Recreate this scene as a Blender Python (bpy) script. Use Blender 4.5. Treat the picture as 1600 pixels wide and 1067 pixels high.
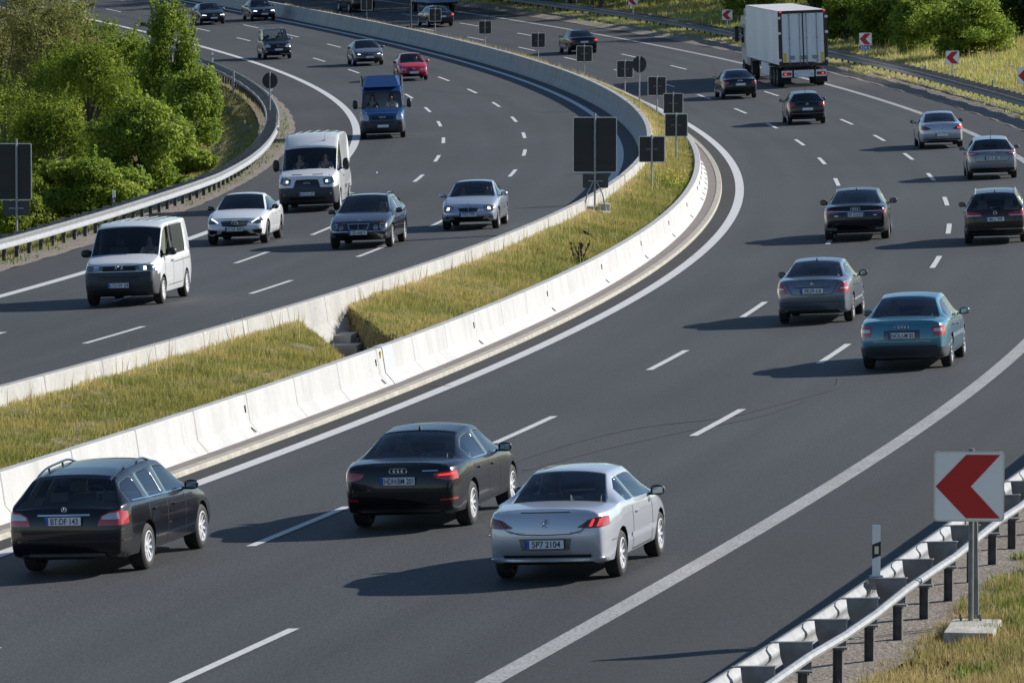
import bpy, bmesh, math, random
import numpy as np
from mathutils import Vector, Matrix
from mathutils.bvhtree import BVHTree
for _o in list(bpy.data.objects): bpy.data.objects.remove(_o)
SC = bpy.context.scene; COL = SC.collection
rad = math.radians
# ---------------- camera, world, sun, exposure ----------------
FPX = 9444.6; PITCH = 0.07161; CAMZ = 10.0          # focal length in photo pixels, downward pitch, height
cd = bpy.data.cameras.new('camera'); cam = bpy.data.objects.new('camera', cd); COL.objects.link(cam)
cam.location = (0, 0, CAMZ); cam.rotation_euler = (math.pi/2-PITCH, 0, 0)
cd.sensor_width = 36; cd.lens = FPX/1600*36; cd.clip_start = 1; cd.clip_end = 6000
SC.camera = cam
SUN_AZ = math.atan2(0.42, 1.0)      # direction to the sun measured from +X towards +Y
SUN_EL = rad(27)
sdir = Vector((math.cos(SUN_AZ)*math.cos(SUN_EL), math.sin(SUN_AZ)*math.cos(SUN_EL), math.sin(SUN_EL)))
w = bpy.data.worlds.new('World'); SC.world = w; w.use_nodes = True
nt = w.node_tree; sky = nt.nodes.new('ShaderNodeTexSky'); sky.sky_type = 'NISHITA'; sky.sun_disc = False
sky.sun_elevation = SUN_EL; sky.sun_rotation = math.pi/2-SUN_AZ
sky.altitude = 300; sky.air_density = 1.0; sky.dust_density = 0.1; sky.ozone_density = 3.0
nt.links.new(sky.outputs[0], nt.nodes['Background'].inputs[0]); nt.nodes['Background'].inputs[1].default_value = 0.078
ld = bpy.data.lights.new('sun', 'SUN'); ld.energy = 5.0; ld.angle = rad(0.5); ld.color = (1, 0.95, 0.87)
lo = bpy.data.objects.new('sun', ld); COL.objects.link(lo); lo.rotation_euler = sdir.to_track_quat('Z', 'Y').to_euler()
SC.view_settings.view_transform = 'Standard'; SC.view_settings.look = 'None'
SC.view_settings.exposure = 0.48; SC.view_settings.gamma = 1
SC.render.engine = 'CYCLES'
SC.cycles.max_bounces = 6; SC.cycles.transparent_max_bounces = 12
rng = random.Random(7); nr = np.random.default_rng(11)

# ---------------- road geometry (metres), measured plane and curve ----------------
BANK = 0.0375; SL = 0.504
_GY = np.arange(60, 491, 10.)
_GZ = np.array([0.985,0.993,0.933,0.839,0.73,0.612,0.489,0.367,0.25,0.14,0.039,-0.051,-0.129,-0.196,-0.249,-0.29,-0.318,-0.332,-0.334,-0.322,-0.296,-0.258,-0.206,-0.14,-0.061,0.032,0.138,0.259,0.393,0.542,0.706,0.884,1.078,1.287,1.513,1.755,2.014,2.291,2.587,2.903,3.24,3.599,3.983,4.36])
_GZ[0] = 1.0
CRc = np.array([-0.336299054216544,-0.7993834213035625,0.9336148533614679,-15.619394822407749,1.070039133606207,0.0])
CLc = np.array([0.165911787940417,0.0545087872071397,-0.09509611223898196,-17.366653707295274,2.223505685429346,0.0])
_f = np.linspace(60, 490, 216)
_gs = np.interp(_f, _GY, _GZ)
_k = np.ones(9)/9; _gs[4:-4] = np.convolve(_gs, _k, 'valid')
def G(Y):
    Y = np.asarray(Y, float)
    r = np.interp(Y, _f, _gs)
    return r + np.where(Y > 490, 0.038*(np.minimum(Y, 600)-490), 0)
def _cv(c, Y):
    Y = np.asarray(Y, float); Yc = np.clip(Y, 62, 478); u = (Yc-240)/160
    p = np.polyval(c, u); s = np.polyval(np.polyder(c), u)/160
    return p+s*(Y-Yc), s
def CR(Y): return _cv(CRc, Y)
def CL(Y): return _cv(CLc, Y)
def dR(X, Y):
    p, s = CR(Y); return (np.asarray(X)-p)/np.sqrt(1+s*s)
def dL(X, Y):
    p, s = CL(Y); return (np.asarray(X)-p)/np.sqrt(1+s*s)
def sm(a, b, x):
    t = np.clip((np.asarray(x, float)-a)/(b-a), 0, 1); return t*t*(3-2*t)
def base(X, Y):
    """the banked road plane, stepped between the two carriageways"""
    X = np.asarray(X, float)
    return G(Y)+BANK*np.clip(X, -32, 32)+SL*(1-np.clip((dR(X, Y)-6.7)/0.5, 0, 1)*1.0)*(1-sm(5.2, 7.4, dL(X, Y)))
def HG(X, Y):
    """natural ground"""
    z = base(X, Y); l = dL(X, Y); r = dR(X, Y)
    out = np.maximum(-10.9-l, 0)
    z = z - np.minimum(out*0.20, 2.4) - 0.15*np.minimum(out, .8)
    ro = np.maximum(r-25.0, 0)
    z = z + np.minimum(ro*0.035, 1.2)
    return z
def cpt(which, d, Y):
    p, s = (CR if which == 'R' else CL)(Y); n = np.sqrt(1+s*s)
    return p+d/n, Y-d*s/n
def zroad(which, X, Y):
    return G(Y)+BANK*np.clip(X, -32, 32)+(SL if which == 'L' else 0)
def at(px, py, h=0.0, surf=None):
    """world point where the line of sight of photo pixel (px,py) meets the ground (+h)"""
    surf = surf or (lambda x, y: base(x, y))
    c, s = math.cos(PITCH), math.sin(PITCH)
    v = np.array([(px-800)/FPX, c-(py-533.5)/FPX*s, -s-(py-533.5)/FPX*c])
    t0 = 40.; prev = None
    ts = np.arange(40, 900, 0.5)
    P = v[None, :]*ts[:, None]; P[:, 2] += CAMZ
    dz = P[:, 2]-(surf(P[:, 0], P[:, 1])+h)
    i = np.argmax(dz < 0)
    if dz[i] >= 0: i = len(ts)-1
    a = dz[i-1]/(dz[i-1]-dz[i]) if i > 0 else 0
    t = ts[i-1]+a*0.5
    return Vector((v[0]*t, v[1]*t, CAMZ+v[2]*t))

# ---------------- materials ----------------
def mat(name, col=(.5,.5,.5), rough=.6, metal=0., spec=.5, coat=0., noise=None, bump=None, emit=None):
    m = bpy.data.materials.new(name); m.use_nodes = True; N = m.node_tree; b = N.nodes['Principled BSDF']
    b.inputs['Base Color'].default_value = (*col, 1); b.inputs['Roughness'].default_value = rough
    b.inputs['Metallic'].default_value = metal; b.inputs['Specular IOR Level'].default_value = spec
    b.inputs['Coat Weight'].default_value = coat; b.inputs['Coat Roughness'].default_value = 0.04
    if emit: b.inputs['Emission Color'].default_value = (*emit[:3], 1); b.inputs['Emission Strength'].default_value = emit[3]
    if noise:   # list of (scale, colA, colB, lo, hi, (sx,sy,sz)) layered by multiply factor
        prev = None
        for (sc, lo_, hi_, c0, c1, stretch) in noise:
            tc = N.nodes.new('ShaderNodeTexCoord'); mp = N.nodes.new('ShaderNodeMapping')
            mp.inputs['Scale'].default_value = stretch
            nz = N.nodes.new('ShaderNodeTexNoise'); nz.inputs['Scale'].default_value = sc; nz.inputs['Detail'].default_value = 5
            N.links.new(tc.outputs['Object'], mp.inputs[0]); N.links.new(mp.outputs[0], nz.inputs['Vector'])
            rp = N.nodes.new('ShaderNodeValToRGB'); rp.color_ramp.elements[0].position = lo_; rp.color_ramp.elements[1].position = hi_
            rp.color_ramp.elements[0].color = (*c0, 1); rp.color_ramp.elements[1].color = (*c1, 1)
            N.links.new(nz.outputs['Fac'], rp.inputs[0])
            if prev is None: prev = rp.outputs[0]
            else:
                mx = N.nodes.new('ShaderNodeMix'); mx.data_type = 'RGBA'; mx.blend_type = 'MULTIPLY'; mx.inputs[0].default_value = 1
                N.links.new(prev, mx.inputs[6]); N.links.new(rp.outputs[0], mx.inputs[7]); prev = mx.outputs[2]
        N.links.new(prev, b.inputs['Base Color'])
    if bump:
        tc = N.nodes.new('ShaderNodeTexCoord'); nz = N.nodes.new('ShaderNodeTexNoise'); nz.inputs['Scale'].default_value = bump[0]
        nz.inputs['Detail'].default_value = 4
        bp = N.nodes.new('ShaderNodeBump'); bp.inputs['Strength'].default_value = bump[1]; bp.inputs['Distance'].default_value = bump[2]
        N.links.new(tc.outputs['Object'], nz.inputs['Vector']); N.links.new(nz.outputs['Fac'], bp.inputs['Height']); N.links.new(bp.outputs[0], b.inputs['Normal'])
    return m
W1 = (1,1,1)
def g3(v): return (v, v, v)
def asphalt(name, base_c, contrast=1.0):
    """asphalt: uv.x = metres across, uv.y = metres along; fine aggregate, wheel tracks, patches"""
    m = bpy.data.materials.new(name); m.use_nodes = True; N = m.node_tree; L = N.links; b = N.nodes['Principled BSDF']
    b.inputs['Roughness'].default_value = .78; b.inputs['Specular IOR Level'].default_value = .35
    tc = N.nodes.new('ShaderNodeTexCoord')
    def noise(scale, stretch, src='UV', detail=5, rough=.55):
        mp = N.nodes.new('ShaderNodeMapping'); mp.inputs['Scale'].default_value = stretch
        nz = N.nodes.new('ShaderNodeTexNoise'); nz.inputs['Scale'].default_value = scale; nz.inputs['Detail'].default_value = detail; nz.inputs['Roughness'].default_value = rough
        L.new(tc.outputs[src], mp.inputs[0]); L.new(mp.outputs[0], nz.inputs['Vector']); return nz.outputs['Fac']
    def mr(x, a, b_, c, d):
        n = N.nodes.new('ShaderNodeMapRange'); n.inputs[1].default_value = a; n.inputs[2].default_value = b_; n.inputs[3].default_value = c; n.inputs[4].default_value = d; L.new(x, n.inputs[0]); return n.outputs[0]
    def mul(x, y):
        n = N.nodes.new('ShaderNodeMath'); n.operation = 'MULTIPLY'; L.new(x, n.inputs[0]); L.new(y, n.inputs[1]); return n.outputs[0]
    v = mr(noise(22, (1,1,1), detail=3, rough=.7), .3, .7, 1-.55*contrast, 1+.55*contrast)         # aggregate
    v = mul(v, mr(noise(5, (1,1,1), detail=6, rough=.8),   .3, .7, .80, 1.20))
    v = mul(v, mr(noise(1.1, (1,.02,1)), .3, .7, .90, 1.12))     # long streaks along the lanes
    v = mul(v, mr(noise(.12, (1,.35,1), detail=4),   .3, .7, .83, 1.16))        # broad patches
    sp = N.nodes.new('ShaderNodeSeparateXYZ'); L.new(tc.outputs['UV'], sp.inputs[0])
    m1 = N.nodes.new('ShaderNodeMath'); m1.operation = 'MULTIPLY_ADD'; m1.inputs[1].default_value = 2*math.pi/1.765; m1.inputs[2].default_value = .6; L.new(sp.outputs[0], m1.inputs[0])
    m2 = N.nodes.new('ShaderNodeMath'); m2.operation = 'SINE'; L.new(m1.outputs[0], m2.inputs[0])
    v = mul(v, mr(m2.outputs[0], -1, 1, .945, 1.03))      # wheel tracks, two to a lane
    cb = N.nodes.new('ShaderNodeCombineColor'); 
    for i, c in enumerate(base_c):
        n = N.nodes.new('ShaderNodeMath'); n.operation = 'MULTIPLY'; n.inputs[1].default_value = c; L.new(v, n.inputs[0]); L.new(n.outputs[0], cb.inputs[i])
    L.new(cb.outputs[0], b.inputs['Base Color'])
    bp = N.nodes.new('ShaderNodeBump'); bp.inputs['Strength'].default_value = .35; bp.inputs['Distance'].default_value = .008
    L.new(noise(30, (1,1,1), detail=3), bp.inputs['Height']); L.new(bp.outputs[0], b.inputs['Normal'])
    return m
M = {}
M['asphalt'] = asphalt('asphalt', (.050, .0525, .0565), 1.3)
M['asphalt_dark'] = asphalt('asphalt_dark', (.040, .038, .036))
M['asphalt_brown'] = asphalt('asphalt_shoulder', (.046, .046, .047))
M['marking'] = mat('road_paint', rough=.6, noise=[(18, .25, .5, g3(.42), g3(.60), W1), (2.5, .3, .6, (.93,.92,.9), W1, W1)], bump=(60, .3, .003))
M['marking_old'] = mat('road_paint_worn', rough=.7, noise=[(22, .38, .6, g3(.24), g3(.46), W1), (1.5, .3, .7, (.82,.81,.78), W1, W1)], bump=(60, .4, .004))
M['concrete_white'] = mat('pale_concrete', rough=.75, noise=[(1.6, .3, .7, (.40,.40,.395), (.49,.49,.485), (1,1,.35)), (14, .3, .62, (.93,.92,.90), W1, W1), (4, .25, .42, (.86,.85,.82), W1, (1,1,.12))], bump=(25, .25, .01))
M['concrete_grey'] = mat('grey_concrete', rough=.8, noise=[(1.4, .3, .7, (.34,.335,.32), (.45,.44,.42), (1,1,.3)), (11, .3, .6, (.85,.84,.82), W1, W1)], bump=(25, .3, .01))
M['concrete_old'] = mat('weathered_concrete', rough=.85, noise=[(2.2, .3, .7, (.36,.34,.31), (.56,.54,.50), (1,1,.5)), (9, .3, .6, (.8,.78,.75), W1, W1)], bump=(20, .5, .02))
M['concrete_blueish'] = mat('smooth_grey_concrete', (.42,.44,.47), .7, bump=(25,.15,.01))
M['kerb'] = mat('kerb_stone', rough=.8, noise=[(3, .3, .7, (.32,.30,.25), (.46,.43,.37), W1), (20, .3, .6, (.8,.8,.8), W1, W1)], bump=(30, .4, .01))
M['paving'] = mat('paving_brown', rough=.85, noise=[(4, .3, .7, (.17,.145,.135), (.25,.215,.205), W1), (25, .3, .65, (.75,.75,.75), W1, W1)], bump=(30, .5, .02))
M['gravel'] = mat('gravel', rough=.9, noise=[(14, .35, .65, (.17,.14,.115), (.33,.28,.24), W1), (1.2, .3, .7, (.75,.74,.7), W1, W1)], bump=(16, .9, .04))
M['soil'] = mat('dry_soil', rough=.95, noise=[(9, .3, .7, (.05,.042,.028), (.14,.115,.07), W1), (.8, .3, .7, (.7,.7,.7), W1, W1)], bump=(14, .9, .05))
M['turf'] = mat('grassy_soil', rough=.95, noise=[(6, .3, .7, (.12,.10,.045), (.30,.24,.13), W1), (.5, .3, .7, (.7,.75,.6), W1, W1)], bump=(12, .9, .06))
M['steel'] = mat('galvanised_steel', rough=.5, metal=.15, noise=[(5, .3, .7, (.27,.28,.30), (.37,.38,.39), W1), (40, .35, .6, (.88,.88,.88), W1, W1)])
M['steel_dark'] = mat('weathered_shaded_steel', rough=.6, metal=.15, noise=[(6, .3, .7, (.13,.135,.14), (.22,.23,.24), W1)])  # shared by aged parts and the painted shade of the far beam
M['post_dark'] = mat('post_steel', rough=.7, metal=.1, noise=[(8, .3, .7, (.06,.06,.062), (.12,.12,.12), W1)])
M['sign_back'] = mat('sign_back_black', (.022,.023,.026), .5)
M['sign_back_panel'] = mat('sign_back_grey', (.05,.052,.056), .5)
M['sign_edge'] = mat('aluminium_edge', (.60,.62,.64), .35, .7)
M['sign_white'] = mat('sign_white', (.86,.87,.88), .35)
M['sign_red'] = mat('sign_red', (.50,.010,.018), .35)
M['sign_blue'] = mat('sign_blue', (.02,.13,.45), .35)
M['white_plastic'] = mat('white_plastic', (.80,.80,.80), .4)
M['black_plastic'] = mat('black_plastic', (.018,.018,.02), .45)
M['rust'] = mat('rusty_iron', rough=.8, noise=[(12, .3, .7, (.06,.03,.02), (.16,.09,.06), W1)])
M['tar_and_shadow'] = mat('tyre_mark_and_shadow', (.042,.043,.046), .8)  # also colours the painted shadow line of the sign pole
M['yellow'] = mat('yellow_paint', (.8,.55,.02), .5)

# ---------------- object helpers ----------------
def mesh_obj(name, verts, faces, m=None, parent=None, smooth=False, mats=None, midx=None):
    me = bpy.data.meshes.new(name); me.from_pydata([tuple(v) for v in verts], [], [tuple(f) for f in faces]); me.update()
    if m: me.materials.append(m)
    if mats:
        for q in mats: me.materials.append(q)
    if midx is not None: me.polygons.foreach_set('material_index', list(midx))
    if smooth: me.polygons.foreach_set('use_smooth', [True]*len(me.polygons))
    o = bpy.data.objects.new(name, me); COL.objects.link(o)
    if parent: o.parent = parent
    return o
def mesh_np(name, V, F, m, parent=None, col=None, smooth=False):
    me = bpy.data.meshes.new(name); V = np.ascontiguousarray(V, dtype=np.float32); F = np.ascontiguousarray(F, dtype=np.int32)
    me.vertices.add(len(V)); me.vertices.foreach_set('co', V.ravel())
    k = F.shape[1]; me.loops.add(F.size); me.loops.foreach_set('vertex_index', F.ravel())
    me.polygons.add(len(F)); me.polygons.foreach_set('loop_start', np.arange(0, F.size, k, dtype=np.int32))
    try: me.polygons.foreach_set('loop_total', np.full(len(F), k, dtype=np.int32))
    except Exception: pass
    if col is not None:
        a = me.attributes.new('rnd', 'FLOAT', 'POINT'); a.data.foreach_set('value', np.ascontiguousarray(col, dtype=np.float32))
    if smooth: me.polygons.foreach_set('use_smooth', [True]*len(F))
    me.update(calc_edges=True); me.validate()
    me.materials.append(m)
    o = bpy.data.objects.new(name, me); COL.objects.link(o)
    if parent: o.parent = parent
    return o
def tag(o, label=None, cat=None, group=None, kind=None):
    if label: o['label'] = label
    if cat: o['category'] = cat
    if group: o['group'] = group
    if kind: o['kind'] = kind
    return o
def empty(name, loc=(0,0,0), rz=0.0, mtx=None):
    o = bpy.data.objects.new(name, None); COL.objects.link(o); o.empty_display_size = .3
    o.location = loc; o.rotation_euler = (0, 0, rz)
    if mtx is not None: o.matrix_world = mtx
    return o
class MB:
    """collects shapes for ONE mesh object"""
    def __init__(s): s.v = []; s.f = []; s.mi = []; s.cur = 0
    def add(s, vs, fs):
        n = len(s.v); s.v += [Vector(v) for v in vs]; s.f += [tuple(i+n for i in f) for f in fs]; s.mi += [s.cur]*len(fs); return s
    def box(s, c, size, R=None, bev=0.0):
        x, y, z = [q/2 for q in size]; c = Vector(c)
        if bev <= 0:
            vs = [Vector((a*x, b*y, d*z)) for a in (-1,1) for b in (-1,1) for d in (-1,1)]
            fs = [(0,1,3,2),(4,6,7,5),(0,4,5,1),(2,3,7,6),(0,2,6,4),(1,5,7,3)]
        else:
            bm = bmesh.new(); bmesh.ops.create_cube(bm, size=1)
            for v in bm.verts: v.co = Vector((v.co.x*2*x, v.co.y*2*y, v.co.z*2*z))
            bmesh.ops.bevel(bm, geom=bm.edges[:], offset=bev, segments=2, affect='EDGES', profile=.7)
            bm.verts.ensure_lookup_table(); vs = [v.co.copy() for v in bm.verts]; fs = [tuple(v.index for v in f.verts) for f in bm.faces]; bm.free()
        if R is not None: vs = [R @ v for v in vs]
        return s.add([v+c for v in vs], fs)
    def tube(s, pts, r, n=8, cap=True):
        pts = [Vector(p) for p in pts]; rs = r if isinstance(r, (list, tuple)) else [r]*len(pts); vs = []; fs = []
        for i, p in enumerate(pts):
            t = (pts[min(i+1, len(pts)-1)]-pts[max(i-1, 0)]).normalized()
            a = t.cross(Vector((0,0,1)));  a = a.normalized() if a.length > 1e-3 else Vector((1,0,0)); b = t.cross(a)
            for k in range(n):
                an = 2*math.pi*k/n; vs.append(p+a*math.cos(an)*rs[i]+b*math.sin(an)*rs[i])
        for i in range(len(pts)-1):
            for k in range(n): fs.append((i*n+k, i*n+(k+1)%n, (i+1)*n+(k+1)%n, (i+1)*n+k))
        if cap: fs.append(tuple(range(n))[::-1]); fs.append(tuple((len(pts)-1)*n+k for k in range(n)))
        return s.add(vs, fs)
    def lathe(s, prof, n=24, axis='X', c=(0,0,0)):
        """prof: list of (r, h) around axis"""
        vs = []; fs = []; c = Vector(c)
        for (r, h) in prof:
            for k in range(n):
                an = 2*math.pi*k/n; p = (h, r*math.cos(an), r*math.sin(an)) if axis == 'X' else (r*math.cos(an), r*math.sin(an), h) if axis == 'Z' else (r*math.cos(an), h, r*math.sin(an))
                vs.append(Vector(p)+c)
        for i in range(len(prof)-1):
            for k in range(n): fs.append((i*n+k, i*n+(k+1)%n, (i+1)*n+(k+1)%n, (i+1)*n+k))
        return s.add(vs, fs)
    def prism(s, poly, y0, y1):
        """poly in (x,z), extruded along y"""
        n = len(poly); vs = [(x, y0, z) for x, z in poly]+[(x, y1, z) for x, z in poly]
        fs = [tuple(range(n)), tuple(range(2*n-1, n-1, -1))]+[(i, i+n, (i+1)%n+n, (i+1)%n) for i in range(n)]
        return s.add(vs, fs)
    def build(s, name, m=None, parent=None, smooth=False, mats=None):
        o = mesh_obj(name, s.v, s.f, m, parent, smooth, mats, s.mi if mats else None)
        bm = bmesh.new(); bm.from_mesh(o.data); bmesh.ops.recalc_face_normals(bm, faces=bm.faces[:]); bm.to_mesh(o.data); bm.free()
        if smooth: auto_smooth(o)
        return o
def auto_smooth(o, ang=35):
    me = o.data; me.polygons.foreach_set('use_smooth', [True]*len(me.polygons))
    try: me.set_sharp_from_angle(angle=rad(ang))
    except Exception: pass
def copy_tree(o, parent=None):
    c = o.copy(); COL.objects.link(c); c.parent = parent
    for ch in o.children: copy_tree(ch, c)
    return c
# ================= SETTING: ground, carriageways, markings =================
def Ys(y0, y1, st=1.0):
    return np.linspace(y0, y1, max(2, int((y1-y0)/st)+1))
def strip(name, which, d0, d1, y0, y1, m, lift=0.0, nd=1, st=1.5, label=None, kind='structure', corr=None, zf=None):
    Y = Ys(y0, y1, st); ds = np.linspace(0, 1, nd+1); V = []; UV = []
    for y in Y:
        c = corr(y) if corr else 0
        for t in ds:
            d = d0+(d1-d0)*t+c
            X_, Y_ = cpt(which, d, y)
            V.append((X_, Y_, (zf(X_, Y_) if zf else zroad(which, X_, Y_))+lift)); UV.append((d, y))
    n = nd+1; F = [(i*n+j, i*n+j+1, (i+1)*n+j+1, (i+1)*n+j) for i in range(len(Y)-1) for j in range(nd)]
    o = mesh_obj(name, V, F, m)
    uv = o.data.uv_layers.new(name='UVMap'); li = [l.vertex_index for l in o.data.loops]
    uv.data.foreach_set('uv', np.array([UV[i] for i in li], dtype=np.float32).ravel())
    o.data.polygons.foreach_set('use_smooth', [True]*len(F))
    tag(o, label, None, None, kind); return o
# ground sheet to the horizon
def build_ground():
    xs = np.unique(np.concatenate([np.arange(-60, 60.1, 1.0), np.linspace(-1500, -60, 20), np.linspace(60, 1500, 20)]))
    ys = np.unique(np.concatenate([np.linspace(-1500, -80, 16), np.arange(-80, 30, 10.0), np.arange(30, 560, 2.0), np.linspace(560, 3000, 24)]))
    X, Y = np.meshgrid(xs, ys); Z = HG(X, Y); l = dL(X, Y); r = dR(X, Y)
    inside = sm(-11.3, -10.3, l)*(1-sm(24.3, 25.3, r)); Z = Z-0.35*inside-.25*inside*(Y < 45)
    Z = Z+np.sin(X*.9+Y*.37)*.03+np.sin(X*.31-Y*.73)*.03
    n = len(xs); V = np.stack([X, Y, Z], -1).reshape(-1, 3)
    i = np.arange(len(ys)-1)[:, None]*n+np.arange(n-1)[None, :]; i = i.ravel()
    F = np.stack([i, i+1, i+n+1, i+n], 1)
    o = mesh_np('ground', V, F, M['turf'], smooth=True); tag(o, 'grassy ground beside the motorway', kind='structure')
build_ground()
YA, YB = 50, 560
strip('right_carriageway', 'R', 7.95, 21.85, -150, YB, M['asphalt'], 0.0, 8, label='dark asphalt of the carriageway driving away')
strip('left_carriageway', 'L', -9.55, 5.35, -150, YB, M['asphalt'], 0.0, 8, label='dark asphalt of the oncoming carriageway')
strip('drain_gutter', 'R', 7.97, 8.52, YA, YB, M['asphalt_dark'], 0.004, 1)
# darker hard shoulder asphalt and verge
strip('left_shoulder', 'L', -9.54, -6.95, 90, YB, M['asphalt_brown'], 0.004, 2)
strip('right_shoulder', 'R', 19.8, 21.84, YA, YB, M['asphalt_brown'], 0.004, 2)
strip('right_carriageway_edge', 'R', 21.84, 23.05, -150, 150, M['asphalt_brown'], 0.002, 2, label='asphalt shoulder reaching under the foreground guardrail')
strip('right_gravel_verge', 'R', 23.03, 24.25, YA, 150, M['gravel'], 0.012, 3, label='strip of gravel under the foreground guardrail', zf=lambda x, y: base(x, y)+0.02*math.sin(x*3+y))
strip('right_gravel_verge', 'R', 21.8, 25.4, 150, YB, M['gravel'], 0.012, 8, label='strip of gravel along the far right shoulder', zf=lambda x, y: base(x, y)+0.02*math.sin(x*3+y)+.10*float(sm(22., 23., dR(x, y))*(1-sm(24.6, 25.4, dR(x, y)))))
strip('left_gravel_verge', 'L', -11.2, -9.5, 90, YB, M['gravel'], 0.012, 4, label='strip of gravel under the left hand guardrail', zf=lambda x, y: base(x, y)+0.02*math.sin(x*3+y))
# kerb: paved strip behind it, stone kerb, dark gutter in front
strip('paved_strip', 'R', 7.2, 7.84, YA, 330, M['paving'], 0.075, 2, label='brown paved strip between barrier and kerb')
def kerb(which, d0, d1, y0, y1, h):
    Y = Ys(y0, y1, 1.5); V = []; prof = [(d1+.01, -.05), (d1, h-.02), (d1-.02, h), (d0, h), (d0, -.05)]
    if d1 < d0: prof = [(d1-.01, -.05), (d1, h-.02), (d1+.02, h), (d0, h), (d0, -.05)]
    for y in Y:
        for d, z in prof:
            X_, Y_ = cpt(which, d, y); V.append((X_, Y_, zroad(which, X_, Y_)+z))
    n = len(prof); F = [(i*n+j, i*n+j+1, (i+1)*n+j+1, (i+1)*n+j) for i in range(len(Y)-1) for j in range(n-1)]
    o = mesh_obj('kerb', V, F, M['kerb']); tag(o, 'pale stone kerb along the inner edge of the road', kind='structure')
kerb('R', 7.82, 8.01, YA, 330, .09)
# edge lines
strip('edge_line', 'R', 8.50, 8.80, YA, YB, M['marking'], 0.010, 1, label='white edge line along the median')
strip('edge_line', 'R', 19.42, 19.74, YA, YB, M['marking_old'], 0.010, 1, label='worn white edge line along the right shoulder')
strip('edge_line', 'L', 4.15, 4.43, 90, YB, M['marking'], 0.010, 1, label='white edge line along the concrete barrier of the oncoming side')
strip('edge_line', 'L', -6.92, -6.58, 90, YB, M['marking'], 0.010, 1, label='white edge line along the left shoulder')
# lane dashes: 6 m line, 12 m gap; phases measured on each row
def dashes(which, d, first, last, name, corr=lambda y: 0):
    V = []; F = []
    y = first
    while y < last:
        c, s = (CR if which == 'R' else CL)(y); k = math.sqrt(1+float(s)**2)
        for seg in range(2):
            ya = y+(-3+3*seg)/k; yb = y+(3*seg)/k; n = len(V)
            for yy in (ya, yb):
                for dd in (-.075, .075):
                    X_, Y_ = cpt(which, d+dd+corr(yy), yy); V.append((X_, Y_, zroad(which, X_, Y_)+.010))
            F.append((n, n+1, n+3, n+2))
        y += 18.0/k
    o = mesh_obj(name, V, F, M['marking']); tag(o, None, None, None, 'structure'); return o
def row_phase(which, d, pts):
    """average phase (foot Y of a dash centre) so the 18 m rhythm fits the measured dashes"""
    return pts
def dash_row(which, d, centres, label, corr=lambda y: 0):
    """centres: measured foot Ys of dashes; missing ones are filled on the 18 m rhythm"""
    V = []; F = []; ys = sorted(centres); full = []
    for a, b in zip(ys[:-1], ys[1:]):
        n = max(1, round((b-a)/17.8)); full += [a+(b-a)*i/n for i in range(n)]
    full.append(ys[-1])
    while full[0] > 75: full.insert(0, full[0]-17.7)
    while full[-1] < 545: full.append(full[-1]+17)
    for y in full:
        s = float((CR if which == 'R' else CL)(y)[1]); k = math.sqrt(1+s*s)
        for seg in range(2):
            ya = y+(-3+3*seg)/k; yb = y+(3*seg)/k; n = len(V)
            for yy in (ya, yb):
                for dd in (-.075, .075):
                    X_, Y_ = cpt(which, d+dd+corr(yy), yy); V.append((float(X_), float(Y_), float(zroad(which, X_, Y_))+.010))
            F.append((n, n+1, n+3, n+2))
    o = mesh_obj('lane_dashes', V, F, M['marking']); tag(o, label, None, None, 'structure')
A_ = [(466,822),(831,671),(1042,563),(1178,484),(1295,374),(1307,285),(1286,252),(1251,223),(1209,197),(1155,174),(1098,152),(1044,133),(893,93),(823,77),(744,61)]
B_ = [(353,1030),(1133,660),(1304,553),(1457,410),(1479,358),(1477,315),(1454,277),(1421,245),(1378,216),(1324,191),(1206,147),(1060,106),(982,88),(820,55),(736,39)]
C_ = [(174,524),(422,449),(586,393),(690,347),(801,271),(819,239),(817,212),(804,187),(775,164),(737,143),(692,124),(524,72),(459,56),(389,42)]
D_ = [(392,403),(506,360),(656,279),(684,248),(693,220),(687,194),(668,172),(636,151),(552,112),(500,94),(382,62),(316,47),(177,17)]
def feet(pts, which, d):
    surf = (lambda x, y: zroad(which, x, y)); out = []
    for px, py in pts:
        P = at(px, py, 0, surf); s = float((CR if which == 'R' else CL)(P.y)[1]); k = math.sqrt(1+s*s); out.append(P.y+d*s/k)
    return out
def mk_corr(pts, which, d):
    surf = (lambda x, y: zroad(which, x, y)); ys = []; cs = []
    for px, py in pts:
        P = at(px, py, 0, surf); ys.append(P.y); cs.append(float((dR if which == 'R' else dL)(P.x, P.y))-d)
    o = np.argsort(ys); ys = np.array(ys)[o]; cs = np.array(cs)[o]
    c = np.polyfit(ys, cs, 3); lo_, hi_ = ys.min(), ys.max()
    return lambda y: float(np.clip(np.polyval(c, np.clip(y, lo_, hi_)), -.35, .35))
dash_row('R', 12.08, feet(A_, 'R', 12.08), 'dashed white line between the left and middle lane driving away', mk_corr(A_, 'R', 12.08))
dash_row('R', 15.59, feet(B_, 'R', 15.59), 'dashed white line between the middle and right lane driving away', mk_corr(B_, 'R', 15.59))
dash_row('L', 0.46, feet(C_, 'L', .46), 'dashed white line nearest the barrier on the oncoming side', mk_corr(C_, 'L', .46))
dash_row('L', -2.95, feet(D_, 'L', -2.95), 'dashed white line nearest the left shoulder', mk_corr(D_, 'L', -2.95))
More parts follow.
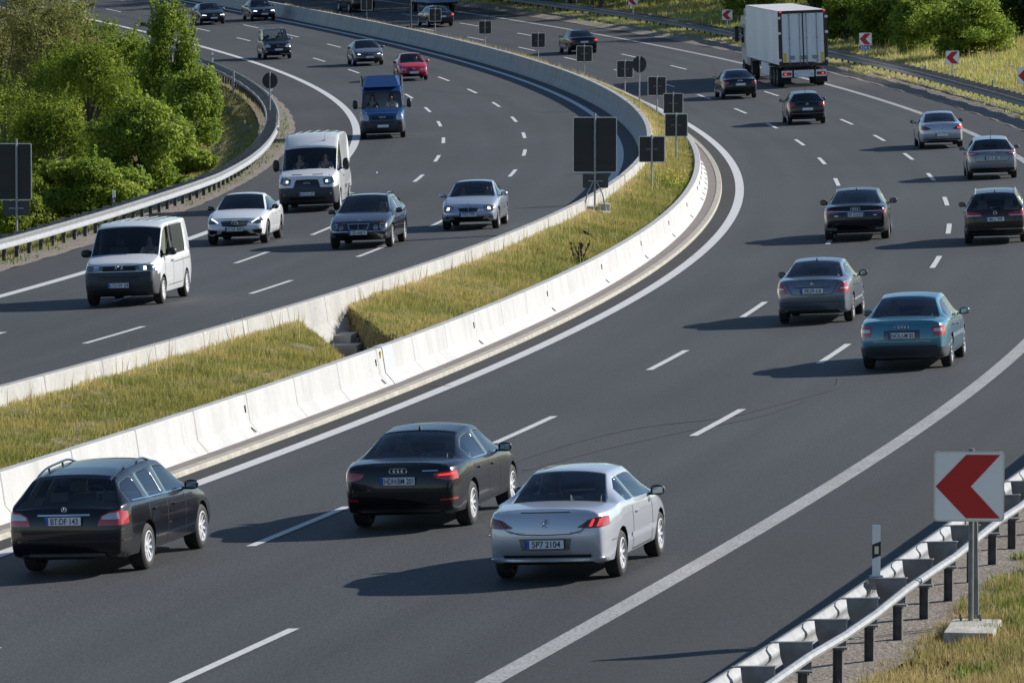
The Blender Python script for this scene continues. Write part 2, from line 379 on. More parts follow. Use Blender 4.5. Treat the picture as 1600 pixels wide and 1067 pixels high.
# tyre marks, a painted pole shadow and tar seams
def ribbon(name, pts, w_, m, which='R', lift=.007, kind='structure', label=None):
    P = [at(px, py, 0, lambda x, y: zroad(which, x, y)) for px, py in pts]
    # smooth
    Q = []
    for i in range(len(P)-1):
        p0 = P[max(i-1,0)]; p1 = P[i]; p2 = P[i+1]; p3 = P[min(i+2, len(P)-1)]
        for k in range(8):
            t = k/8; Q.append(0.5*((2*p1)+(p2-p0)*t+(2*p0-5*p1+4*p2-p3)*t*t+(3*p1-p0-3*p2+p3)*t**3))
    Q.append(P[-1]); V = []; F = []
    for i, p in enumerate(Q):
        t = (Q[min(i+1,len(Q)-1)]-Q[max(i-1,0)]); t.z = 0; t.normalize(); n = Vector((t.y, -t.x, 0))
        for s in (-1, 1):
            q = p+n*s*w_/2; V.append((q.x, q.y, float(zroad(which, q.x, q.y))+lift))
    F = [(2*i, 2*i+1, 2*i+3, 2*i+2) for i in range(len(Q)-1)]
    o = mesh_obj(name, V, F, m); tag(o, label, None, None, kind); return o
ribbon('tyre_marks', [(800,722),(900,690),(1000,668),(1110,655),(1180,640)], .14, M['tar_and_shadow'])
ribbon('tyre_marks', [(820,735),(930,705),(1050,678),(1180,652),(1250,628)], .12, M['tar_and_shadow'])
ribbon('tyre_marks', [(1150,650),(1260,620),(1305,606),(1312,592)], .10, M['tar_and_shadow'])
ribbon('tyre_marks', [(1100,94),(1112,100),(1120,110),(1122,120)], .15, M['tar_and_shadow'])
for a in [((1128,285),(1148,284)), ]: pass
ribbon('seam_and_shadow', [(812,325),(860,321),(893,318.5)], .05, M['tar_and_shadow'], 'L')  # cast shadow of the big board's pole, painted as a line
ribbon('seam_and_shadow', [(842,42),(960,53),(1000,64),(1100,73)], .06, M['tar_and_shadow'])
ribbon('seam_and_shadow', [(845,168),(900,166)], .06, M['tar_and_shadow'], 'L')
ribbon('seam_and_shadow', [(655,141),(800,152)], .05, M['tar_and_shadow'], 'L')
for (a, b) in [((667,602.5),(705,603.5)), ((1060,401),(1086,401)), ((1129,284),(1148,284))]:
    o = ribbon('drain_slot', [a, b], .10, M['rust'], 'R', .012, kind=None)
    o.name = 'drain_cover'
    tag(o, {667:'rusty drain slot between kerb and white line, nearest one', 1060:'rusty drain slot between kerb and white line, middle one', 1129:'dark drain slot in the gutter at the tightest part of the bend'}[a[0]], 'drain', 'drain slots in the gutter')

# ================= MEDIAN: soil bed, barriers =================
PIT = (at(545, 520, .3), 2.4)
def median_z(X, Y):
    l = dL(X, Y); r = dR(X, Y)
    a = G(Y)+BANK*X+0.64; b = G(Y)+BANK*X+SL+.54
    t = np.clip((6.85-r)/np.maximum((6.85-r)+(l-5.75), .3), 0, 1)
    z = a+(b-a)*t
    return z
PITY = (131.5, 136.3)     # gap in the grass bed where the slabs lie
def in_pit(X, Y):
    q = np.asarray(Y)+6.1*(np.asarray(X)+3.97)-135
    return sm(-12.0, -4.8, q)*(1-sm(-.45, .0, q))
def build_median():
    V = []; n = 24; yy = np.concatenate([Ys(50, 120, 1.5), Ys(120.5, 145, .35), Ys(146, 480, 2)])
    for y in yy:
        xa, _ = cpt('L', 5.62, y); xb, _ = cpt('R', 7.02, y)
        for t in np.linspace(0, 1, n):
            X_ = xa+(xb-xa)*t; z = float(median_z(X_, y))+.03*math.sin(X_*5+y*2)+.03*math.sin(y*1.1-X_*3)
            p = float(in_pit(X_, y)); z = z-p*.95
            V.append((X_, y, z))
    F = [(i*n+j, i*n+j+1, (i+1)*n+j+1, (i+1)*n+j) for i in range(len(yy)-1) for j in range(n-1)]
    o = mesh_obj('median_soil', V, F, M['turf'], smooth=True); tag(o, 'earth bed of the median between the two barriers', kind='structure')
build_median()
SEG = 3.0
def barrier(name, which, dface, side, y0, y1, mat_, label, seg, H, nmax=100, special=()):
    """step-profile concrete barrier; dface = lateral position of the top edge on its road side; side=+1 if the road lies at larger d"""
    root = empty(name, tuple([float(cpt(which, dface, (y0+y1)/2)[0]), float(cpt(which, dface, (y0+y1)/2)[1]), float(zroad(which, *cpt(which, dface, (y0+y1)/2)))]))
    inv = Matrix.Translation(-root.location)
    k_ = H/.9; prof = [(.28, -.06), (.28, .07*k_), (.075, .34*k_), (0.0, H-.02), (-.02, H), (-.20, H), (-.22, H-.02), (-.295, .34*k_), (-.50, .07), (-.50, -.4)]
    # segment joints
    joints = [y0]; y = y0
    while y < y1:
        s = float((CR if which == 'R' else CL)(y)[1]); y += seg/math.sqrt(1+s*s); joints.append(min(y, y1))
    segs = list(zip(joints[:-1], joints[1:])); far = []
    for k, (a, b) in enumerate(segs):
        if b-a < .3: continue
        g = .016 if b < 200 else .028
        V = []; fr = [a+g, a+g+.02, (a+b)/2, b-g-.02, b-g]
        for j, yy in enumerate(fr):
            ins = .012 if j in (0, 4) else 0
            for d, z in prof:
                X_, Y_ = cpt(which, dface+side*(d-ins if d > -.1 else d+ins), yy); V.append((float(X_)-root.location.x, float(Y_)-root.location.y, float(zroad(which, X_, Y_))+z-(ins if z > .6 else 0)-root.location.z))
        n = len(prof); F = [(i*n+j, i*n+j+1, (i+1)*n+j+1, (i+1)*n+j) for i in range(4) for j in range(n-1)]
        F += [tuple(range(n))[::-1], tuple(4*n+j for j in range(n))]
        if k < nmax:
            o = mesh_obj('barrier_segment', V, F, mat_, root)
            if k in special: o.data.materials[0] = M['concrete_blueish']
        else: far.append((V, F))
    if far:
        V = []; F = []
        for v, f in far:
            n = len(V); V += v; F += [tuple(i+n for i in q) for q in f]
        o = mesh_obj('barrier_segments', V, F, mat_, root); o['kind'] = 'stuff'
    prof2 = [(d-.03 if d > -.1 else d+.03, z-.03) for d, z in prof]; V = []; Yc = Ys(y0, y1, 4)
    for yy in Yc:
        for d, z in prof2:
            X_, Y_ = cpt(which, dface+side*d, yy); V.append((float(X_)-root.location.x, float(Y_)-root.location.y, float(zroad(which, X_, Y_))+z-root.location.z))
    n = len(prof2); mesh_obj('joint_dark_core', V, [(i*n+j, i*n+j+1, (i+1)*n+j+1, (i+1)*n+j) for i in range(len(Yc)-1) for j in range(n-1)], M['soil'], root)  # added inner core, keeps lit grass from showing so joints look dark
    tag(root, label, 'barrier'); return root, segs
bsurf = lambda x, y: zroad('R', x, y)
Pj = at(145, 692, .81, bsurf); Pg = at(626, 536, .81, bsurf)
y_j = float(Pj.y)
# measured joint of the near barrier; the dilatation piece sits at Pg
n0 = y_j
while n0 > 84: n0 -= 3.9
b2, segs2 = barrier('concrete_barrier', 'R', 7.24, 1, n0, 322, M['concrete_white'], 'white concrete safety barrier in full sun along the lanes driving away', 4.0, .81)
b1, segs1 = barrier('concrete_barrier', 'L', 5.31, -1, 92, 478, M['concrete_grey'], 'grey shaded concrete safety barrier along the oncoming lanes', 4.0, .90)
# grey dilatation piece and small slots on the near barrier
def on_face(px, py):
    for h in (.9,):
        return at(px, py, h, bsurf)
def barrier_piece(y0, w_, m, name):
    prof = [(.292, -.02), (.292, .065), (.087, .31), (.012, .80), (-.02, .822), (-.20, .822)]
    V = []
    for yy in (y0, y0+w_):
        for d, z in prof:
            X_, Y_ = cpt('R', 7.24+d, yy); V.append((float(X_)-b2.location.x, float(Y_)-b2.location.y, float(zroad('R', X_, Y_))+z-b2.location.z))
    n = len(prof); F = [(j, j+1, n+j+1, n+j) for j in range(n-1)]
    return mesh_obj(name, V, F, m, b2)
barrier_piece(float(Pg.y)-.1, 1.05, M['concrete_blueish'], 'expansion_cover')
for k, (a, b) in enumerate(segs2):
    if k % 3 == 0 or a > 200:
        for (d, z, tilt) in ((.035, .56, 0), (.19, .18, 1)):
            yy = b-.25; X_, Y_ = cpt('R', 7.24+d+.012, yy); z0 = float(zroad('R', X_, Y_))+z
            mbs = MB(); mbs.box(Vector((float(X_), float(Y_), z0))-b2.location, (.02, .035, .13), Matrix.Rotation(-.75*tilt-.12, 3, 'Y'))
            mbs.build('lifting_slot', M['post_dark'], b2)
ym = MB(); X_, Y_ = cpt('R', 7.265, float(Pg.y)-.35); ym.box(Vector((float(X_), float(Y_), float(zroad('R', X_, Y_))+.68))-b2.location, (.02, .12, .14)); ym.build('paint_mark', M['yellow'], b2)

# ---------------- guardrails ----------------
def rail_corr(tab):
    ys, cs = zip(*tab); return lambda y: float(np.interp(y, ys, cs))
def guardrail(which, d, side, y0, y1, corr, label, hrail=.75, rear_tube=True, posts=100, post_y=None, step=2.0, depth=.5, m_beam=None, zo=0.0):
    """side=+1: posts lie at larger d than the beam"""
    m_beam = m_beam or M['steel']
    c0 = cpt(which, d, (y0+y1)/2); root = empty('guardrail', (float(c0[0]), float(c0[1]), float(HG(*c0))))
    def P(dd, y, z):
        X_, Y_ = cpt(which, d+side*dd+corr(y), y); return (float(X_)-root.location.x, float(Y_)-root.location.y, float(base(X_, Y_))+z+zo-root.location.z)
    prof = [(.055, hrail), (.0, hrail-.015), (0, hrail-.07), (.05, hrail-.12), (.06, hrail-.155), (.05, hrail-.19), (0, hrail-.24), (0, hrail-.295), (.055, hrail-.31)]
    Y = Ys(y0, y1, 2.0); V = []; F = []; n = len(prof)
    for y in Y:
        for dd, z in prof: V.append(P(dd, y, z))
        for dd, z in prof: V.append(P(dd+.004, y, z))
    for i in range(len(Y)-1):
        for j in range(n-1):
            a = i*2*n+j; F.append((a, a+1, a+2*n+1, a+2*n)); a += n; F.append((a, a+2*n, a+2*n+1, a+1))
    o = mesh_obj('beam', V, F, m_beam, root, True); auto_smooth(o, 50)
    if rear_tube:
        mb = MB(); mb.tube([P(depth+.03, y, hrail-.14+(.02*math.sin(y*.9))) for y in Y], .052, 8); o = mb.build('rear_tube', M['steel'], root, True)
    # posts and spacer brackets
    ys = []; y = y0+.6
    while y < y1-.3:
        s = float((CR if which == 'R' else CL)(y)[1]); ys.append(y); y += step/math.sqrt(1+s*s)
    if post_y: ys = post_y+[q for q in ys if q > post_y[-1]+1.2]
    def post_mb(mb, y):
        for (a, b_, w_) in ((depth-.14, depth-.13, .1), (depth-.04, depth-.03, .1), (depth-.14, depth-.03, .012)):
            q = [P(a, y-w_/2, -.3), P(b_, y-w_/2, -.3), P(b_, y+w_/2, -.3), P(a, y+w_/2, -.3), P(a, y-w_/2, hrail-.33), P(b_, y-w_/2, hrail-.33), P(b_, y+w_/2, hrail-.33), P(a, y+w_/2, hrail-.33)]
            mb.add(q, [(0,1,5,4),(1,2,6,5),(2,3,7,6),(3,0,4,7),(4,5,6,7)])
        return mb
    def br_mb(mb, y):
        # channel bracket: top flange, web facing along the road, lower lip
        q = [P(.03, y, hrail+.012), P(depth+.02, y, hrail+.012), P(depth+.02, y+.085, hrail+.012), P(.03, y+.085, hrail+.012)]
        q2 = [(a, b_, c-.012) for a, b_, c in q]
        mb.add(q+q2, [(0,1,2,3),(7,6,5,4),(0,4,5,1),(1,5,6,2),(2,6,7,3),(3,7,4,0)])
        t = [P(.13, y+.02, hrail), P(depth+.01, y+.02, hrail), P(depth-.0, y+.02, hrail-.30), P(.20, y+.02, hrail-.30), P(.15, y+.02, hrail-.16)]
        t2 = [P(.13, y+.03, hrail), P(depth+.01, y+.03, hrail), P(depth-.0, y+.03, hrail-.30), P(.20, y+.03, hrail-.30), P(.15, y+.03, hrail-.16)]
        mb.add(t+t2, [(0,1,2,3,4), (9,8,7,6,5), (0,5,6,1), (1,6,7,2), (2,7,8,3), (3,8,9,4), (4,9,5,0)])
        q = [P(.17, y-.01, hrail-.315), P(depth+.02, y-.01, hrail-.315), P(depth+.02, y+.09, hrail-.315), P(.17, y+.09, hrail-.315)]
        q2 = [(a, b_, c-.02) for a, b_, c in q]
        mb.add(q+q2, [(0,1,2,3),(7,6,5,4),(0,4,5,1),(1,5,6,2),(2,6,7,3),(3,7,4,0)])
        return mb
    for y in ys[:posts]: post_mb(MB(), y).build('post', M['post_dark'], root)
    for y in ys[:posts]: br_mb(MB(), y).build('spacer', M['steel_dark'], root)
    if len(ys) > posts:
        mb = MB(); mb2 = MB()
        for y in ys[posts:]: post_mb(mb, y); br_mb(mb2, y)
        o = mb.build('posts', M['post_dark'], root); o['kind'] = 'stuff'
        o = mb2.build('spacers', M['steel_dark'], root); o['kind'] = 'stuff'
    tag(root, label, 'guardrail'); return root, P
nr_corr = rail_corr([(50, -.45), (75, -.35), (90, -.45)])
py_near = []
for px, py in [(1345.5,1043),(1574,869.5)]:
    Q = at(px, py, 0); s = float(CR(Q.y)[1]); py_near.append(Q.y)
st_n = (py_near[1]-py_near[0])/6
near_posts = [py_near[0]+st_n*k for k in range(-8, 16)]
guardrail('R', 23.75, 1, 50, 112, nr_corr, 'steel guardrail seen from behind along the grass in the foreground', post_y=[y for y in near_posts if 50.5 < y < 111], posts=100)
fr_corr = rail_corr([(240, -.4), (270, -.40), (294, -.5), (320, -.3), (342, -.25), (372, -.05), (392, .5), (412, .6), (425, .45), (560, .4)])
guardrail('R', 23.75, 1, 246, 540, fr_corr, 'steel guardrail with shade-dark beam in front of the tall meadow on the far right', rear_tube=True, posts=100, depth=.9, hrail=.66, zo=.10, m_beam=M['steel_dark'])  # darker beam colour stands in for the shade on its face
lf_corr = rail_corr([(140, .1), (183, .15), (199, .3), (215, .6), (230, .5), (254, .2), (278, 0), (315, -.2), (340, -.3), (360, -.4), (421, -.3)])
guardrail('L', -10.26, -1, 128, 500, lf_corr, 'steel guardrail curving past the bushes on the left', rear_tube=True, posts=100, depth=.55)

# ---------------- signs ----------------
def rrect(w_, h_, r, n=5):
    P = []
    for cx, cz, a0 in ((w_/2-r, h_/2-r, 0), (-w_/2+r, h_/2-r, 90), (-w_/2+r, -h_/2+r, 180), (w_/2-r, -h_/2+r, 270)):
        for k in range(n+1):
            a = rad(a0+90*k/n); P.append((cx+r*math.cos(a), cz+r*math.sin(a)))
    return P
def face_to(root_xy, away=False):
    """rotation about Z turning a sign (front = local -Y) to the camera side traffic"""
    return 0
def sign_chevron(px, py_base, label, size=.94, clear=None, surf=HG, yaw=0, two_posts=False, top=None, slab=True, plate=False, h=0):
    p = at(px, py_base, 0, surf); ppm = FPX/p.y
    if top is not None: Ht = (py_base-top)/ppm*1.003
    else: Ht = 1.9
    root = empty('chevron_sign', p, yaw); s = size; zc = Ht-s/2
    mb = MB(); mb.prism([(x, z+zc) for x, z in rrect(s, s, .05)], -.012, .012); mb.build('panel', M['sign_white'], root)
    mb = MB(); O = rrect(s, s, .05); I = rrect(s-.03, s-.03, .04); n = len(O)
    for y in (-.016,):
        vs = [(x, y, z+zc) for x, z in O]+[(x, y, z+zc) for x, z in I]+[(x, .02, z+zc) for x, z in O]
        mb.add(vs, [(i, (i+1) % n, (i+1) % n+n, i+n) for i in range(n)]+[(i, i+2*n, (i+1) % n+2*n, (i+1) % n) for i in range(n)])
    mb.build('rim', M['sign_edge'], root)
    k = s/2-.02
    V = [(-k, -.0165, zc), (-.04*s/.94, -.0165, zc+k-.02), (k-.03, -.0165, zc+k-.02), (.02, -.0165, zc), (k-.03, -.0165, zc-k+.02), (-.04*s/.94, -.0165, zc-k+.02)]
    o = mesh_obj('chevron', V, [(0,3,2,1), (0,5,4,3)], M['sign_red'], root)
    o2 = mesh_obj('back_sheet', [(x, .0205, z+zc) for x, z in rrect(s-.01, s-.01, .05)], [tuple(range(24))], M['sign_back'], root)
    if two_posts:
        for yy in (.06, .20):
            mb = MB(); mb.tube([(.03, yy, 0), (.03, yy, Ht+.03)] if yy < .1 else [(.11, yy+.18, 0), (.08, yy, zc-.3)], .033, 10); mb.build('post', M['steel_dark'], root, True)
        mb = MB()
        for z in (.08, .8, .95): mb.tube([(.03, .06, z), (.03, .34-.13*z, z)], .02, 6)
        mb.build('brace', M['steel_dark'], root)
        mb = MB(); mb.box((.03, .06, .04), (.32, .10, .02)); mb.box((.03, .38, .04), (.28, .10, .02))
        for x in (-.09, .15):
            for y in (.03, .10, .36, .41): mb.tube([(x, y, .03), (x, y, .15)], .015, 6)
        mb.build('base_plate', M['post_dark'], root)
    else:
        mb = MB(); mb.tube([(0, .05, -.3), (0, .05, Ht+.02)], .035, 10); mb.build('post', M['steel'], root, True)
    if plate:
        mb = MB(); mb.box((0, -.01, zc-s/2-.16), (.56, .02, .26)); pl = mb.build('number_plate', M['sign_blue'], root)
        text_mesh('329.5', .19, M['sign_white'], pl, (0, -.024, zc-s/2-.16))
    tag(root, label, 'road sign', 'red and white chevron signs'); return root
def text_mesh(txt, size, m, parent, loc, rot=(math.pi/2, 0, 0), name='lettering', xscale=1.0, ext=.0015):
    c = bpy.data.curves.new(name, 'FONT'); c.body = txt; c.size = size/.72; c.align_x = 'CENTER'; c.align_y = 'CENTER'; c.extrude = ext
    c.offset = size*.02
    t = bpy.data.objects.new(name, c); COL.objects.link(t); bpy.context.view_layer.update()
    dg = bpy.context.evaluated_depsgraph_get(); me = bpy.data.meshes.new_from_object(t.evaluated_get(dg)); bpy.data.objects.remove(t); bpy.data.curves.remove(c)
    me.materials.clear(); me.materials.append(m); o = bpy.data.objects.new(name, me); COL.objects.link(o)
    # centre it
    xs = [v.co.x for v in me.vertices]; ys = [v.co.y for v in me.vertices]; cx = (min(xs)+max(xs))/2; cy = (min(ys)+max(ys))/2
    for v in me.vertices: v.co.x = (v.co.x-cx)*xscale; v.co.y -= cy
    o.parent = parent; o.location = loc; o.rotation_euler = rot; return o
def sign_back(px, py_base, top, wpx, hpx, label, surf, shape='rect', extra=None, ty=0, yaw=0, slab=True, pole_top=None, pdx=0):
    """road sign seen from behind: black back, bright rim, pole on our side"""
    p = at(px, py_base, 0, surf); ppm = FPX/p.y; W_, H_ = wpx/ppm, hpx/ppm; Ht = (py_base-top)/ppm; zc = Ht-H_/2; px_ = pdx/ppm
    root = empty('traffic_sign', p, yaw)
    if shape == 'rect': O = [(x+px_, z) for x, z in rrect(W_, H_, .05)]; I = [(x+px_, z) for x, z in rrect(W_-.05, H_-.05, .04)]
    else:
        O = [(W_/2*math.cos(2*math.pi*k/32), H_/2*math.sin(2*math.pi*k/32)) for k in range(32)]; I = [(x*.955, z*.955) for x, z in O]
    n = len(O)
    mb = MB(); mb.prism([(x, z+zc) for x, z in I], .06, .085); mb.build('panel', M['sign_back'], root)
    mb = MB(); vs = [(x, .045, z+zc) for x, z in O]+[(x, .045, z+zc) for x, z in I]+[(x, .085, z+zc) for x, z in O]+[(x, .085, z+zc) for x, z in I]
    fs = []
    for i in range(n):
        j = (i+1) % n; fs += [(i, j, j+n, i+n), (i, i+2*n, j+2*n, j), (i+n, j+n, j+3*n, i+3*n), (i+2*n, i+3*n, j+3*n, j+2*n)]
    mb.add(vs, fs); mb.build('rim', M['sign_edge'] if shape == 'rect' else M['black_plastic'], root)
    o = mesh_obj('front_sheet', [(x, .087, z+zc) for x, z in O], [tuple(range(n))], M['sign_white'], root)
    ptop = (py_base-(pole_top if pole_top is not None else top-2))/ppm
    mb = MB(); mb.tube([(0, 0, -.3), (0, 0, ptop)], .032, 10)
    if pdx: mb.tube([(2*px_, 0, -.3), (2*px_, 0, ptop)], .032, 10)
    mb.build('pole', M['steel'], root, True)
    if shape == 'rect' and H_ < 1.3:
        mb = MB(); mb.box((0, .045, zc), (W_*.45, .03, .035)); mb.build('clamp', M['steel_dark'], root)
    if H_ >= 1.3:
        mb = MB(); mb.box((px_, .052, zc+.0), (W_-.06, .01, .02)); mb.box((px_, .05, zc+H_*.33), (W_-.1, .02, .035)); mb.box((px_, .05, zc-H_*.33), (W_-.1, .02, .035)); mb.build('seam', M['black_plastic'], root)
    if extra:
        w2, h2, t2, dx = extra; W2, H2 = w2/ppm, h2/ppm; z2 = (py_base-t2)/ppm-H2/2
        mb = MB(); mb.prism([(x+dx/ppm, z+z2) for x, z in rrect(W2, H2, .04)], .06, .08); e = mb.build('lower_panel', M['sign_back_panel'], root)
        mb = MB(); mb.box((dx/ppm, .05, z2), (W2*.55, .02, .04)); mb.build('clamp', M['steel'], e)
    tag(root, label, 'road sign'); return root, ppm
sm_ = lambda x, y: median_z(x, y)
for (px, pb, tp, wp, hp, lab) in [
    (758, 69, 33, 20, 21, 'small square sign seen from behind, third from the top of the median row'),
    (841, 91, 52, 22, 23, 'square sign seen from behind standing just above the dark saloon on the median'),
    (913, 118, 72, 25, 25, 'square sign seen from behind overlapping the dark saloon'),
    (976.5, 148, 95, 26, 27, 'square sign seen from behind right beside the round sign'),
    (1026.5, 182, 120, 29, 30, 'square sign seen from behind, just right of the round sign'),
    (1052, 200, 146, 31, 32, 'square sign seen from behind, upper one of the overlapping pair'),
    (1056.5, 251, 178, 36, 36, 'square sign seen from behind, lower one of the overlapping pair'),
    (1018.5, 297, 213, 41, 41, 'square sign seen from behind on the concrete foot nearest the big board')]:
    r_, _ = sign_back(px, pb, tp, wp, hp, lab, sm_); r_['group'] = 'square signs on the median'
sign_back(999, 164, 88, 22, 26, 'round sign seen from behind on a tall pole in the median', sm_, 'round', pole_top=87)
sign_back(680, 47, 14, 19, 20, 'square sign seen from behind with pale rim hiding the rear of a dark saloon', sm_, pole_top=12)
sign_back(573, 27, -8, 18, 25, 'square sign seen from behind at the top edge beside the black van', sm_)
r_, ppm = sign_back(929.5, 332, 183, 69, 87, 'large black board seen from behind with a smaller board under it', sm_, extra=(40, 22, 272, 1), pole_top=177)
mb = MB(); k = 1/ppm
for sgn in (-1, 1):
    mb.tube([(sgn*2*k, -.02, 2*k*25), (sgn*12*k, -.02, 25*k*1.15), (sgn*12*k, -.02, 25*k*1.15), (sgn*18*k, -.05, -.02)], .022, 6)
mb.build('stay', M['steel'], r_)
# left roadside signs
lz = lambda x, y: HG(x, y)
sign_back(422, 198, 114, 24, 25, 'round sign seen from behind beside the curving guardrail', lz, 'round', pole_top=112)
r_, ppm = sign_back(26.5, 400, 224, 96, 89, 'wide black board seen from behind at the left edge with a smaller board under it', lz, extra=(42, 23, 314, -1), pole_top=217, pdx=-24.5)
def foot_slab(px, py, sx, sy, sz, label, surf, m='concrete_old', rz=0, name='foundation_slab', cat='concrete block', group=None, h=0):
    p = at(px, py, 0, surf); o = empty(name, p, rz); COL.objects.unlink(o); bpy.data.objects.remove(o)
    mb = MB(); mb.box((0, 0, sz/2-.03), (sx, sy, sz), bev=.02); o = mb.build(name, M[m]); o.location = p; o.rotation_euler = (0, 0, rz)
    tag(o, label, cat, group); return o
foot_slab(1020, 297, .55, .55, .09, 'flat concrete foot under the square sign in the yellow flowers', sm_)
foot_slab(1062, 254, .35, .4, .08, 'small pale stone at the foot of the lower sign of the pair', sm_, cat='stone', name='stone')
# rubble foot of the large board
p0 = at(932, 331, 0, sm_)
for i, (dx, dy, s3, lab) in enumerate([(.22, -.15, (.34,.5,.34), 'light concrete block at the foot of the large board, right half'), (-.28, -.05, (.5,.5,.22), 'dark concrete block at the foot of the large board, left half'), (.2, -.55, (.3,.3,.14), 'broken concrete lump in front of the large board')]):
    mb = MB(); mb.box((0,0,s3[2]/2-.04), s3, bev=.04)
    o = mb.build('concrete_block', M['concrete_old']); o.location = (p0.x+dx, p0.y+dy, float(median_z(p0.x+dx, p0.y+dy))); o.rotation_euler = (0.04*i, .05, .3*i)
    tag(o, lab, 'concrete block')
# slabs in the pit of the median
pz = lambda x, y: median_z(x, y)-.5
def slab(px, py, dims, rz, m, label, zoff, name='concrete_slab'):
    p = at(px, py, zoff, bsurf); mb = MB(); mb.box((0,0,-dims[2]/2), dims, bev=.02)
    o = mb.build(name, m); o.location = p; o.rotation_euler = (0,0,rz); tag(o, label, 'concrete slab'); return o
slab(512, 521, (1.15, 1.1, .3), -.1, M['concrete_old'], 'weathered light slab lying against the barrier in the gap of the grass', .60)
slab(522, 537, (1.1, .8, .45), -.1, M['concrete_old'], 'lower weathered slab step in the gap of the grass', .42)
slab(567, 528, (.86, .25, .24), -.05, M['concrete_old'], 'thin grey beam lying across the gap of the grass', .46, 'concrete_beam')
slab(592, 543, (.5, .3, .12), .1, M['concrete_old'], 'small slab end sunk behind the white barrier', .34)

# chevron signs
def slab_right(px, py):
    pass
sign_chevron(1513, 984, 'largest chevron sign, on two posts behind the guardrail in the foreground', size=.86, top=703, surf=HG, two_posts=True, yaw=rad(-3))
o = foot_slab(1520, 991, .60, 1.45, .14, 'square concrete foot under the foreground chevron sign', HG, rz=-.15)
sign_chevron(1352, 104, 'chevron sign above a small blue number plate beside the lorry', size=.70, top=52, plate=True)
sign_chevron(1488, 134, 'second chevron sign from the right edge, in front of the meadow', size=.70, top=80)
sign_chevron(1603, 168, 'chevron sign cut by the right edge of the photo', size=.78, top=106)
sign_chevron(1136, 62, 'chevron sign just left of the lorry', size=.66, top=16)
sign_chevron(989, 38, 'chevron sign at the top edge in front of the dark trees', size=.66, top=-6)
# delineator posts
def delineator(px, pb, tp, label, surf=HG, tilt=0, clamp=False, h=0):
    p = at(px, pb, 0, surf); ppm = FPX/p.y; H_ = (pb-tp)/ppm; k = H_/1.0
    root = empty('marker_post', p); w_ = .12*min(1.25, max(.8, k))
    def part(name, z0, z1, m, grow=0, slant=0):
        pts = [(-w_/2-grow, -.055-grow), (w_/2+grow, -.055-grow), (w_/2+grow, .02), (0, .055+grow), (-w_/2-grow, .02)]
        V = [(x, y, z0+slant*(x/w_)) for x, y in pts]+[(x, y, z1+slant*(x/w_)) for x, y in pts]; n = 5
        return mesh_obj(name, V, [tuple(range(n))[::-1], tuple(range(n, 2*n))]+[(i, (i+1) % n, (i+1) % n+n, i+n) for i in range(n)], m, root)
    part('post', 0, H_, M['white_plastic'], 0, .0)
    b = part('black_band', H_*.42, H_*.68, M['black_plastic'], .003, .04)
    mesh_obj('reflector', [(-.025, -.062, H_*.48), (.025, -.062, H_*.48), (.025, -.062, H_*.62), (-.025, -.062, H_*.62)], [(0,1,2,3)], M['sign_edge'], b)
    if clamp:
        mb = MB(); mb.box((0, -.02, .02), (.16, .2, .05)); mb.box((-.02, -.12, -.04), (.16, .04, .14)); mb.build('bracket', M['steel'], root)
    tag(root, label, 'marker post', 'white marker posts with black band'); return root
gp = lambda x, y: base(x, y)+.72
delineator(1369, 905, 819, 'marker post clamped to the foreground guardrail', gp, clamp=True)
delineator(178, 333, 298, 'marker post behind the left guardrail above the white minibus', lambda x, y: base(x, y)+.4)
delineator(332, 97, 82, 'marker post above the guardrail right of the tall bush', lambda x, y: base(x, y)+.5)
delineator(176, 47, 35, 'marker post among the bush tops at the upper left', lambda x, y: base(x, y)+.5)
delineator(424, 155, 138, 'marker post right behind the round sign', lambda x, y: base(x, y)+.4)
delineator(405, 222, 204, 'marker post where the left guardrail turns, left of the white van', lambda x, y: base(x, y)+.3)
delineator(901, 14, -2, 'marker post at the top edge behind the far guardrail', HG)
delineator(1445, 117, 98, 'marker post in the meadow between two chevron signs', HG)
# a lone short grey post, a thin pole
def thin_post(px, pb, tp, r, label, surf=HG, m='steel', name='metal_post'):
    p = at(px, pb, 0, surf); ppm = FPX/p.y; mb = MB(); mb.tube([(0,0,-.2), (0,0,(pb-tp)/ppm)], r, 8); mb.tube([(0,0,(pb-tp)/ppm), (0,0,(pb-tp)/ppm+.02)], r*1.25, 8)
    o = mb.build(name, M[m], None, True); o.location = p; tag(o, label, 'post'); return o
thin_post(1551, 146, 126, .06, 'short grey post in the meadow beside the sign at the right edge')
thin_post(365, 150, 111, .05, 'thin grey post behind the dark part of the left guardrail', name='metal_post')
thin_post(886, 18, -6, .06, 'grey post at the top edge behind the far guardrail')
thin_post(642, 44, -6, .05, 'dark pole on the median left of the dark saloon at the top', sm_, 'post_dark', 'metal_pole')
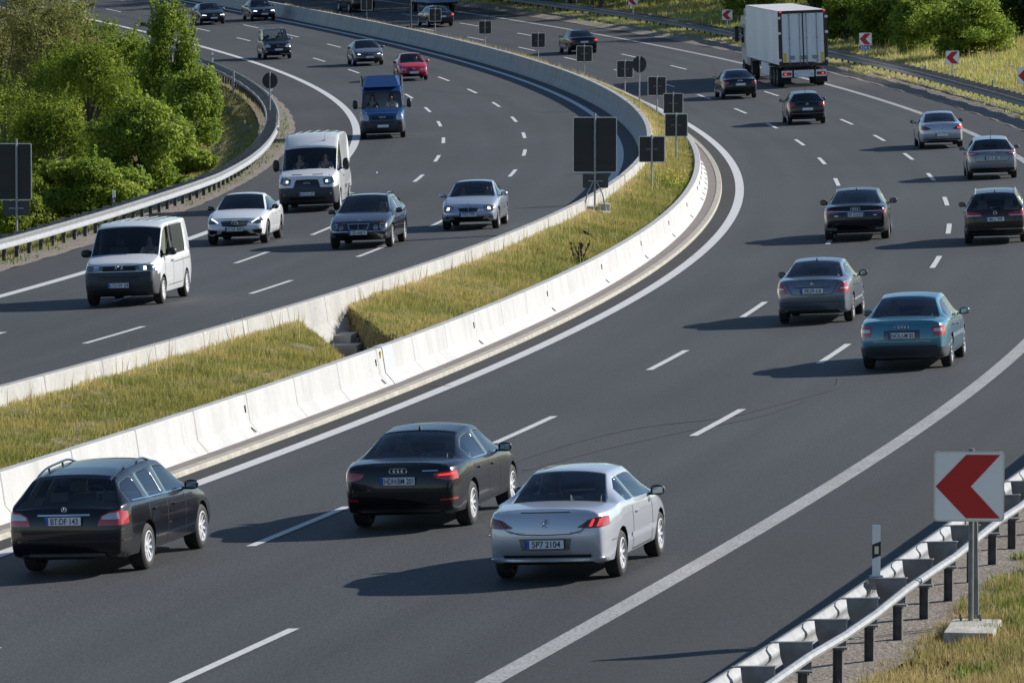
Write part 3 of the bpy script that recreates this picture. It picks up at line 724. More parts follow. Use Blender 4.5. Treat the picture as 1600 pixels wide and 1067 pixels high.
# wildlife fence on the left
def fence():
    pts = [(-30, 402), (0, 378), (42, 352), (86, 330)]
    P = [at(x, y, 0, HG) for x, y in pts]; root = empty('wire_fence', P[0]); B = [p-P[0] for p in P]
    for q in B[1:]:
        mb = MB(); mb.tube([q-Vector((0,0,.3)), q+Vector((0,0,.95))], .03, 6); mb.build('post', M['steel_dark'], root)
    q = B[-1]; e = q+Vector((.45, .2, -.1))
    mb = MB(); mb.tube([e-Vector((0,0,.3)), e+Vector((0,0,.75))], .03, 6); mb.tube([q+Vector((0,0,.9)), q+Vector((.14,.05,-.1))], .03, 6); mb.build('post', M['steel_dark'], root)
    mb = MB()
    for a, b in list(zip(B[:-1], B[1:])):
        for z in (.12, .3, .48, .68, .9): mb.tube([a+Vector((0,0,z)), b+Vector((0,0,z))], .006, 4, False)
        n = int((b-a).length/.25)
        for k in range(n):
            t = a+(b-a)*(k/n); mb.tube([t+Vector((0,0,.1)), t+Vector((.02,0,.9))], .004, 4, False)
    for k in range(7):
        t = q+(e-q)*(k/7); mb.tube([t, t+Vector((.03*k,0,.88-.02*k))], .006, 4, False); mb.tube([q+Vector((0,0,.12*k)), e+Vector((0,0,.1*k))], .006, 4, False)
    mb.build('wire_mesh', M['steel_dark'], root); tag(root, 'sagging wire mesh fence below the bushes behind the left guardrail', 'fence')
fence()
# ================= VEHICLES =================
def paint(name, col, metal=.3, rough=.32, coat=1.0):
    m = mat(name, col, rough, metal, .5 if max(col) > .04 else .35, coat if max(col) > .04 else .5); return m
def glassmat(name, tint, rough=.02, opq=0.0):
    m = bpy.data.materials.new(name); m.use_nodes = True; N = m.node_tree; N.nodes.clear(); L = N.links
    out = N.nodes.new('ShaderNodeOutputMaterial'); tr = N.nodes.new('ShaderNodeBsdfTransparent'); tr.inputs[0].default_value = (*tint, 1)
    gl = N.nodes.new('ShaderNodeBsdfGlossy'); gl.inputs['Roughness'].default_value = rough; gl.inputs[0].default_value = (.95,.97,1,1)
    fr = N.nodes.new('ShaderNodeFresnel'); fr.inputs[0].default_value = 1.5; mx = N.nodes.new('ShaderNodeMixShader')
    ma = N.nodes.new('ShaderNodeMath'); ma.operation = 'ADD'; ma.inputs[1].default_value = .02; L.new(fr.outputs[0], ma.inputs[0])
    L.new(ma.outputs[0], mx.inputs[0]); L.new(tr.outputs[0], mx.inputs[1]); L.new(gl.outputs[0], mx.inputs[2]); L.new(mx.outputs[0], out.inputs[0])
    return m
M['glass'] = glassmat('car_glass', (.84,.90,.88)); M['glass_dark'] = glassmat('privacy_glass', (.05,.055,.06)); M['glass_mid'] = glassmat('tinted_glass', (.52,.58,.60))
M['frit'] = mat('black_glass_border', (.012,.012,.013), .25)
M['lining'] = mat('cabin_lining', (.26,.26,.265), .8); M['seat'] = mat('seat_fabric', (.12,.122,.13), .85); M['under'] = mat('underbody_black', (.010,.010,.011), .85)
M['dash'] = mat('dashboard', (.05,.05,.055), .6)
M['tyre'] = mat('tyre_rubber', (.022,.021,.021), .8, bump=(60,.3,.004)); M['rim'] = mat('alloy_rim', (.60,.61,.63), .4, .35); M['rim_dark'] = mat('dark_rim', (.12,.115,.11), .35, .8)
M['rim_white'] = mat('silver_wheel_cover', (.62,.62,.62), .4, .3); M['well'] = mat('wheel_well', (.008,.008,.008), .9)
M['chrome'] = mat('chrome', (.80,.81,.83), .12, 1.0); M['plate'] = mat('number_plate_white', (.70,.72,.76), .4); M['plate_blue'] = mat('number_plate_blue', (.01,.08,.45), .4); M['ink'] = mat('plate_ink', (.015,.015,.02), .5)
M['red_lens'] = mat('red_lens', (.42,.012,.016), .15, 0, .6, 1); M['red_dark'] = mat('dark_red_lens', (.14,.008,.012), .15, 0, .6, 1); M['white_lens'] = mat('clear_lens', (.55,.56,.58), .1, .3, .6, 1)
M['brake_lit'] = mat('lit_red_lamp', (.8,.02,.02), .3, emit=(1,.03,.02,1.1)); M['lamp_lit'] = mat('lit_headlamp', (1,.95,.85), .3, emit=(1,.86,.62,1.5)); M['drl'] = mat('lit_white_strip', (1,1,1), .3, emit=(.95,.98,1,1.3))
M['head_lens'] = mat('headlamp_glass', (.20,.215,.235), .08, .5, .8, 1); M['head_dark'] = mat('headlamp_dark', (.05,.055,.062), .08, .2, .8, 1); M['reflector'] = mat('headlamp_reflector', (.78,.8,.83), .15, .9); M['amber'] = mat('amber_lens', (.75,.22,.02), .2, 0, .5, 1)
M['trim'] = mat('dark_grey_plastic', (.045,.048,.054), .55); M['gloss_black'] = mat('gloss_black', (.01,.01,.011), .15, 0, .5, 1)
M['privacy'] = mat('opaque_dark_glass', (.012,.014,.018), .25, 0, .25)
M['mirror'] = mat('mirror_glass', (.30,.32,.33), .05, 1.0)
M['grille'] = mat('grille_black', (.012,.012,.013), .4)
PA = {
 'black': paint('black_paint', (.0075,.008,.011), .0, .22), 'black2': paint('black_blue_paint', (.010,.012,.018), .1, .22), 'brown': paint('dark_brown_paint', (.030,.023,.020), .3, .28),
 'silver': paint('silver_paint', (.47,.50,.57), .5, .30), 'silver2': paint('pale_silver_paint', (.54,.57,.63), .45, .30), 'greysilver': paint('blue_grey_paint', (.145,.170,.215), .45, .3),
 'teal': paint('teal_blue_paint', (.05,.20,.28), .35, .28), 'white': paint('white_paint', (.72,.73,.74), 0, .3), 'anthracite': paint('anthracite_paint', (.032,.033,.043), .35, .26),
 'grey': paint('mid_grey_paint', (.13,.135,.15), .5, .3), 'warmgrey': paint('warm_silver_paint', (.25,.26,.285), .45, .3), 'red': paint('red_paint', (.52,.012,.030), .1, .28), 'blue': paint('blue_paint', (.018,.066,.20), .2, .3), 'navy': paint('navy_paint', (.014,.02,.036), .2, .25)}

def car_defaults(**k):
    p = dict(L=4.6, W=1.8, H=1.44, zb=.22, zn=.66, zc=.97, ac=1.20, rf=1.95, rr=3.20, ad=3.85, zd=1.06, zt=1.00, bf=.93, br=.99, wr=.63, bp=2.45, gle=3.35,
             dp=None, fo=.88, wb=2.7, tr=.325, tw=.215, lower=None, lowz=.0, tailw=.84, nosew=.80, zws=None, fh=0, seat_a=None, roofdrop=.07, crown=.035, arch=.055, priv=False, track=None, hoodflat=0, rwt=.60, rwb=.745, body='black', wsw=.80)
    p.update(k); return p
def lerp(a, b, t): return a+(b-a)*t
def build_shell(p):
    """closed car shell with windows as separate material indices; returns evaluated mesh (y forward, origin on ground mid length)"""
    L, W, H = p['L'], p['W'], p['H']; hw = W/2
    planx = [0, .10, .32, .85, L-1.0, L-.32, L-.10, L]; planw = [p['nosew'], .885, .955, 1, 1, .965, .905, p['tailw']]
    ac, rf, rr, ad, bp = p['ac'], p['rf'], p['rr'], p['ad'], p['bp']
    A = [0, .10, .32, max(.6, min(.85, ac-.35)) if ac > .95 else ac*.7, ac-.10, ac, (ac+rf)/2, rf, bp-.035, bp+.035]
    if p['dp']: A += [p['dp']-.035, p['dp']+.035]
    A += [p['gle'], rr, (rr+ad)/2, ad]
    if L-ad > .5: A += [ad+.12, (ad+L-.3)/2]
    if L-ad > .25: A += [L-.30 if L-ad > .45 else L-.2]
    A += [L-.07 if L-ad > .12 else (ad+L)/2, L]
    if p['fh']: A += [rf+p['fh']*.5, rf+p['fh']]
    A = sorted(set(round(a, 4) for a in A)); B = [A[0]]
    for a in A[1:]:
        if a-B[-1] > .02: B.append(a)
    A = B; n = len(A)
    def top(a):
        if a <= ac: t = a/ac; return lerp(p['zn'], p['zc'], 1-(1-t)**(1.6-.6*p['hoodflat']))
        if a <= rf: return lerp(p['zc'], p['zws'] or H-.025, ((a-ac)/(rf-ac))**.92)
        if p['fh'] and a <= rf+p['fh']: t = (a-rf)/p['fh']; return lerp(p['zws'], H-.01, math.sin(t*math.pi/2)**.9)
        if p['fh'] and a <= rr: return H
        if a <= rr:
            t = (a-rf)/max(rr-rf, .01); return H-.025*(1-min(1, t/.3))**2-p['roofdrop']*max(0, (t-.35)/.65)**1.8
        if a <= ad: t = (a-rr)/(ad-rr); return lerp(H-p['roofdrop'], p['zd'], t**1.08)
        t = (a-ad)/max(L-ad, .01); return lerp(p['zd'], p['zt'], t)
    ringx = []
    for i, a in enumerate(A):
        w_ = hw*np.interp(a, planx, planw); t = top(a)
        zb = p['zb']+ (.06 if a < .2 or a > L-.25 else 0)+(.05 if a < .05 or a > L-.05 else 0)
        if ac <= a <= ad:
            belt = lerp(p['bf'], p['br'], (a-ac)/(ad-ac))
            if a == ac: belt = min(belt, t-.01)
            belt = min(belt, t-.01)
            wbelt = w_*.945
            if a <= rf: wt = w_*lerp(p['wsw'], p['wr']/1.0, (a-ac)/(rf-ac))
            elif a <= rr: wt = w_*lerp(p['wr'], p['rwt'], (a-rf)/max(.01, rr-rf))
            else: wt = hw*lerp(p['rwt'], p['rwb'], (a-rr)/(ad-rr))
            z9 = t-.03; drop = .075 if a > ac+.01 and a < ad-.01 else .012
            z8 = max(belt+.004, t-drop-.03); w8 = lerp(wbelt, wt, min(1, (z8-belt)/max(.02, (z9-belt))))+.004
            cr = p['crown']*(.6 if a in (ac, ad) else 1)
        else:
            belt = t-.055; wbelt = w_*.93; wt = w_*(p['wsw']+.02 if a < ac else max(.80, p['rwb']+.02)); w8 = (wbelt+wt)/2; z8 = t-.025; z9 = t-.008; cr = p['crown']*.8
        h = belt-zb
        pts = [(0, zb), (.45*w_, zb), (.84*w_, zb), (.955*w_, zb+.05), (w_*.992, zb+h*.30), (w_, zb+h*.66), (w_*.975, belt-.055), (wbelt, belt), (w8, z8), (wt, z9), (wt*.58, z9+.01+cr*.75), (0, z9+.01+cr)]
        # longitudinal offsets
        da = [0]*12
        if i == 0:   # nose: bumper proudest at mid height
            da = [.10, .12, .16, .10, .0, .02, .10, .15, .17, .17, .12, .10]
            hh = [0, 0, 0, 0, 0, .0]
        if i == 1: da = [.02]*3+[.0]*3+[.02, .03, .04, .04, .02, .0]
        if i == n-1: da = [-.12, -.13, -.16, -.07, .0, -.01, -.05, -.075, -.085, -.085, -.05, -.035] if L-ad > .3 else p.get('tailda', [-.12, -.13, -.14, -.05, .0, -.01, -.03, -.05, -.06, -.06, -.04, -.03])
        if ac <= a <= rf: da[10] -= .09*(1 if a < rf else .6); da[11] -= .13*(1 if a < rf else .6)
        if rr <= a <= ad: da[10] += .06; da[11] += .08
        ringx.append([(x, a+d, z) for (x, z), d in zip(pts, da)])
    V = []; F = []; MI = []
    ring = []
    for R_ in ringx:
        idx = []
        for j in range(12): V.append((R_[j][0], L/2-R_[j][1], R_[j][2])); idx.append(len(V)-1)
        lm = {0: idx[0], 11: idx[11]}
        for j in range(1, 11): V.append((-R_[j][0], L/2-R_[j][1], R_[j][2])); lm[j] = len(V)-1
        ring.append((idx, [lm[j] for j in range(12)]))
    # materials: 0 paint 1 lower plastic 2 under 3 windshield 4 rear glass 5 side glass 6 black trim 7 lining
    def fm(a0, a1, j):
        am = (a0+a1)/2
        if j in (0, 1): return 2
        if j == 2: return 1 if p['lower'] else 0
        if p['lower'] and j == 3 and (am < p['lowf'] or am > L-p['lowr']): return 1
        if p['lower'] == 'high' and j == 4 and am < p['lowf']: return 1
        if j in (9, 10):
            if ac-.001 <= a0 and a1 <= rf+.001: return 3
            if rr-.001 <= a0 and a1 <= ad+.001 and not p.get('norear'): return 4
            if p.get('pano') and rf+.001 < a0 and a1 < rr-.1: return 6
            return 0
        if j == 7:
            if p.get('panel') and am > p['panel']: return 0
            if ac-.001 <= a0 and a1 <= p['gle']+.001:
                if abs(am-bp) < .03 or (p['dp'] and abs(am-p['dp']) < .03): return 6
                return 5
        return 0
    for i in range(n-1):
        for j in range(11):
            for s in (0, 1):
                r0, r1 = ring[i][s], ring[i+1][s]; f = (r0[j], r0[j+1], r1[j+1], r1[j])
                F.append(f if s == 0 else f[::-1]); MI.append(fm(A[i], A[i+1], j))
    for end, i in ((0, 0), (1, n-1)):
        R_ = ringx[i]; rr_, rl_ = ring[i]; rows = []; sg = -1 if end == 0 else 1
        bulge = (.10 if end == 0 else .06)
        for j in range(2, 10):
            if j == 2: rows.append([rl_[2], rl_[1], rr_[0], rr_[1], rr_[2]]); continue
            if j == 9: rows.append([rl_[9], rl_[10], rr_[11], rr_[10], rr_[9]]); continue
            x, a, z = R_[j]; row = [rl_[j]]
            for fx in (-.55, 0, .55): V.append((x*fx, L/2-(a+sg*bulge*(1-fx*fx)), z+.012*(1-abs(fx)))); row.append(len(V)-1)
            rows.append(row+[rr_[j]])
        for k in range(len(rows)-1):
            for c in range(4):
                f = (rows[k][c], rows[k][c+1], rows[k+1][c+1], rows[k+1][c]); F.append(f if end == 1 else f[::-1])
                low = p['lower'] and (k <= 1 or (p['lower'] == 'high' and k <= 2))
                MI.append(1 if low else 0)
    me = bpy.data.meshes.new('shell'); me.from_pydata(V, [], F); me.update()
    for k in range(8): me.materials.append(M['under'])
    me.polygons.foreach_set('material_index', MI)
    cr = me.attributes.new('crease_edge', 'FLOAT', 'EDGE')
    key = {}
    for e in me.edges: key[tuple(sorted(e.vertices))] = e.index
    vals = [0.0]*len(me.edges)
    def crease(a, b, v):
        k = tuple(sorted((a, b)))
        if k in key: vals[key[k]] = max(vals[key[k]], v)
    for s in (0, 1):
        for i in range(n-1):
            crease(ring[i][s][7], ring[i+1][s][7], .6 if A[i] >= ac-.2 else .35)
            crease(ring[i][s][9], ring[i+1][s][9], .45)
            crease(ring[i][s][3], ring[i+1][s][3], .5)
            crease(ring[i][s][8], ring[i+1][s][8], .5)
        for j in range(7, 11):
            crease(ring[n-1][s][j], ring[n-1][s][j+1], min(.85, p.get('tailcrease', .45)+.22)); 
            for i in range(n):
                if abs(A[i]-ac) < .001 or abs(A[i]-ad) < .001: crease(ring[i][s][j], ring[i][s][j+1], .45)
                if abs(A[i]-rf) < .001 or abs(A[i]-rr) < .001: crease(ring[i][s][j], ring[i][s][j+1], .4)
    cr.data.foreach_set('value', vals)
    o = bpy.data.objects.new('shell', me); COL.objects.link(o)
    ss = o.modifiers.new('s', 'SUBSURF'); ss.levels = 2; ss.render_levels = 2
    # wheel cutters
    yf = L/2-p['fo']; yr = yf-p['wb']; R0 = p['tr']+p['arch']
    mb = MB()
    for y in (yf, yr):
        for s in (-1, 1):
            nn = 28; x0, x1 = s*(hw-.30), s*(hw+.15); vs = []
            for x in (x0, x1):
                for k in range(nn): an = 2*math.pi*k/nn; vs.append((x, y+R0*math.cos(an), p['tr']+R0*math.sin(an)))
            fs = [tuple(range(nn)), tuple(range(2*nn-1, nn-1, -1))]+[(k, k+nn, (k+1) % nn+nn, (k+1) % nn) for k in range(nn)]
            mb.add(vs, fs)
    cu = mb.build('cutter', M['well'])
    bo = o.modifiers.new('b', 'BOOLEAN'); bo.operation = 'DIFFERENCE'; bo.solver = 'EXACT'; bo.object = cu
    bpy.context.view_layer.update(); dg = bpy.context.evaluated_depsgraph_get()
    res = bpy.data.meshes.new_from_object(o.evaluated_get(dg))
    if len(res.polygons) < 500: print('BOOLEAN FAILED')
    bpy.data.objects.remove(o); bpy.data.objects.remove(cu)
    # arch faces -> under
    for pl in res.polygons:
        c = pl.center
        for y in (yf, yr):
            if math.hypot(c.y-y, c.z-p['tr']) < R0+.004 and hw-.315 < abs(c.x) < hw*1.02:
                ons = abs(math.hypot(c.y-y, c.z-p['tr'])-R0) < .012 or abs(abs(c.x)-(hw-.30)) < .01
                if ons: pl.material_index = 2
    return res, yf, yr
def split_by(me, keep, name, mats, parent, solid=None):
    bm = bmesh.new(); bm.from_mesh(me)
    bmesh.ops.delete(bm, geom=[f for f in bm.faces if f.material_index not in keep], context='FACES')
    nm = bpy.data.meshes.new(name); bm.to_mesh(nm); bm.free(); mi = [pl.material_index for pl in nm.polygons]; nm.materials.clear()
    for m in mats: nm.materials.append(m)
    nm.polygons.foreach_set('material_index', mi)
    if not solid: nm.polygons.foreach_set('material_index', [0]*len(nm.polygons))
    nm.polygons.foreach_set('use_smooth', [True]*len(nm.polygons))
    o = bpy.data.objects.new(name, nm); COL.objects.link(o); o.parent = parent; return o
def islands(me):
    par = list(range(len(me.vertices)))
    def f(a):
        while par[a] != a: par[a] = par[par[a]]; a = par[a]
        return a
    for e in me.edges:
        a, b = f(e.vertices[0]), f(e.vertices[1])
        if a != b: par[a] = b
    g = {}
    for pl in me.polygons: g.setdefault(f(pl.vertices[0]), []).append(pl.index)
    return list(g.values())
_wheel_cache = {}
def wheel_meshes(r, w_, kind):
    k = (round(r, 3), w_, kind)
    if k in _wheel_cache: return _wheel_cache[k]
    rr_ = r*.66; mb = MB(); h = w_/2
    mb.lathe([(rr_, -h+.01), (r*.80, -h-.004), (r-.03, -h+.004), (r-.004, -h+.03), (r, 0), (r-.004, h-.03), (r-.03, h-.004), (r*.80, h+.004), (rr_, h-.01), (rr_, -h+.01)], 36)
    t = mb.build('wheel', M['tyre'], None, True); 
    rm = {'alloy': M['rim'], 'dark': M['rim_dark'], 'cover': M['rim_white'], 'steel': M['rim_white'], 'truck': M['rim_dark']}[kind]
    mb = MB(); mb.cur = 0
    mb.lathe([(rr_+.006, h-.006), (rr_-.012, h-.002), (rr_-.03, h-.03), (rr_-.035, -h+.02)], 36)
    ns = {'alloy': 10, 'dark': 5, 'cover': 8, 'steel': 12, 'truck': 10}[kind]; sw = {'alloy': .032, 'dark': .05, 'cover': .07, 'steel': .055, 'truck': .05}[kind]
    for q in range(ns):
        a = 2*math.pi*q/ns; R = Matrix.Rotation(a, 3, 'X')
        z0, z1 = .04, rr_-.02
        vs = [(h-.035, -sw*.75, z0), (h-.035, sw*.75, z0), (h-.02, sw*.5, z1), (h-.02, -sw*.5, z1), (h-.06, -sw*.75, z0), (h-.06, sw*.75, z0), (h-.06, sw*.5, z1), (h-.06, -sw*.5, z1)]
        mb.add([R @ Vector(v) for v in vs], [(0,1,2,3),(7,6,5,4),(0,4,5,1),(1,5,6,2),(2,6,7,3),(3,7,4,0)])
    mb.lathe([(.001, h-.022), (.045, h-.024), (.055, h-.035), (.055, h-.06)], 16)
    mb.cur = 1
    mb.lathe([(.001, h-.075), (rr_-.01, h-.075)], 28)
    rim = mb.build('rim', None, None, False, mats=[rm, M['well']]); auto_smooth(rim, 40)
    tm, rmsh = t.data, rim.data; bpy.data.objects.remove(t); bpy.data.objects.remove(rim)
    _wheel_cache[k] = (tm, rmsh); return tm, rmsh
class Car:
    def __init__(s, name, p):
        s.p = p; s.root = empty(name); s.L, s.W, s.H = p['L'], p['W'], p['H']; s.hw = s.W/2
        s.shell, s.yf, s.yr = build_shell(p)
        s.bvh = BVHTree.FromPolygons([v.co.copy() for v in s.shell.vertices], [tuple(f.vertices) for f in s.shell.polygons])
        P_ = PA[p['body']] if isinstance(p['body'], str) else p['body']
        low = M['trim'] if p['lower'] else P_
        b = split_by(s.shell, (0, 1, 2, 6, 7), 'body', [P_, low, M['under'], M['frit'], M['frit'], M['frit'], M['gloss_black'], M['lining'], M['lining']], s.root, True)
        auto_smooth(b, 40)
        sd = b.modifiers.new('lining', 'SOLIDIFY'); sd.thickness = .018; sd.offset = -1; sd.material_offset = 10; sd.use_rim = True; sd.material_offset_rim = 0
        s.body = b
        gm = M[p.get('glassf', 'glass')]; gr = M[p.get('glassr', 'glass')]; gs = M[p.get('glasss', 'glass')]; gs2 = M[p.get('glasss2', p.get('glasss', 'glass'))]
        split_by(s.shell, (3,), 'windshield', [gm], s.root)
        if not p.get('norear'): split_by(s.shell, (4,), 'rear_window', [gr], s.root)
        tmp = split_by(s.shell, (5,), 'side_window', [gs], None); isl = islands(tmp.data)
        bm0 = tmp.data
        for fl in isl:
            bm = bmesh.new(); bm.from_mesh(bm0); bm.faces.ensure_lookup_table(); ks = set(fl)
            bmesh.ops.delete(bm, geom=[f for f in bm.faces if f.index not in ks], context='FACES')
            nm = bpy.data.meshes.new('side_window'); bm.to_mesh(nm); bm.free()
            cy = sum(v.co.y for v in nm.vertices)/max(1, len(nm.vertices))
            nm.materials.append(gs if cy > s.L/2-p['bp'] else gs2); nm.polygons.foreach_set('use_smooth', [True]*len(nm.polygons))
            for pl in nm.polygons: pl.material_index = len(nm.materials)-1
            o = bpy.data.objects.new('side_window', nm); COL.objects.link(o); o.parent = s.root
        bpy.data.objects.remove(tmp)
        s.wheels(); s.interior() if p.get('interior', True) else None
    def wheels(s):
        p = s.p; tm, rm = wheel_meshes(p['tr'], p['tw'], p.get('rim', 'alloy'))
        x = s.hw-p['tw']/2-.015
        for y in (s.yf, s.yr):
            for sg in (1, -1):
                w_ = bpy.data.objects.new('wheel', tm); COL.objects.link(w_); w_.parent = s.root; w_.location = (sg*x, y, p['tr'])
                r = bpy.data.objects.new('rim', rm); COL.objects.link(r); r.parent = w_
                if sg < 0: w_.rotation_euler = (0, 0, math.pi)
                r.rotation_euler = (rng.random()*6, 0, 0)
        mb = MB(); mb.box((0, s.yf, p['tr']), (s.W-.5, .12, .12)); mb.box((0, s.yr, p['tr']), (s.W-.5, .12, .12)); mb.box((0, (s.yf+s.yr)/2, p['zb']+.03), (s.W*.6, p['wb']-.7, .06)); mb.build('underbody', M['under'], s.root)
    def ya(s, a): return s.L/2-a
    def interior(s):
        p = s.p; W = s.W; zf = .32; seatz = p.get('seatz', .45)
        mb = MB(); mb.box((0, s.ya((p['ac']+p['ad'])/2), zf), (W-.22, p['ad']-p['ac']-.1, .05)); mb.box((0, s.ya(p['ac']+.22), p['bf']-.14), (W-.26, .5, .2), bev=.05)
        mb.build('dashboard', M['dash'], s.root)
        ys = s.ya(p['seat_a'] or p['bp']-.12)
        for sg in (-1, 1):
            mb = MB(); x = sg*W*.205; R = Matrix.Rotation(rad(-14), 3, 'X')
            mb.box((x, ys+.18, seatz-.05), (.50, .5, .14), bev=.05)
            mb.box((x, ys-.16, seatz+.26), (.48, .13, .58), R, bev=.05); mb.box((x, ys-.26, seatz+.66), (.23, .09, .16), R, bev=.04)
            mb.build('seat', M['seat'], s.root)
        if not p.get('cargo'):
            ry = max(ys-.92, s.ya(p['ad'])+.62 if p['L']-p['ad'] > .4 else s.ya(p['ad'])+.9); mb = MB(); R = Matrix.Rotation(rad(-16), 3, 'X')
            mb.box((0, ry+.2, seatz-.03), (W-.42, .48, .14), bev=.05); mb.box((0, ry-.14, seatz+.25), (W-.46, .14, .55), R, bev=.05)
            for x in (-.38, .38): mb.box((x, ry-.24, seatz+.58), (.26, .08, .14), R, bev=.04)
            mb.build('rear_bench', M['seat'], s.root)
        mb = MB(); c = Vector((-W*.205, s.ya(p['ac']+.62), p['bf']-.08)); pts = [c+Vector((.18*math.cos(t), -.06*math.sin(t), .17*math.sin(t))) for t in np.linspace(0, 2*math.pi, 17)]
        mb.tube(pts, .014, 6, False); mb.tube([c, c+Vector((0, .2, -.06))], .03, 6); mb.build('steering_wheel', M['dash'], s.root)
    # ---- conforming patches ----
    def wrap(s, t, z, end):
        """t = metres from the centre line measured round the corner; end 'r' or 'f'"""
        hw = s.hw+.02; r = .38; st = hw-r; a = abs(t); sg = 1 if t >= 0 else -1; arc = r*math.pi/2
        if a <= st: px, py, nx, ny = a, 0, 0, 1
        elif a <= st+arc: th = (a-st)/r; px = st+r*math.sin(th); py = -(r-r*math.cos(th)); nx, ny = math.sin(th), math.cos(th)
        else: px, py, nx, ny = hw, -(r+(a-st-arc)), 1, 0
        e = 1 if end == 'f' else -1
        o = Vector((sg*px, e*(s.L/2+py), z)); n = Vector((sg*nx, e*ny, 0)); 
        hit = s.bvh.ray_cast(o+n*.7, -n, 2.5)
        if hit[0] is None: return o-n*.05, n
        return hit[0], n
    def patch(s, name, top, bot, end, m, off=.008, n=10, k=4, parent=None, skirt=.03, mirror=False):
        """ruled patch between polylines in (t,z); skirted so it has thickness"""
        def interp(poly, u):
            q = u*(len(poly)-1); i = min(int(q), len(poly)-2); f = q-i
            return poly[i][0]+(poly[i+1][0]-poly[i][0])*f, poly[i][1]+(poly[i+1][1]-poly[i][1])*f
        V = []; sgn = -1 if mirror else 1; back = []
        for j in range(k+1):
            for i in range(n+1):
                a = interp(top, i/n); b = interp(bot, i/n); v = j/k; t = a[0]+(b[0]-a[0])*v; z = a[1]+(b[1]-a[1])*v
                pt, nn = s.wrap(sgn*t, z, end); V.append(pt+nn*off); back.append(pt-nn*skirt)
        N = (n+1)*(k+1); F = [(j*(n+1)+i, j*(n+1)+i+1, (j+1)*(n+1)+i+1, (j+1)*(n+1)+i) for j in range(k) for i in range(n)]
        bd = [i for i in range(n+1)]+[j*(n+1)+n for j in range(1, k+1)]+[k*(n+1)+i for i in range(n-1, -1, -1)]+[j*(n+1) for j in range(k-1, 0, -1)]
        nb = len(bd); V2 = V+[back[i] for i in bd]; F += [(bd[i], bd[(i+1) % nb], N+(i+1) % nb, N+i) for i in range(nb)]
        o = mesh_obj(name, V2, F, m, parent or s.root)
        bm = bmesh.new(); bm.from_mesh(o.data); bmesh.ops.recalc_face_normals(bm, faces=bm.faces[:]); bm.to_mesh(o.data); bm.free()
        auto_smooth(o, 50); return o
    def pair(s, name, top, bot, end, m, **k):
        return [s.patch(name, top, bot, end, m, **k), s.patch(name, top, bot, end, m, mirror=True, **k)]
    def sub(s, pair_objs, name, top, bot, end, m, **k):
        s.patch(name, top, bot, end, m, parent=pair_objs[0], **k); s.patch(name, top, bot, end, m, parent=pair_objs[1], mirror=True, **k)
    def rect(s, name, t0, t1, z0, z1, end, m, **k): return s.patch(name, [(t0, z1), (t1, z1)], [(t0, z0), (t1, z0)], end, m, **k)
    def plate(s, end, z, text, w_=.52, h=.115, blue=True, t=0, right_blue=False, dy=.0):
        pt, n = s.wrap(t, z, end); e = 1 if end == 'f' else -1
        y = pt.y+e*(.022+dy); mb = MB(); mb.box((t, y, z), (w_+.02, .02, h+.02)); pf = mb.build('license_plate', M['black_plastic'], s.root)
        mb = MB(); mb.box((t, y+e*.011, z), (w_, .006, h)); pl = mb.build('plate_face', M['plate'], pf)
        # the blue band is on the reader's left
        rx = -1 if end == 'r' else 1
        mb = MB()
        if blue: mb.box((t+rx*(w_/2-.024), y+e*.015, z), (.046, .004, h-.006))
        if right_blue: mb.box((t-rx*(w_/2-.024), y+e*.015, z), (.046, .004, h-.006))
        if blue: mb.build('blue_band', M['plate_blue'], pf)
        if text:
            text_mesh(text, h*.72, M['ink'], pf, (t-rx*.02, y+e*.0155, z), (math.pi/2, 0, 0 if end == 'r' else math.pi), xscale=min(1.0, .80*w_/max(.01, len(text)*h*.50)), ext=.001)
        return pf
    def strokes(s, name, lines, r, m, end, t, z, parent=None, scale=1):
        pt, n = s.wrap(t, z, end); e = 1 if end == 'f' else -1; rx = 1 if end == 'r' else -1
        mb = MB()
        for ln in lines: mb.tube([(t+rx*x*scale, pt.y+e*.016, z+y*scale) for x, y in ln], r, 5)
        return mb.build(name, m, parent or s.root)
    def side_strip(s, name, pts, w_, m, both=True, off=.006, parent=None):
        """thin strip following the flank; pts in (a, z)"""
        for sg in ((1, -1) if both else (1,)):
            V = []; F = []
            for i in range(len(pts)):
                a, z = pts[i]; b = pts[min(i+1, len(pts)-1)]; c = pts[max(i-1, 0)]; d = Vector((b[0]-c[0], b[1]-c[1])); d.normalize(); nx, nz = -d.y, d.x
                for q in (-1, 1):
                    aa, zz = a+nx*q*w_/2, z+nz*q*w_/2; hit = s.bvh.ray_cast(Vector((sg*(s.hw+.5), s.ya(aa), zz)), Vector((-sg, 0, 0)), 1.2)
                    x = hit[0].x if hit[0] is not None else sg*s.hw
                    V.append((x+sg*off, s.ya(aa), zz))
            F = [(2*i, 2*i+1, 2*i+3, 2*i+2) for i in range(len(pts)-1)]
            mesh_obj(name, V, F, m, parent or s.body)
    def seams(s, lst, w_=.017):
        for pts in lst:
            Q = []
            for i in range(len(pts)-1):
                for k in range(6): t = k/6; Q.append((lerp(pts[i][0], pts[i+1][0], t), lerp(pts[i][1], pts[i+1][1], t)))
            Q.append(pts[-1]); s.side_strip('panel_gap', Q, w_, M['black_plastic'], off=.0035)
    def handles(s, lst, m=None):
        for a, z in lst:
            for sg in (1, -1):
                hit = s.bvh.ray_cast(Vector((sg*(s.hw+.5), s.ya(a), z)), Vector((-sg, 0, 0)), 1.2); x = hit[0].x if hit[0] is not None else sg*s.hw
                mb = MB(); mb.box((x+sg*.018, s.ya(a), z), (.025, .20, .03), bev=.01); mb.build('door_handle', m or PA.get(s.p['body'], M['trim']), s.root)
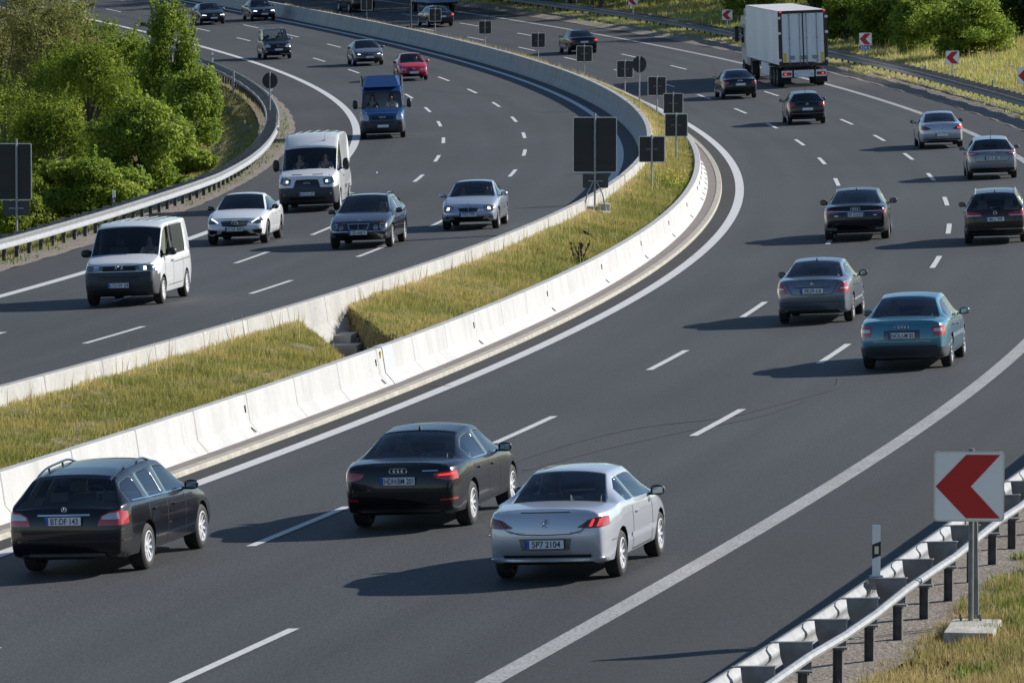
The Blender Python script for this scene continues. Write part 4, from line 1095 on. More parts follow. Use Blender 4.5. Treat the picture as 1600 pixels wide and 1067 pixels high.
    def mirrors(s, a, z, m=None, size=1.0, tall=False, wide=0):
        for sg in (1, -1):
            x = sg*(s.hw-.04); hit = s.bvh.ray_cast(Vector((sg*(s.hw+.5), s.ya(a), z-.03)), Vector((-sg, 0, 0)), 1.2)
            if hit[0] is not None: x = hit[0].x
            bm = bmesh.new(); bmesh.ops.create_uvsphere(bm, u_segments=14, v_segments=10, radius=1)
            sx, sy, sz = (.115, .10, .20) if tall else (.108*size, .08*size, .072*size)
            for v in bm.verts:
                c = v.co; q = 2.7; k = (abs(c.x)**q+abs(c.y)**q+abs(c.z)**q)**(-1/q); c *= k
                if c.y < -.3: c.y = -.3-(abs(c.y)-.3)*.15
                v.co = Vector((c.x*sx*(1 if c.x*sg < 0 else .9), c.y*sy, c.z*sz))
            me = bpy.data.meshes.new('side_mirror'); bm.to_mesh(me); bm.free(); me.materials.append(m or PA.get(s.p['body'], M['trim'])); me.polygons.foreach_set('use_smooth', [True]*len(me.polygons))
            o = bpy.data.objects.new('side_mirror', me); COL.objects.link(o); o.parent = s.root; o.location = (x+sg*(.045+sx*.72+wide), s.ya(a)-.03, z+sz*.75)
            mb = MB(); mb.box((-sg*(sx*.8+.04+wide*.5), .0, -sz*.72), (.14+wide, .05, .035), bev=.012); mb.build('mirror_arm', M['black_plastic'], o)
            mb = MB(); mb.box((0, -sy*.42, 0), (sx*1.38, .008, sz*1.25), bev=.003); g = mb.build('mirror_glass', M['mirror'], o)
    def roof_rails(s, a0, a1, inset=.62, m=None, rise=.05):
        m = m or M['trim']
        for sg in (1, -1):
            pts = []
            for k in range(13):
                t = k/12; a = lerp(a0, a1, t); x = sg*s.hw*inset; hit = s.bvh.ray_cast(Vector((x, s.ya(a), s.H+.6)), Vector((0, 0, -1)), 2)
                z = hit[0].z if hit[0] is not None else s.H; pts.append((x, s.ya(a), z+rise*min(1, 5*t, 5*(1-t))-.005))
            mb = MB(); mb.tube(pts, .018, 8)
            for k in (4, 8): mb.tube([pts[k], Vector(pts[k])-Vector((0,0,rise+.01))], .016, 6)
            mb.build('roof_rail', m, s.root, True)
    def ribs(s, xs, a0, a1, m, w_=.02):
        for x in xs:
            pts = []
            for k in range(9):
                a = lerp(a0, a1, k/8); hit = s.bvh.ray_cast(Vector((x, s.ya(a), s.H+1)), Vector((0,0,-1)), 3); pts.append((x, s.ya(a), (hit[0].z if hit[0] is not None else s.H)-.004))
            mb = MB(); mb.tube(pts, w_, 6); mb.build('roof_rib', m, s.root, True)
    def antenna(s, a, kind='fin', t=0):
        hit = s.bvh.ray_cast(Vector((t, s.ya(a), s.H+.6)), Vector((0,0,-1)), 2); z = hit[0].z if hit[0] is not None else s.H
        if kind == 'fin': mb = MB(); mb.prism([(0,0)]*0 or [(-.02, z-.01), (.02, z-.01), (.006, z+.06), (-.006, z+.06)], s.ya(a)-.07, s.ya(a)+.05)
        else: mb = MB(); mb.tube([(t, s.ya(a), z-.01), (t, s.ya(a)-.10, z+.30)], [.010, .004], 5); mb.box((t, s.ya(a), z), (.04, .08, .02), bev=.008)
        mb.build('antenna', M['black_plastic'], s.root)
    def frame(s, which_end, px, py, surf_side, hdg_shift=0.0, toward=False):
        """place: (px,py) = ground point midway between the wheels of the axle nearest the camera"""
        w_ = surf_side; surf = (lambda x, y: zroad(w_, x, y)); P = at(px, py, 0, surf)
        sl = float((CR if w_ == 'R' else CL)(P.y)[1])+hdg_shift; e = 1.0
        d = Vector((sl, 1, 0)).normalized()
        if toward: d = -d
        P2 = P+d*2; P2.z = float(zroad(w_, P2.x, P2.y)); f = (P2-P).normalized(); r0 = Vector((f.y, -f.x, 0)).normalized()
        P3 = P+r0*1.0; P3.z = float(zroad(w_, P3.x, P3.y)); r = (P3-P).normalized(); u = r.cross(f).normalized(); r = f.cross(u).normalized()
        ya = s.yr if which_end == 'r' else s.yf
        R = Matrix((r, f, u)).transposed().to_4x4(); o = P-f*ya; s.root.matrix_world = Matrix.Translation(o+u*.003) @ R
        s.P = P; return s
# common badge drawings (x right, y up, metres)
def circ(cx, cy, r, n=14): return [(cx+r*math.cos(2*math.pi*k/n), cy+r*math.sin(2*math.pi*k/n)) for k in range(n+1)]
RINGS = [circ(x, 0, .042) for x in (-.09, -.03, .03, .09)]
STAR = [circ(0, 0, .05)]+[[(0, 0), (.05*math.cos(a), .05*math.sin(a))] for a in (math.pi/2, math.pi*7/6, math.pi*11/6)]
VEE = [circ(0, 0, .055), [(-.022, .048), (0, .004), (.022, .048)], [(-.047, .022), (-.018, -.045), (0, -.004), (.018, -.045), (.047, .022)]]
BOLT = [circ(0, 0, .05), [(-.065, -.012), (-.01, .012), (.01, -.012), (.065, .012)]]
OVAL = [[(.08*math.cos(2*math.pi*k/16), .034*math.sin(2*math.pi*k/16)) for k in range(17)], [(-.05, 0), (.05, 0)]]
CAT = [[(-.03, .05), (.0, .03), (-.01, -.01), (.02, -.05)], [(0, .03), (.035, .045)], [(-.005, .01), (.03, .0), (.045, .02)], [(-.01, -.01), (-.035, -.05)], [(-.03, .05), (-.03, .03), (-.01, .02)]]
ESS = [[(.045, .04), (-.03, .04), (-.045, .02), (.045, -.02), (.03, -.04), (-.045, -.04)]]
WING = [circ(0, 0, .04), [(-.04, 0), (.04, 0)], [(0, -.04), (0, .04)]]
M['rod'] = mat('satin_metal', (.28,.30,.33), .4, .7)
def std_seams(c, doors=(1.75, 2.45, 3.35), z0=.30):
    p = c.p; b = p['bf']
    L_ = []
    for i, a in enumerate(doors): L_.append([(a, z0), (a, b-.05+(.02*i))])
    L_.append([(doors[0]-.02, z0), (doors[-1]+.02, z0)])
    c.seams(L_)
def rocker(c, z=.24, m=None):
    p = c.p; c.side_strip('sill_trim', [(p['fo']+.45, z), (p['L']/2, z), (p['fo']+p['wb']-.45, z+.01)], .05, m or M['black_plastic'])
CARS = []
def done(c, name, label, cat='car', group=None):
    c.root.name = name; tag(c.root, label, cat, group); CARS.append(c); return c

# 1 black estate, near left
c = Car('estate_car', car_defaults(L=4.85, W=1.82, H=1.47, body='black', ac=1.35, rf=2.15, rr=4.30, ad=4.70, zd=.99, zt=.93, zc=1.0, zn=.68, bf=.95, br=1.02, bp=2.72, dp=3.66, gle=4.38, roofdrop=.10, fo=.87, wb=2.85, wr=.66, rwt=.66, rwb=.80, tailw=.86, tr=.325, tw=.235, tailda=[-.12, -.13, -.14, -.03, .0, .0, -.02, -.04, -.05, -.05, -.03, -.02]))
L_ = c.pair('taillight', [(.53, .86), (.66, .92), (.80, .93), (1.02, .905)], [(.49, .73), (.66, .73), (.80, .73), (1.02, .745)], 'r', M['red_lens'], n=14)
c.sub(L_, 'reversing_lens', [(.555, .86), (.66, .90), (.79, .905)], [(.545, .815), (.66, .815), (.79, .815)], 'r', M['white_lens'], off=.012, skirt=.005)
c.patch('chrome_strip', [(-.38, .895), (.38, .895)], [(-.38, .872), (.38, .872)], 'r', M['chrome'], off=.02)
c.plate('r', .80, 'BT:DF 143'); c.rect('bumper_gap', -.88, .88, .655, .668, 'r', M['black_plastic'], n=24, k=1)
c.rect('bumper_strip', -1.1, 1.1, .50, .525, 'r', M['gloss_black'], n=30, k=1); c.rect('diffuser', -.55, .55, .25, .34, 'r', M['trim'], n=14)
c.strokes('emblem', STAR, .006, M['chrome'], 'r', 0, .955, scale=.7)
c.roof_rails(2.35, 4.35, .60, M['gloss_black'], .055); c.mirrors(1.72, .96); c.handles([(2.35, .80), (3.35, .83)]); std_seams(c, (1.80, 2.72, 3.62))
c.side_strip('side_moulding', [(1.5, .56), (2.6, .56), (3.5, .57)], .035, M['gloss_black'])
c.side_strip('window_trim', [(1.62, .965), (2.6, .985), (3.6, 1.01), (4.3, 1.03)], .014, M['chrome'])
c.side_strip('front_lamp_edge', [(.25, .68), (.55, .73)], .08, M['head_lens'])
done(c.frame('r', 140, 890, 'R'), 'estate_car', 'glossy black estate with curved roof rails, nearest car at the left'); E1 = c
# 2 black saloon (four rings)
c = Car('saloon_car', car_defaults(L=4.72, W=1.84, H=1.43, body='black', ac=1.32, rf=2.10, rr=3.30, ad=4.02, zd=1.05, zt=1.0, bp=2.58, gle=3.62, roofdrop=.06, fo=.88, wb=2.82, zc=.98, tr=.33, tw=.24, rwb=.755, tailcrease=.6))
L_ = c.pair('taillight', [(.52, .86), (.72, .885), (.96, .90)], [(.56, .80), (.72, .76), (1.0, .77)], 'r', M['red_lens'], n=12)
c.patch('lit_lamp', [(.60, .845), (.80, .865), (.93, .87)], [(.60, .83), (.80, .835), (.93, .84)], 'r', M['brake_lit'], off=.014, skirt=.004, parent=L_[0])
c.plate('r', .76, 'HDH:BM 201'); c.strokes('emblem', RINGS, .007, M['chrome'], 'r', 0, .905)
c.rect('model_badge', .36, .60, .895, .91, 'r', M['chrome'], n=4, k=1, off=.006); c.rect('bumper_gap', -.85, .85, .60, .612, 'r', M['black_plastic'], n=24, k=1)
c.pair('reflector', [(.62, .485), (.95, .50)], [(.62, .455), (.95, .47)], 'r', M['red_lens']); c.rect('diffuser', -.62, .62, .26, .40, 'r', M['grille'], n=14)
c.mirrors(1.78, .95); c.handles([(2.30, .80), (3.22, .83)]); std_seams(c, (1.78, 2.58, 3.50)); c.antenna(3.15)
c.side_strip('window_trim', [(1.55, .955), (2.5, .965), (3.5, .985), (3.68, 1.03)], .016, M['chrome']); c.side_strip('shoulder_line', [(.9, .82), (2.4, .86), (4.0, .885)], .008, M['gloss_black'])
done(c.frame('r', 650, 821, 'R'), 'saloon_car', 'glossy black saloon with four small rings on the boot beside the silver hardtop in front')
# 3 silver coupe cabriolet
def hardtop(px, py, plate, label, extra=0):
    c = Car('hardtop_coupe', car_defaults(L=4.35, W=1.76, H=1.42, body='silver2', ac=1.05, rf=1.72, rr=2.72, ad=3.42, zd=1.03, zt=.98, zc=.95, zn=.66, bf=.93, br=1.00, bp=2.60, gle=3.02, roofdrop=.05, fo=.82, wb=2.61, wr=.60, rwt=.58, rwb=.74, tr=.315, tw=.215, glassr='glass', crown=.04, tailw=.82, tailcrease=.55, seat_a=1.95))
    L_ = c.pair('taillight', [(.45, .765), (.60, .86), (.80, .90), (1.02, .885)], [(.45, .755), (.60, .745), (.80, .755), (1.02, .775)], 'r', M['red_dark'], n=14)
    for t in (.60, .70):
        c.patch('lit_lamp', [(t+.05, .86), (t+.085, .865)], [(t, .77), (t+.035, .77)], 'r', M['brake_lit'], off=.014, skirt=.004, parent=L_[0], n=2)
    c.patch('outer_lens', [(.78, .895), (.98, .88)], [(.74, .76), (1.0, .78)], 'r', M['red_lens'], off=.012, skirt=.004, parent=L_[0])
    c.rect('third_brake_light', -.34, .34, .955, .968, 'r', M['black_plastic'], n=8, k=1, off=.006); c.strokes('emblem', CAT, .009, M['chrome'], 'r', 0, .82, scale=1.1)
    c.seams([]); c.strokes('boot_gap', [[(-.60, .20), (-.52, .06), (-.35, .01), (0, .0), (.35, .01), (.52, .06), (.60, .20)]], .006, M['black_plastic'], 'r', 0, .665)
    c.patch('plate_recess', [(-.36, .615), (.36, .615)], [(-.33, .455), (.33, .455)], 'r', M['steel_dark'], off=.004); c.plate('r', .54, plate, blue=True)
    c.rect('bumper_slot', -.62, .62, .345, .385, 'r', M['black_plastic'], n=20, k=1, off=.01); c.rect('lower_bar', -.86, .86, .29, .335, 'r', PA['silver2'], n=24, off=.03)
    c.rect('left_badge', -.50, -.28, .684, .696, 'r', M['rod'], n=4, k=1, off=.004); c.rect('right_badge', .34, .50, .684, .696, 'r', M['rod'], n=4, k=1, off=.004)
    c.mirrors(1.42, .93, M['trim']); c.handles([(2.45, .80)]); std_seams(c, (1.42, 2.72)); c.side_strip('side_moulding', [(1.45, .50), (2.1, .50), (2.85, .51)], .06, PA['silver2'], off=.015)
    c.seams([[(.2, .52), (.55, .52)], [(3.75, .55), (4.0, .55)]], .01); c.side_strip('lamp_corner', [(.12, .62), (.35, .66)], .09, M['head_lens'])
    c.frame('r', px, py, 'R'); return c
c = hardtop(878, 901, '5P7 2104', ''); done(c, 'hardtop_coupe', 'silver two-door hardtop with lit red brake lamps, nearest car in the middle'); P3 = c
# 4 teal saloon
c = Car('saloon_car', car_defaults(L=4.80, W=1.81, H=1.45, body='teal', ac=1.25, rf=2.05, rr=3.30, ad=4.02, zd=1.05, zt=.99, bp=2.62, gle=3.70, roofdrop=.06, fo=.90, wb=2.76, wr=.64, rwb=.77, lower=True, lowf=.0, lowr=.0, tr=.32, tailcrease=.35, zb=.20))
L_ = c.pair('taillight', [(.60, .885), (.80, .90), (.98, .89)], [(.62, .70), (.80, .69), (.98, .705)], 'r', M['red_lens'], n=10)
c.sub(L_, 'clear_lens', [(.64, .84), (.82, .845)], [(.64, .78), (.82, .78)], 'r', M['white_lens'], off=.012, skirt=.004)
c.rect('plate_recess', -.36, .36, .64, .82, 'r', M['gloss_black'], off=.006, n=10); c.plate('r', .715, 'NOL:LM 85', dy=.01); c.strokes('emblem', RINGS, .006, M['chrome'], 'r', 0, .885, scale=1.05)
c.rect('chrome_strip', -.58, .58, .585, .600, 'r', M['chrome'], n=12, k=1, off=.01); c.rect('bumper_trim', -1.25, 1.25, .26, .47, 'r', M['trim'], n=30, k=4, off=.012)
c.side_strip('boot_gap', [(3.9, .93), (4.3, .93)], .01, M['black_plastic']); c.mirrors(1.72, .95); c.handles([(2.35, .80), (3.22, .83)]); std_seams(c, (1.78, 2.62, 3.45))
done(c.frame('r', 1420, 574, 'R'), 'saloon_car', 'teal blue saloon with dark lower bumper, rightmost car in the lower lanes')
# 5 grey blue saloon
c = Car('saloon_car', car_defaults(L=4.53, W=1.73, H=1.42, body='greysilver', ac=1.22, rf=1.98, rr=3.10, ad=3.80, zd=1.06, zt=1.01, bp=2.50, gle=3.42, roofdrop=.06, fo=.80, wb=2.715, wr=.63, rwb=.76, tr=.315, tailcrease=.5))
L_ = c.pair('taillight', [(.72, .95), (.80, .955), (.92, .92)], [(.52, .715), (.80, .70), (1.0, .715)], 'r', M['red_lens'], n=10)
c.sub(L_, 'clear_lens', [(.66, .835), (.90, .83)], [(.63, .80), (.93, .795)], 'r', M['white_lens'], off=.012, skirt=.004)
c.plate('r', .765, 'PIR:DF 618'); c.rect('plate_surround', -.42, .42, .835, .85, 'r', M['gloss_black'], n=8, k=1, off=.012); c.strokes('boot_gap', [[(-.60, .27), (-.46, .02), (-.3, 0), (.3, 0), (.46, .02), (.60, .27)]], .006, M['black_plastic'], 'r', 0, .675)
c.rect('spoiler_lip', -.3, .3, .985, .998, 'r', M['black_plastic'], n=6, k=1, off=.006); c.rect('bumper_groove', -.8, .8, .505, .515, 'r', M['black_plastic'], n=22, k=1, off=.004); c.strokes('emblem', STAR, .006, M['chrome'], 'r', 0, .92, scale=.7)
c.mirrors(1.65, .95, M['trim']); c.handles([(2.25, .80), (3.12, .83)]); std_seams(c, (1.70, 2.50, 3.30)); c.antenna(3.0); c.side_strip('side_moulding', [(1.3, .52), (2.3, .52), (3.3, .53)], .03, M['trim'])
done(c.frame('r', 1277, 503, 'R'), 'saloon_car', 'blue grey saloon with triangular red lamps just left of the teal saloon')
# 6 black luxury saloon
c = Car('saloon_car', car_defaults(L=5.17, W=1.92, H=1.47, body='navy', ac=1.35, rf=2.18, rr=3.55, ad=4.35, zd=1.08, zt=1.02, bp=2.75, gle=3.95, fo=.92, wb=3.0, wr=.66, rwb=.76, tr=.345, tw=.25, roofdrop=.06, tailcrease=.55, glassr='glass'))
PA['navy'].node_tree.nodes['Principled BSDF'].inputs['Base Color'].default_value = (.009,.010,.015,1)
L_ = c.pair('taillight', [(.30, .895), (.62, .925), (1.02, .93)], [(.30, .885), (.62, .80), (1.05, .80)], 'r', M['red_dark'], n=14)
c.sub(L_, 'bright_lens', [(.66, .91), (1.0, .915)], [(.66, .84), (1.02, .84)], 'r', M['red_lens'], off=.013, skirt=.004)
c.rect('chrome_strip', -.80, .80, .868, .884, 'r', M['chrome'], n=18, k=1, off=.016); c.plate('r', .78, 'FE 525ZH', right_blue=True); c.strokes('emblem', RINGS, .007, M['chrome'], 'r', 0, .955, scale=1.05)
for sg in (-1, 1):
    c.patch('exhaust_trim', [(sg*.55, .40), (sg*.85, .41)], [(sg*.55, .33), (sg*.85, .33)], 'r', M['steel_dark'], off=.012)
c.rect('left_badge', -.62, -.50, .74, .76, 'r', M['chrome'], n=2, k=1); c.rect('right_badge', .52, .62, .75, .77, 'r', M['chrome'], n=2, k=1)
c.mirrors(1.85, .96, M['black_plastic'], 1.1); c.handles([(2.5, .82), (3.55, .85)]); std_seams(c, (1.88, 2.75, 3.80)); c.antenna(3.4)
done(c.frame('r', 1340, 374, 'R'), 'saloon_car', 'large black luxury saloon with a chrome line between its red lamps')
# 7 brown estate
c = Car('estate_car', car_defaults(L=4.77, W=1.82, H=1.52, body='brown', ac=1.30, rf=2.08, rr=4.25, ad=4.62, zd=1.02, zt=.96, zc=1.0, bf=.96, br=1.03, bp=2.62, dp=3.55, gle=4.28, roofdrop=.09, fo=.90, wb=2.71, wr=.66, rwt=.64, rwb=.78, tailw=.86, tailda=[-.12, -.13, -.14, -.03, .0, .0, -.02, -.04, -.05, -.05, -.03, -.02]))
L_ = c.pair('taillight', [(.38, .88), (.62, .935), (1.0, .95)], [(.38, .81), (.62, .80), (1.0, .80)], 'r', M['red_lens'], n=14)
c.sub(L_, 'clear_lens', [(.42, .835), (.78, .84)], [(.42, .815), (.78, .815)], 'r', M['white_lens'], off=.012, skirt=.004)
c.plate('r', .72, 'MIL:L 999'); c.strokes('emblem', VEE, .006, M['chrome'], 'r', 0, .90); c.rect('chrome_strip', -1.0, 1.0, .425, .45, 'r', M['chrome'], n=24, k=1, off=.015); c.rect('diffuser', -.95, .95, .24, .41, 'r', M['black_plastic'], n=20, off=.008)
c.strokes('hatch_gap', [[(-.60, .22), (-.58, .04), (-.5, 0), (.5, 0), (.58, .04), (.60, .22)]], .006, M['black_plastic'], 'r', 0, .61)
c.roof_rails(2.25, 4.15, .62, M['steel'], .03); c.mirrors(1.75, .98, M['black_plastic']); c.handles([(2.3, .84), (3.2, .86)]); std_seams(c, (1.75, 2.62, 3.5)); c.antenna(4.0)
c.rect('rear_wiper', -.02, .28, 1.04, 1.055, 'r', M['black_plastic'], n=4, k=1, off=.03)
done(c.frame('r', 1557, 379, 'R'), 'estate_car', 'dark brown estate with silver roof rails at the right edge')
# 8 grey hatchback
def hatch(**k):
    d = dict(L=4.36, W=1.82, H=1.48, body='warmgrey', ac=1.15, rf=1.98, rr=3.62, ad=4.10, zd=1.04, zt=.97, zc=1.0, zn=.70, bf=.97, br=1.06, bp=2.42, gle=3.55, dp=None, roofdrop=.08, fo=.88, wb=2.65, wr=.64, rwt=.62, rwb=.80, tailw=.86, tailda=[-.12, -.13, -.14, -.03, .0, .0, -.02, -.04, -.06, -.06, -.04, -.03])
    d.update(k); return Car('hatchback_car', car_defaults(**d))
c = hatch(glassr='glass')
L_ = c.pair('taillight', [(.48, .93), (.70, .98), (1.05, 1.0)], [(.48, .915), (.70, .86), (1.05, .86)], 'r', M['red_lens'], n=12)
c.sub(L_, 'clear_lens', [(.60, .935), (.88, .95)], [(.60, .905), (.88, .90)], 'r', M['white_lens'], off=.012, skirt=.004)
c.plate('r', .76, 'BT:A 482'); c.strokes('emblem', OVAL, .007, M['chrome'], 'r', 0, .945); c.rect('diffuser', -.85, .85, .25, .40, 'r', M['black_plastic'], n=20, off=.01); c.strokes('hatch_gap', [[(-.64, .26), (-.60, .04), (-.5, 0), (.5, 0), (.60, .04), (.64, .26)]], .006, M['black_plastic'], 'r', 0, .65)
c.mirrors(1.68, .98); c.handles([(2.2, .84), (3.1, .87)]); std_seams(c, (1.62, 2.42, 3.25)); c.antenna(3.3, 'rod')
done(c.frame('r', 1550, 279, 'R'), 'hatchback_car', 'silver grey hatchback with roof antenna, above the brown estate at the right edge')
# 9 second silver coupe-like saloon
c = Car('coupe_car', car_defaults(L=4.7, W=1.80, H=1.44, body='silver', ac=1.25, rf=2.0, rr=3.05, ad=3.85, zd=1.05, zt=1.0, bp=2.55, gle=3.4, fo=.98, wb=2.725, wr=.62, rwb=.78, glassr='glass', tailcrease=.5))
L_ = c.pair('taillight', [(.42, .80), (.62, .90), (1.0, .93)], [(.42, .79), (.62, .75), (1.0, .77)], 'r', M['red_dark'], n=12)
c.patch('lit_lamp', [(.64, .87), (.92, .90)], [(.62, .79), (.92, .80)], 'r', M['brake_lit'], off=.012, skirt=.004, parent=L_[0])
c.plate('r', .56, ''); c.strokes('emblem', CAT, .008, M['chrome'], 'r', 0, .84); c.rect('bumper_slot', -.75, .75, .35, .39, 'r', M['black_plastic'], n=20, k=1, off=.01); c.rect('bumper_edge', -.95, -.55, .56, .575, 'r', M['trim'], n=6, k=1)
c.mirrors(1.65, .95, M['black_plastic']); c.handles([(2.3, .8)]); std_seams(c, (1.65, 2.7))
done(c.frame('r', 1470, 231, 'R'), 'coupe_car', 'pale silver car with slanted red lamps below the second chevron sign')
# 10 black three-door hatch
c = hatch(L=4.25, W=1.75, H=1.46, body='black2', gle=3.5, glassr='glass_dark', zd=1.03)
L_ = c.pair('taillight', [(.52, .94), (.72, 1.0), (.98, 1.0)], [(.56, .84), (.72, .82), (.98, .83)], 'r', M['red_lens'], n=10)
c.plate('r', .70, ''); c.strokes('emblem', BOLT, .008, M['chrome'], 'r', 0, .93); c.rect('bumper_shine', -.9, .9, .50, .51, 'r', M['chrome'], n=20, k=1, off=.004)
c.mirrors(1.6, .97); c.handles([(2.3, .84)]); std_seams(c, (1.6, 2.6)); c.antenna(3.3, 'rod')
done(c.frame('r', 1260, 194, 'R'), 'hatchback_car', 'black hatchback with bright red lamps in the middle lane below the lorry')
# 11-14 dark saloons
def dark_saloon(px, py, text, label, body='black2', lit=False, **k):
    d = dict(L=4.72, W=1.82, H=1.43, body=body, ac=1.30, rf=2.08, rr=3.28, ad=4.0, zd=1.05, zt=1.0, bp=2.56, gle=3.6, roofdrop=.06, wr=.63, rwb=.76, tailcrease=.5, fo=.88, wb=2.82)
    d.update(k); c = Car('saloon_car', car_defaults(**d))
    L_ = c.pair('taillight', [(.56, .87), (.75, .90), (1.0, .905)], [(.58, .78), (.75, .75), (1.0, .76)], 'r', M['red_lens'], n=10)
    if lit: c.patch('lit_lamp', [(.66, .86), (.93, .87)], [(.66, .80), (.93, .80)], 'r', M['brake_lit'], off=.012, skirt=.004, parent=L_[0])
    c.plate('r', .74, text); c.rect('bumper_gap', -.85, .85, .60, .612, 'r', M['black_plastic'], n=20, k=1); c.rect('diffuser', -.6, .6, .26, .38, 'r', M['grille'], n=10)
    c.mirrors(1.75, .95); c.handles([(2.3, .8), (3.2, .83)]); std_seams(c, (1.78, 2.56, 3.48)); c.frame('r', px, py, 'R'); return c
c = dark_saloon(1154, 154, '', ''); c.strokes('emblem', RINGS, .007, M['chrome'], 'r', 0, .93); done(c, 'saloon_car', 'black saloon driving beside the rear of the white lorry')
c = dark_saloon(909, 84, '', '', body='black', lit=True); done(c, 'saloon_car', 'dark saloon partly hidden by a square median sign, in the left lane')
c = dark_saloon(687, 42, '', '', body='anthracite', lit=True); done(c, 'saloon_car', 'dark grey saloon in tree shade behind a pale rimmed sign at the top')
# 16 black van at top
c = Car('minivan', car_defaults(L=4.9, W=1.9, H=1.90, body='black2', ac=.85, rf=1.65, rr=4.6, ad=4.85, zd=1.10, zt=.98, zc=1.12, zn=.90, bf=1.08, br=1.12, bp=2.3, dp=3.5, gle=4.6, roofdrop=.05, fo=.9, wb=3.0, wr=.83, rwt=.82, rwb=.88, tailw=.90, glasss='privacy', glassr='privacy', tr=.34, tailda=[-.12, -.13, -.14, -.03, .0, .0, -.02, -.03, -.03, -.03, -.02, -.01]))
c.pair('taillight', [(.70, 1.15), (.92, 1.15)], [(.70, .72), (.92, .72)], 'r', M['red_dark']); c.plate('r', .85, ''); c.mirrors(1.4, 1.12)
done(c.frame('r', 564, 19, 'R'), 'minivan', 'black van in tree shade cut by the top edge', 'van')

# ================= oncoming vehicles =================
def front_basic(c, plate, zpl, head_top, head_bot, m=None):
    L_ = c.pair('headlight', head_top, head_bot, 'f', m or M['head_lens'], n=12); c.plate('f', zpl, plate); return L_
# 17 white minibus
c = Car('minibus', car_defaults(L=4.89, W=1.90, H=1.97, body='white', ac=.82, rf=1.52, rr=4.62, ad=4.83, zd=1.12, zt=1.02, zc=1.22, zn=.98, bf=1.12, br=1.14, bp=2.12, dp=None, gle=4.30, roofdrop=.03, crown=.05, fo=.88, wb=3.0, wr=.84, rwt=.83, rwb=.88, wsw=.89, zws=1.86, fh=.4, nosew=.88, tailw=.9, lower='high', lowf=.62, lowr=.25, tr=.335, tw=.225, rim='steel', glassf='glass_mid', glasss='glass_mid', glasss2='privacy', glassr='privacy', seatz=.80, hoodflat=1, cargo=True, tailda=[-.1, -.1, -.1, -.03, .0, .0, -.02, -.03, -.03, -.03, -.02, -.01]))
L_ = c.pair('headlight', [(.40, .99), (.62, 1.02), (.98, 1.05)], [(.40, .88), (.62, .86), (.98, .84)], 'f', M['head_lens'], n=12)
c.sub(L_, 'reflector_bowl', [(.50, .985), (.66, .99)], [(.50, .885), (.66, .88)], 'f', M['reflector'], off=.012, skirt=.004)
o = c.patch('lit_lamp', [(.60, .97), (.70, .97)], [(.60, .88), (.70, .88)], 'f', M['lamp_lit'], off=.018, skirt=.004, parent=L_[1], mirror=True)
c.patch('grille', [(-.42, .985), (.42, .985)], [(-.42, .86), (.42, .86)], 'f', M['grille'], off=.004, n=12); 
for z in (.95, .90): c.rect('grille_bar', -.42, .42, z-.008, z+.008, 'f', M['trim'], n=10, k=1, off=.016)
c.strokes('emblem', VEE, .010, M['chrome'], 'f', 0, .925, scale=1.65); c.rect('bumper_trim', -1.12, 1.12, .34, .84, 'f', M['trim'], n=36, k=8, off=.010)
c.rect('air_intake', -.52, .52, .62, .74, 'f', M['grille'], n=14, off=.016); c.plate('f', .52, 'CO:W 34', dy=.02)
for sg in (-1, 1): c.patch('fog_lamp', [(sg*.70, .60), (sg*.82, .60)], [(sg*.70, .52), (sg*.82, .52)], 'f', M['head_dark'], off=.018)
c.mirrors(1.30, 1.18, M['black_plastic'], 1.35, wide=.02); c.handles([(2.0, 1.0)], M['black_plastic']); c.seams([[(1.12, .45), (1.10, 1.08)], [(2.12, .40), (2.12, 1.10)], [(3.45, .40), (3.45, 1.12)], [(1.1, .42), (3.5, .42)], [(2.2, .95), (4.5, .97)]])
c.ribs((-.58, -.35, -.12, .12, .35, .58), 2.0, 4.5, PA['white'], .010)
done(c.frame('f', 199, 476, 'L', toward=True), 'minibus', 'white minibus with one lit headlamp and dark grey bumper, leftmost oncoming vehicle', 'van')
# 18 white saloon
c = Car('saloon_car', car_defaults(L=4.69, W=1.81, H=1.44, body='white', ac=1.42, rf=2.20, rr=3.35, ad=4.10, zd=1.06, zt=1.0, zc=1.0, zn=.74, bp=2.65, gle=3.7, fo=.83, wb=2.84, wr=.63, rim='dark', tr=.335, tw=.24, glassf='glass_dark', glasss='glass_dark', glassr='glass_dark'))
L_ = c.pair('headlight', [(.50, .66), (.66, .74), (.86, .79), (1.0, .79)], [(.50, .64), (.66, .62), (.86, .63), (1.0, .69)], 'f', M['head_lens'], n=12)
c.sub(L_, 'lit_strip', [(.50, .67), (.66, .745), (.84, .79)], [(.50, .645), (.66, .715), (.84, .765)], 'f', M['drl'], off=.014, skirt=.004)
c.patch('grille', [(-.42, .70), (0, .715), (.42, .70)], [(-.36, .56), (0, .545), (.36, .56)], 'f', M['grille'], off=.012, n=14)
for z in (.655, .605): c.rect('grille_bar', -.38, .38, z-.008, z+.008, 'f', M['steel_dark'], n=10, k=1, off=.024)
c.strokes('emblem', STAR, .012, M['chrome'], 'f', 0, .63, scale=1.85); c.plate('f', .47, 'C:VA 400', dy=.01)
c.pair('side_intake', [(.52, .44), (.84, .47)], [(.56, .34), (.84, .31)], 'f', M['grille'], off=.006); c.patch('air_intake', [(-.36, .42), (.36, .42)], [(-.52, .26), (.52, .26)], 'f', M['grille'], off=.006, n=12)
c.mirrors(1.85, .97, M['gloss_black']); c.handles([(2.42, .82), (3.3, .85)]); std_seams(c, (1.85, 2.65, 3.55))
c.side_strip('window_trim', [(1.65, .965), (2.6, .985), (3.6, 1.02)], .015, M['gloss_black'])
done(c.frame('f', 374, 381, 'L', toward=True), 'saloon_car', 'white saloon with dark wheels and a large round star in its grille')
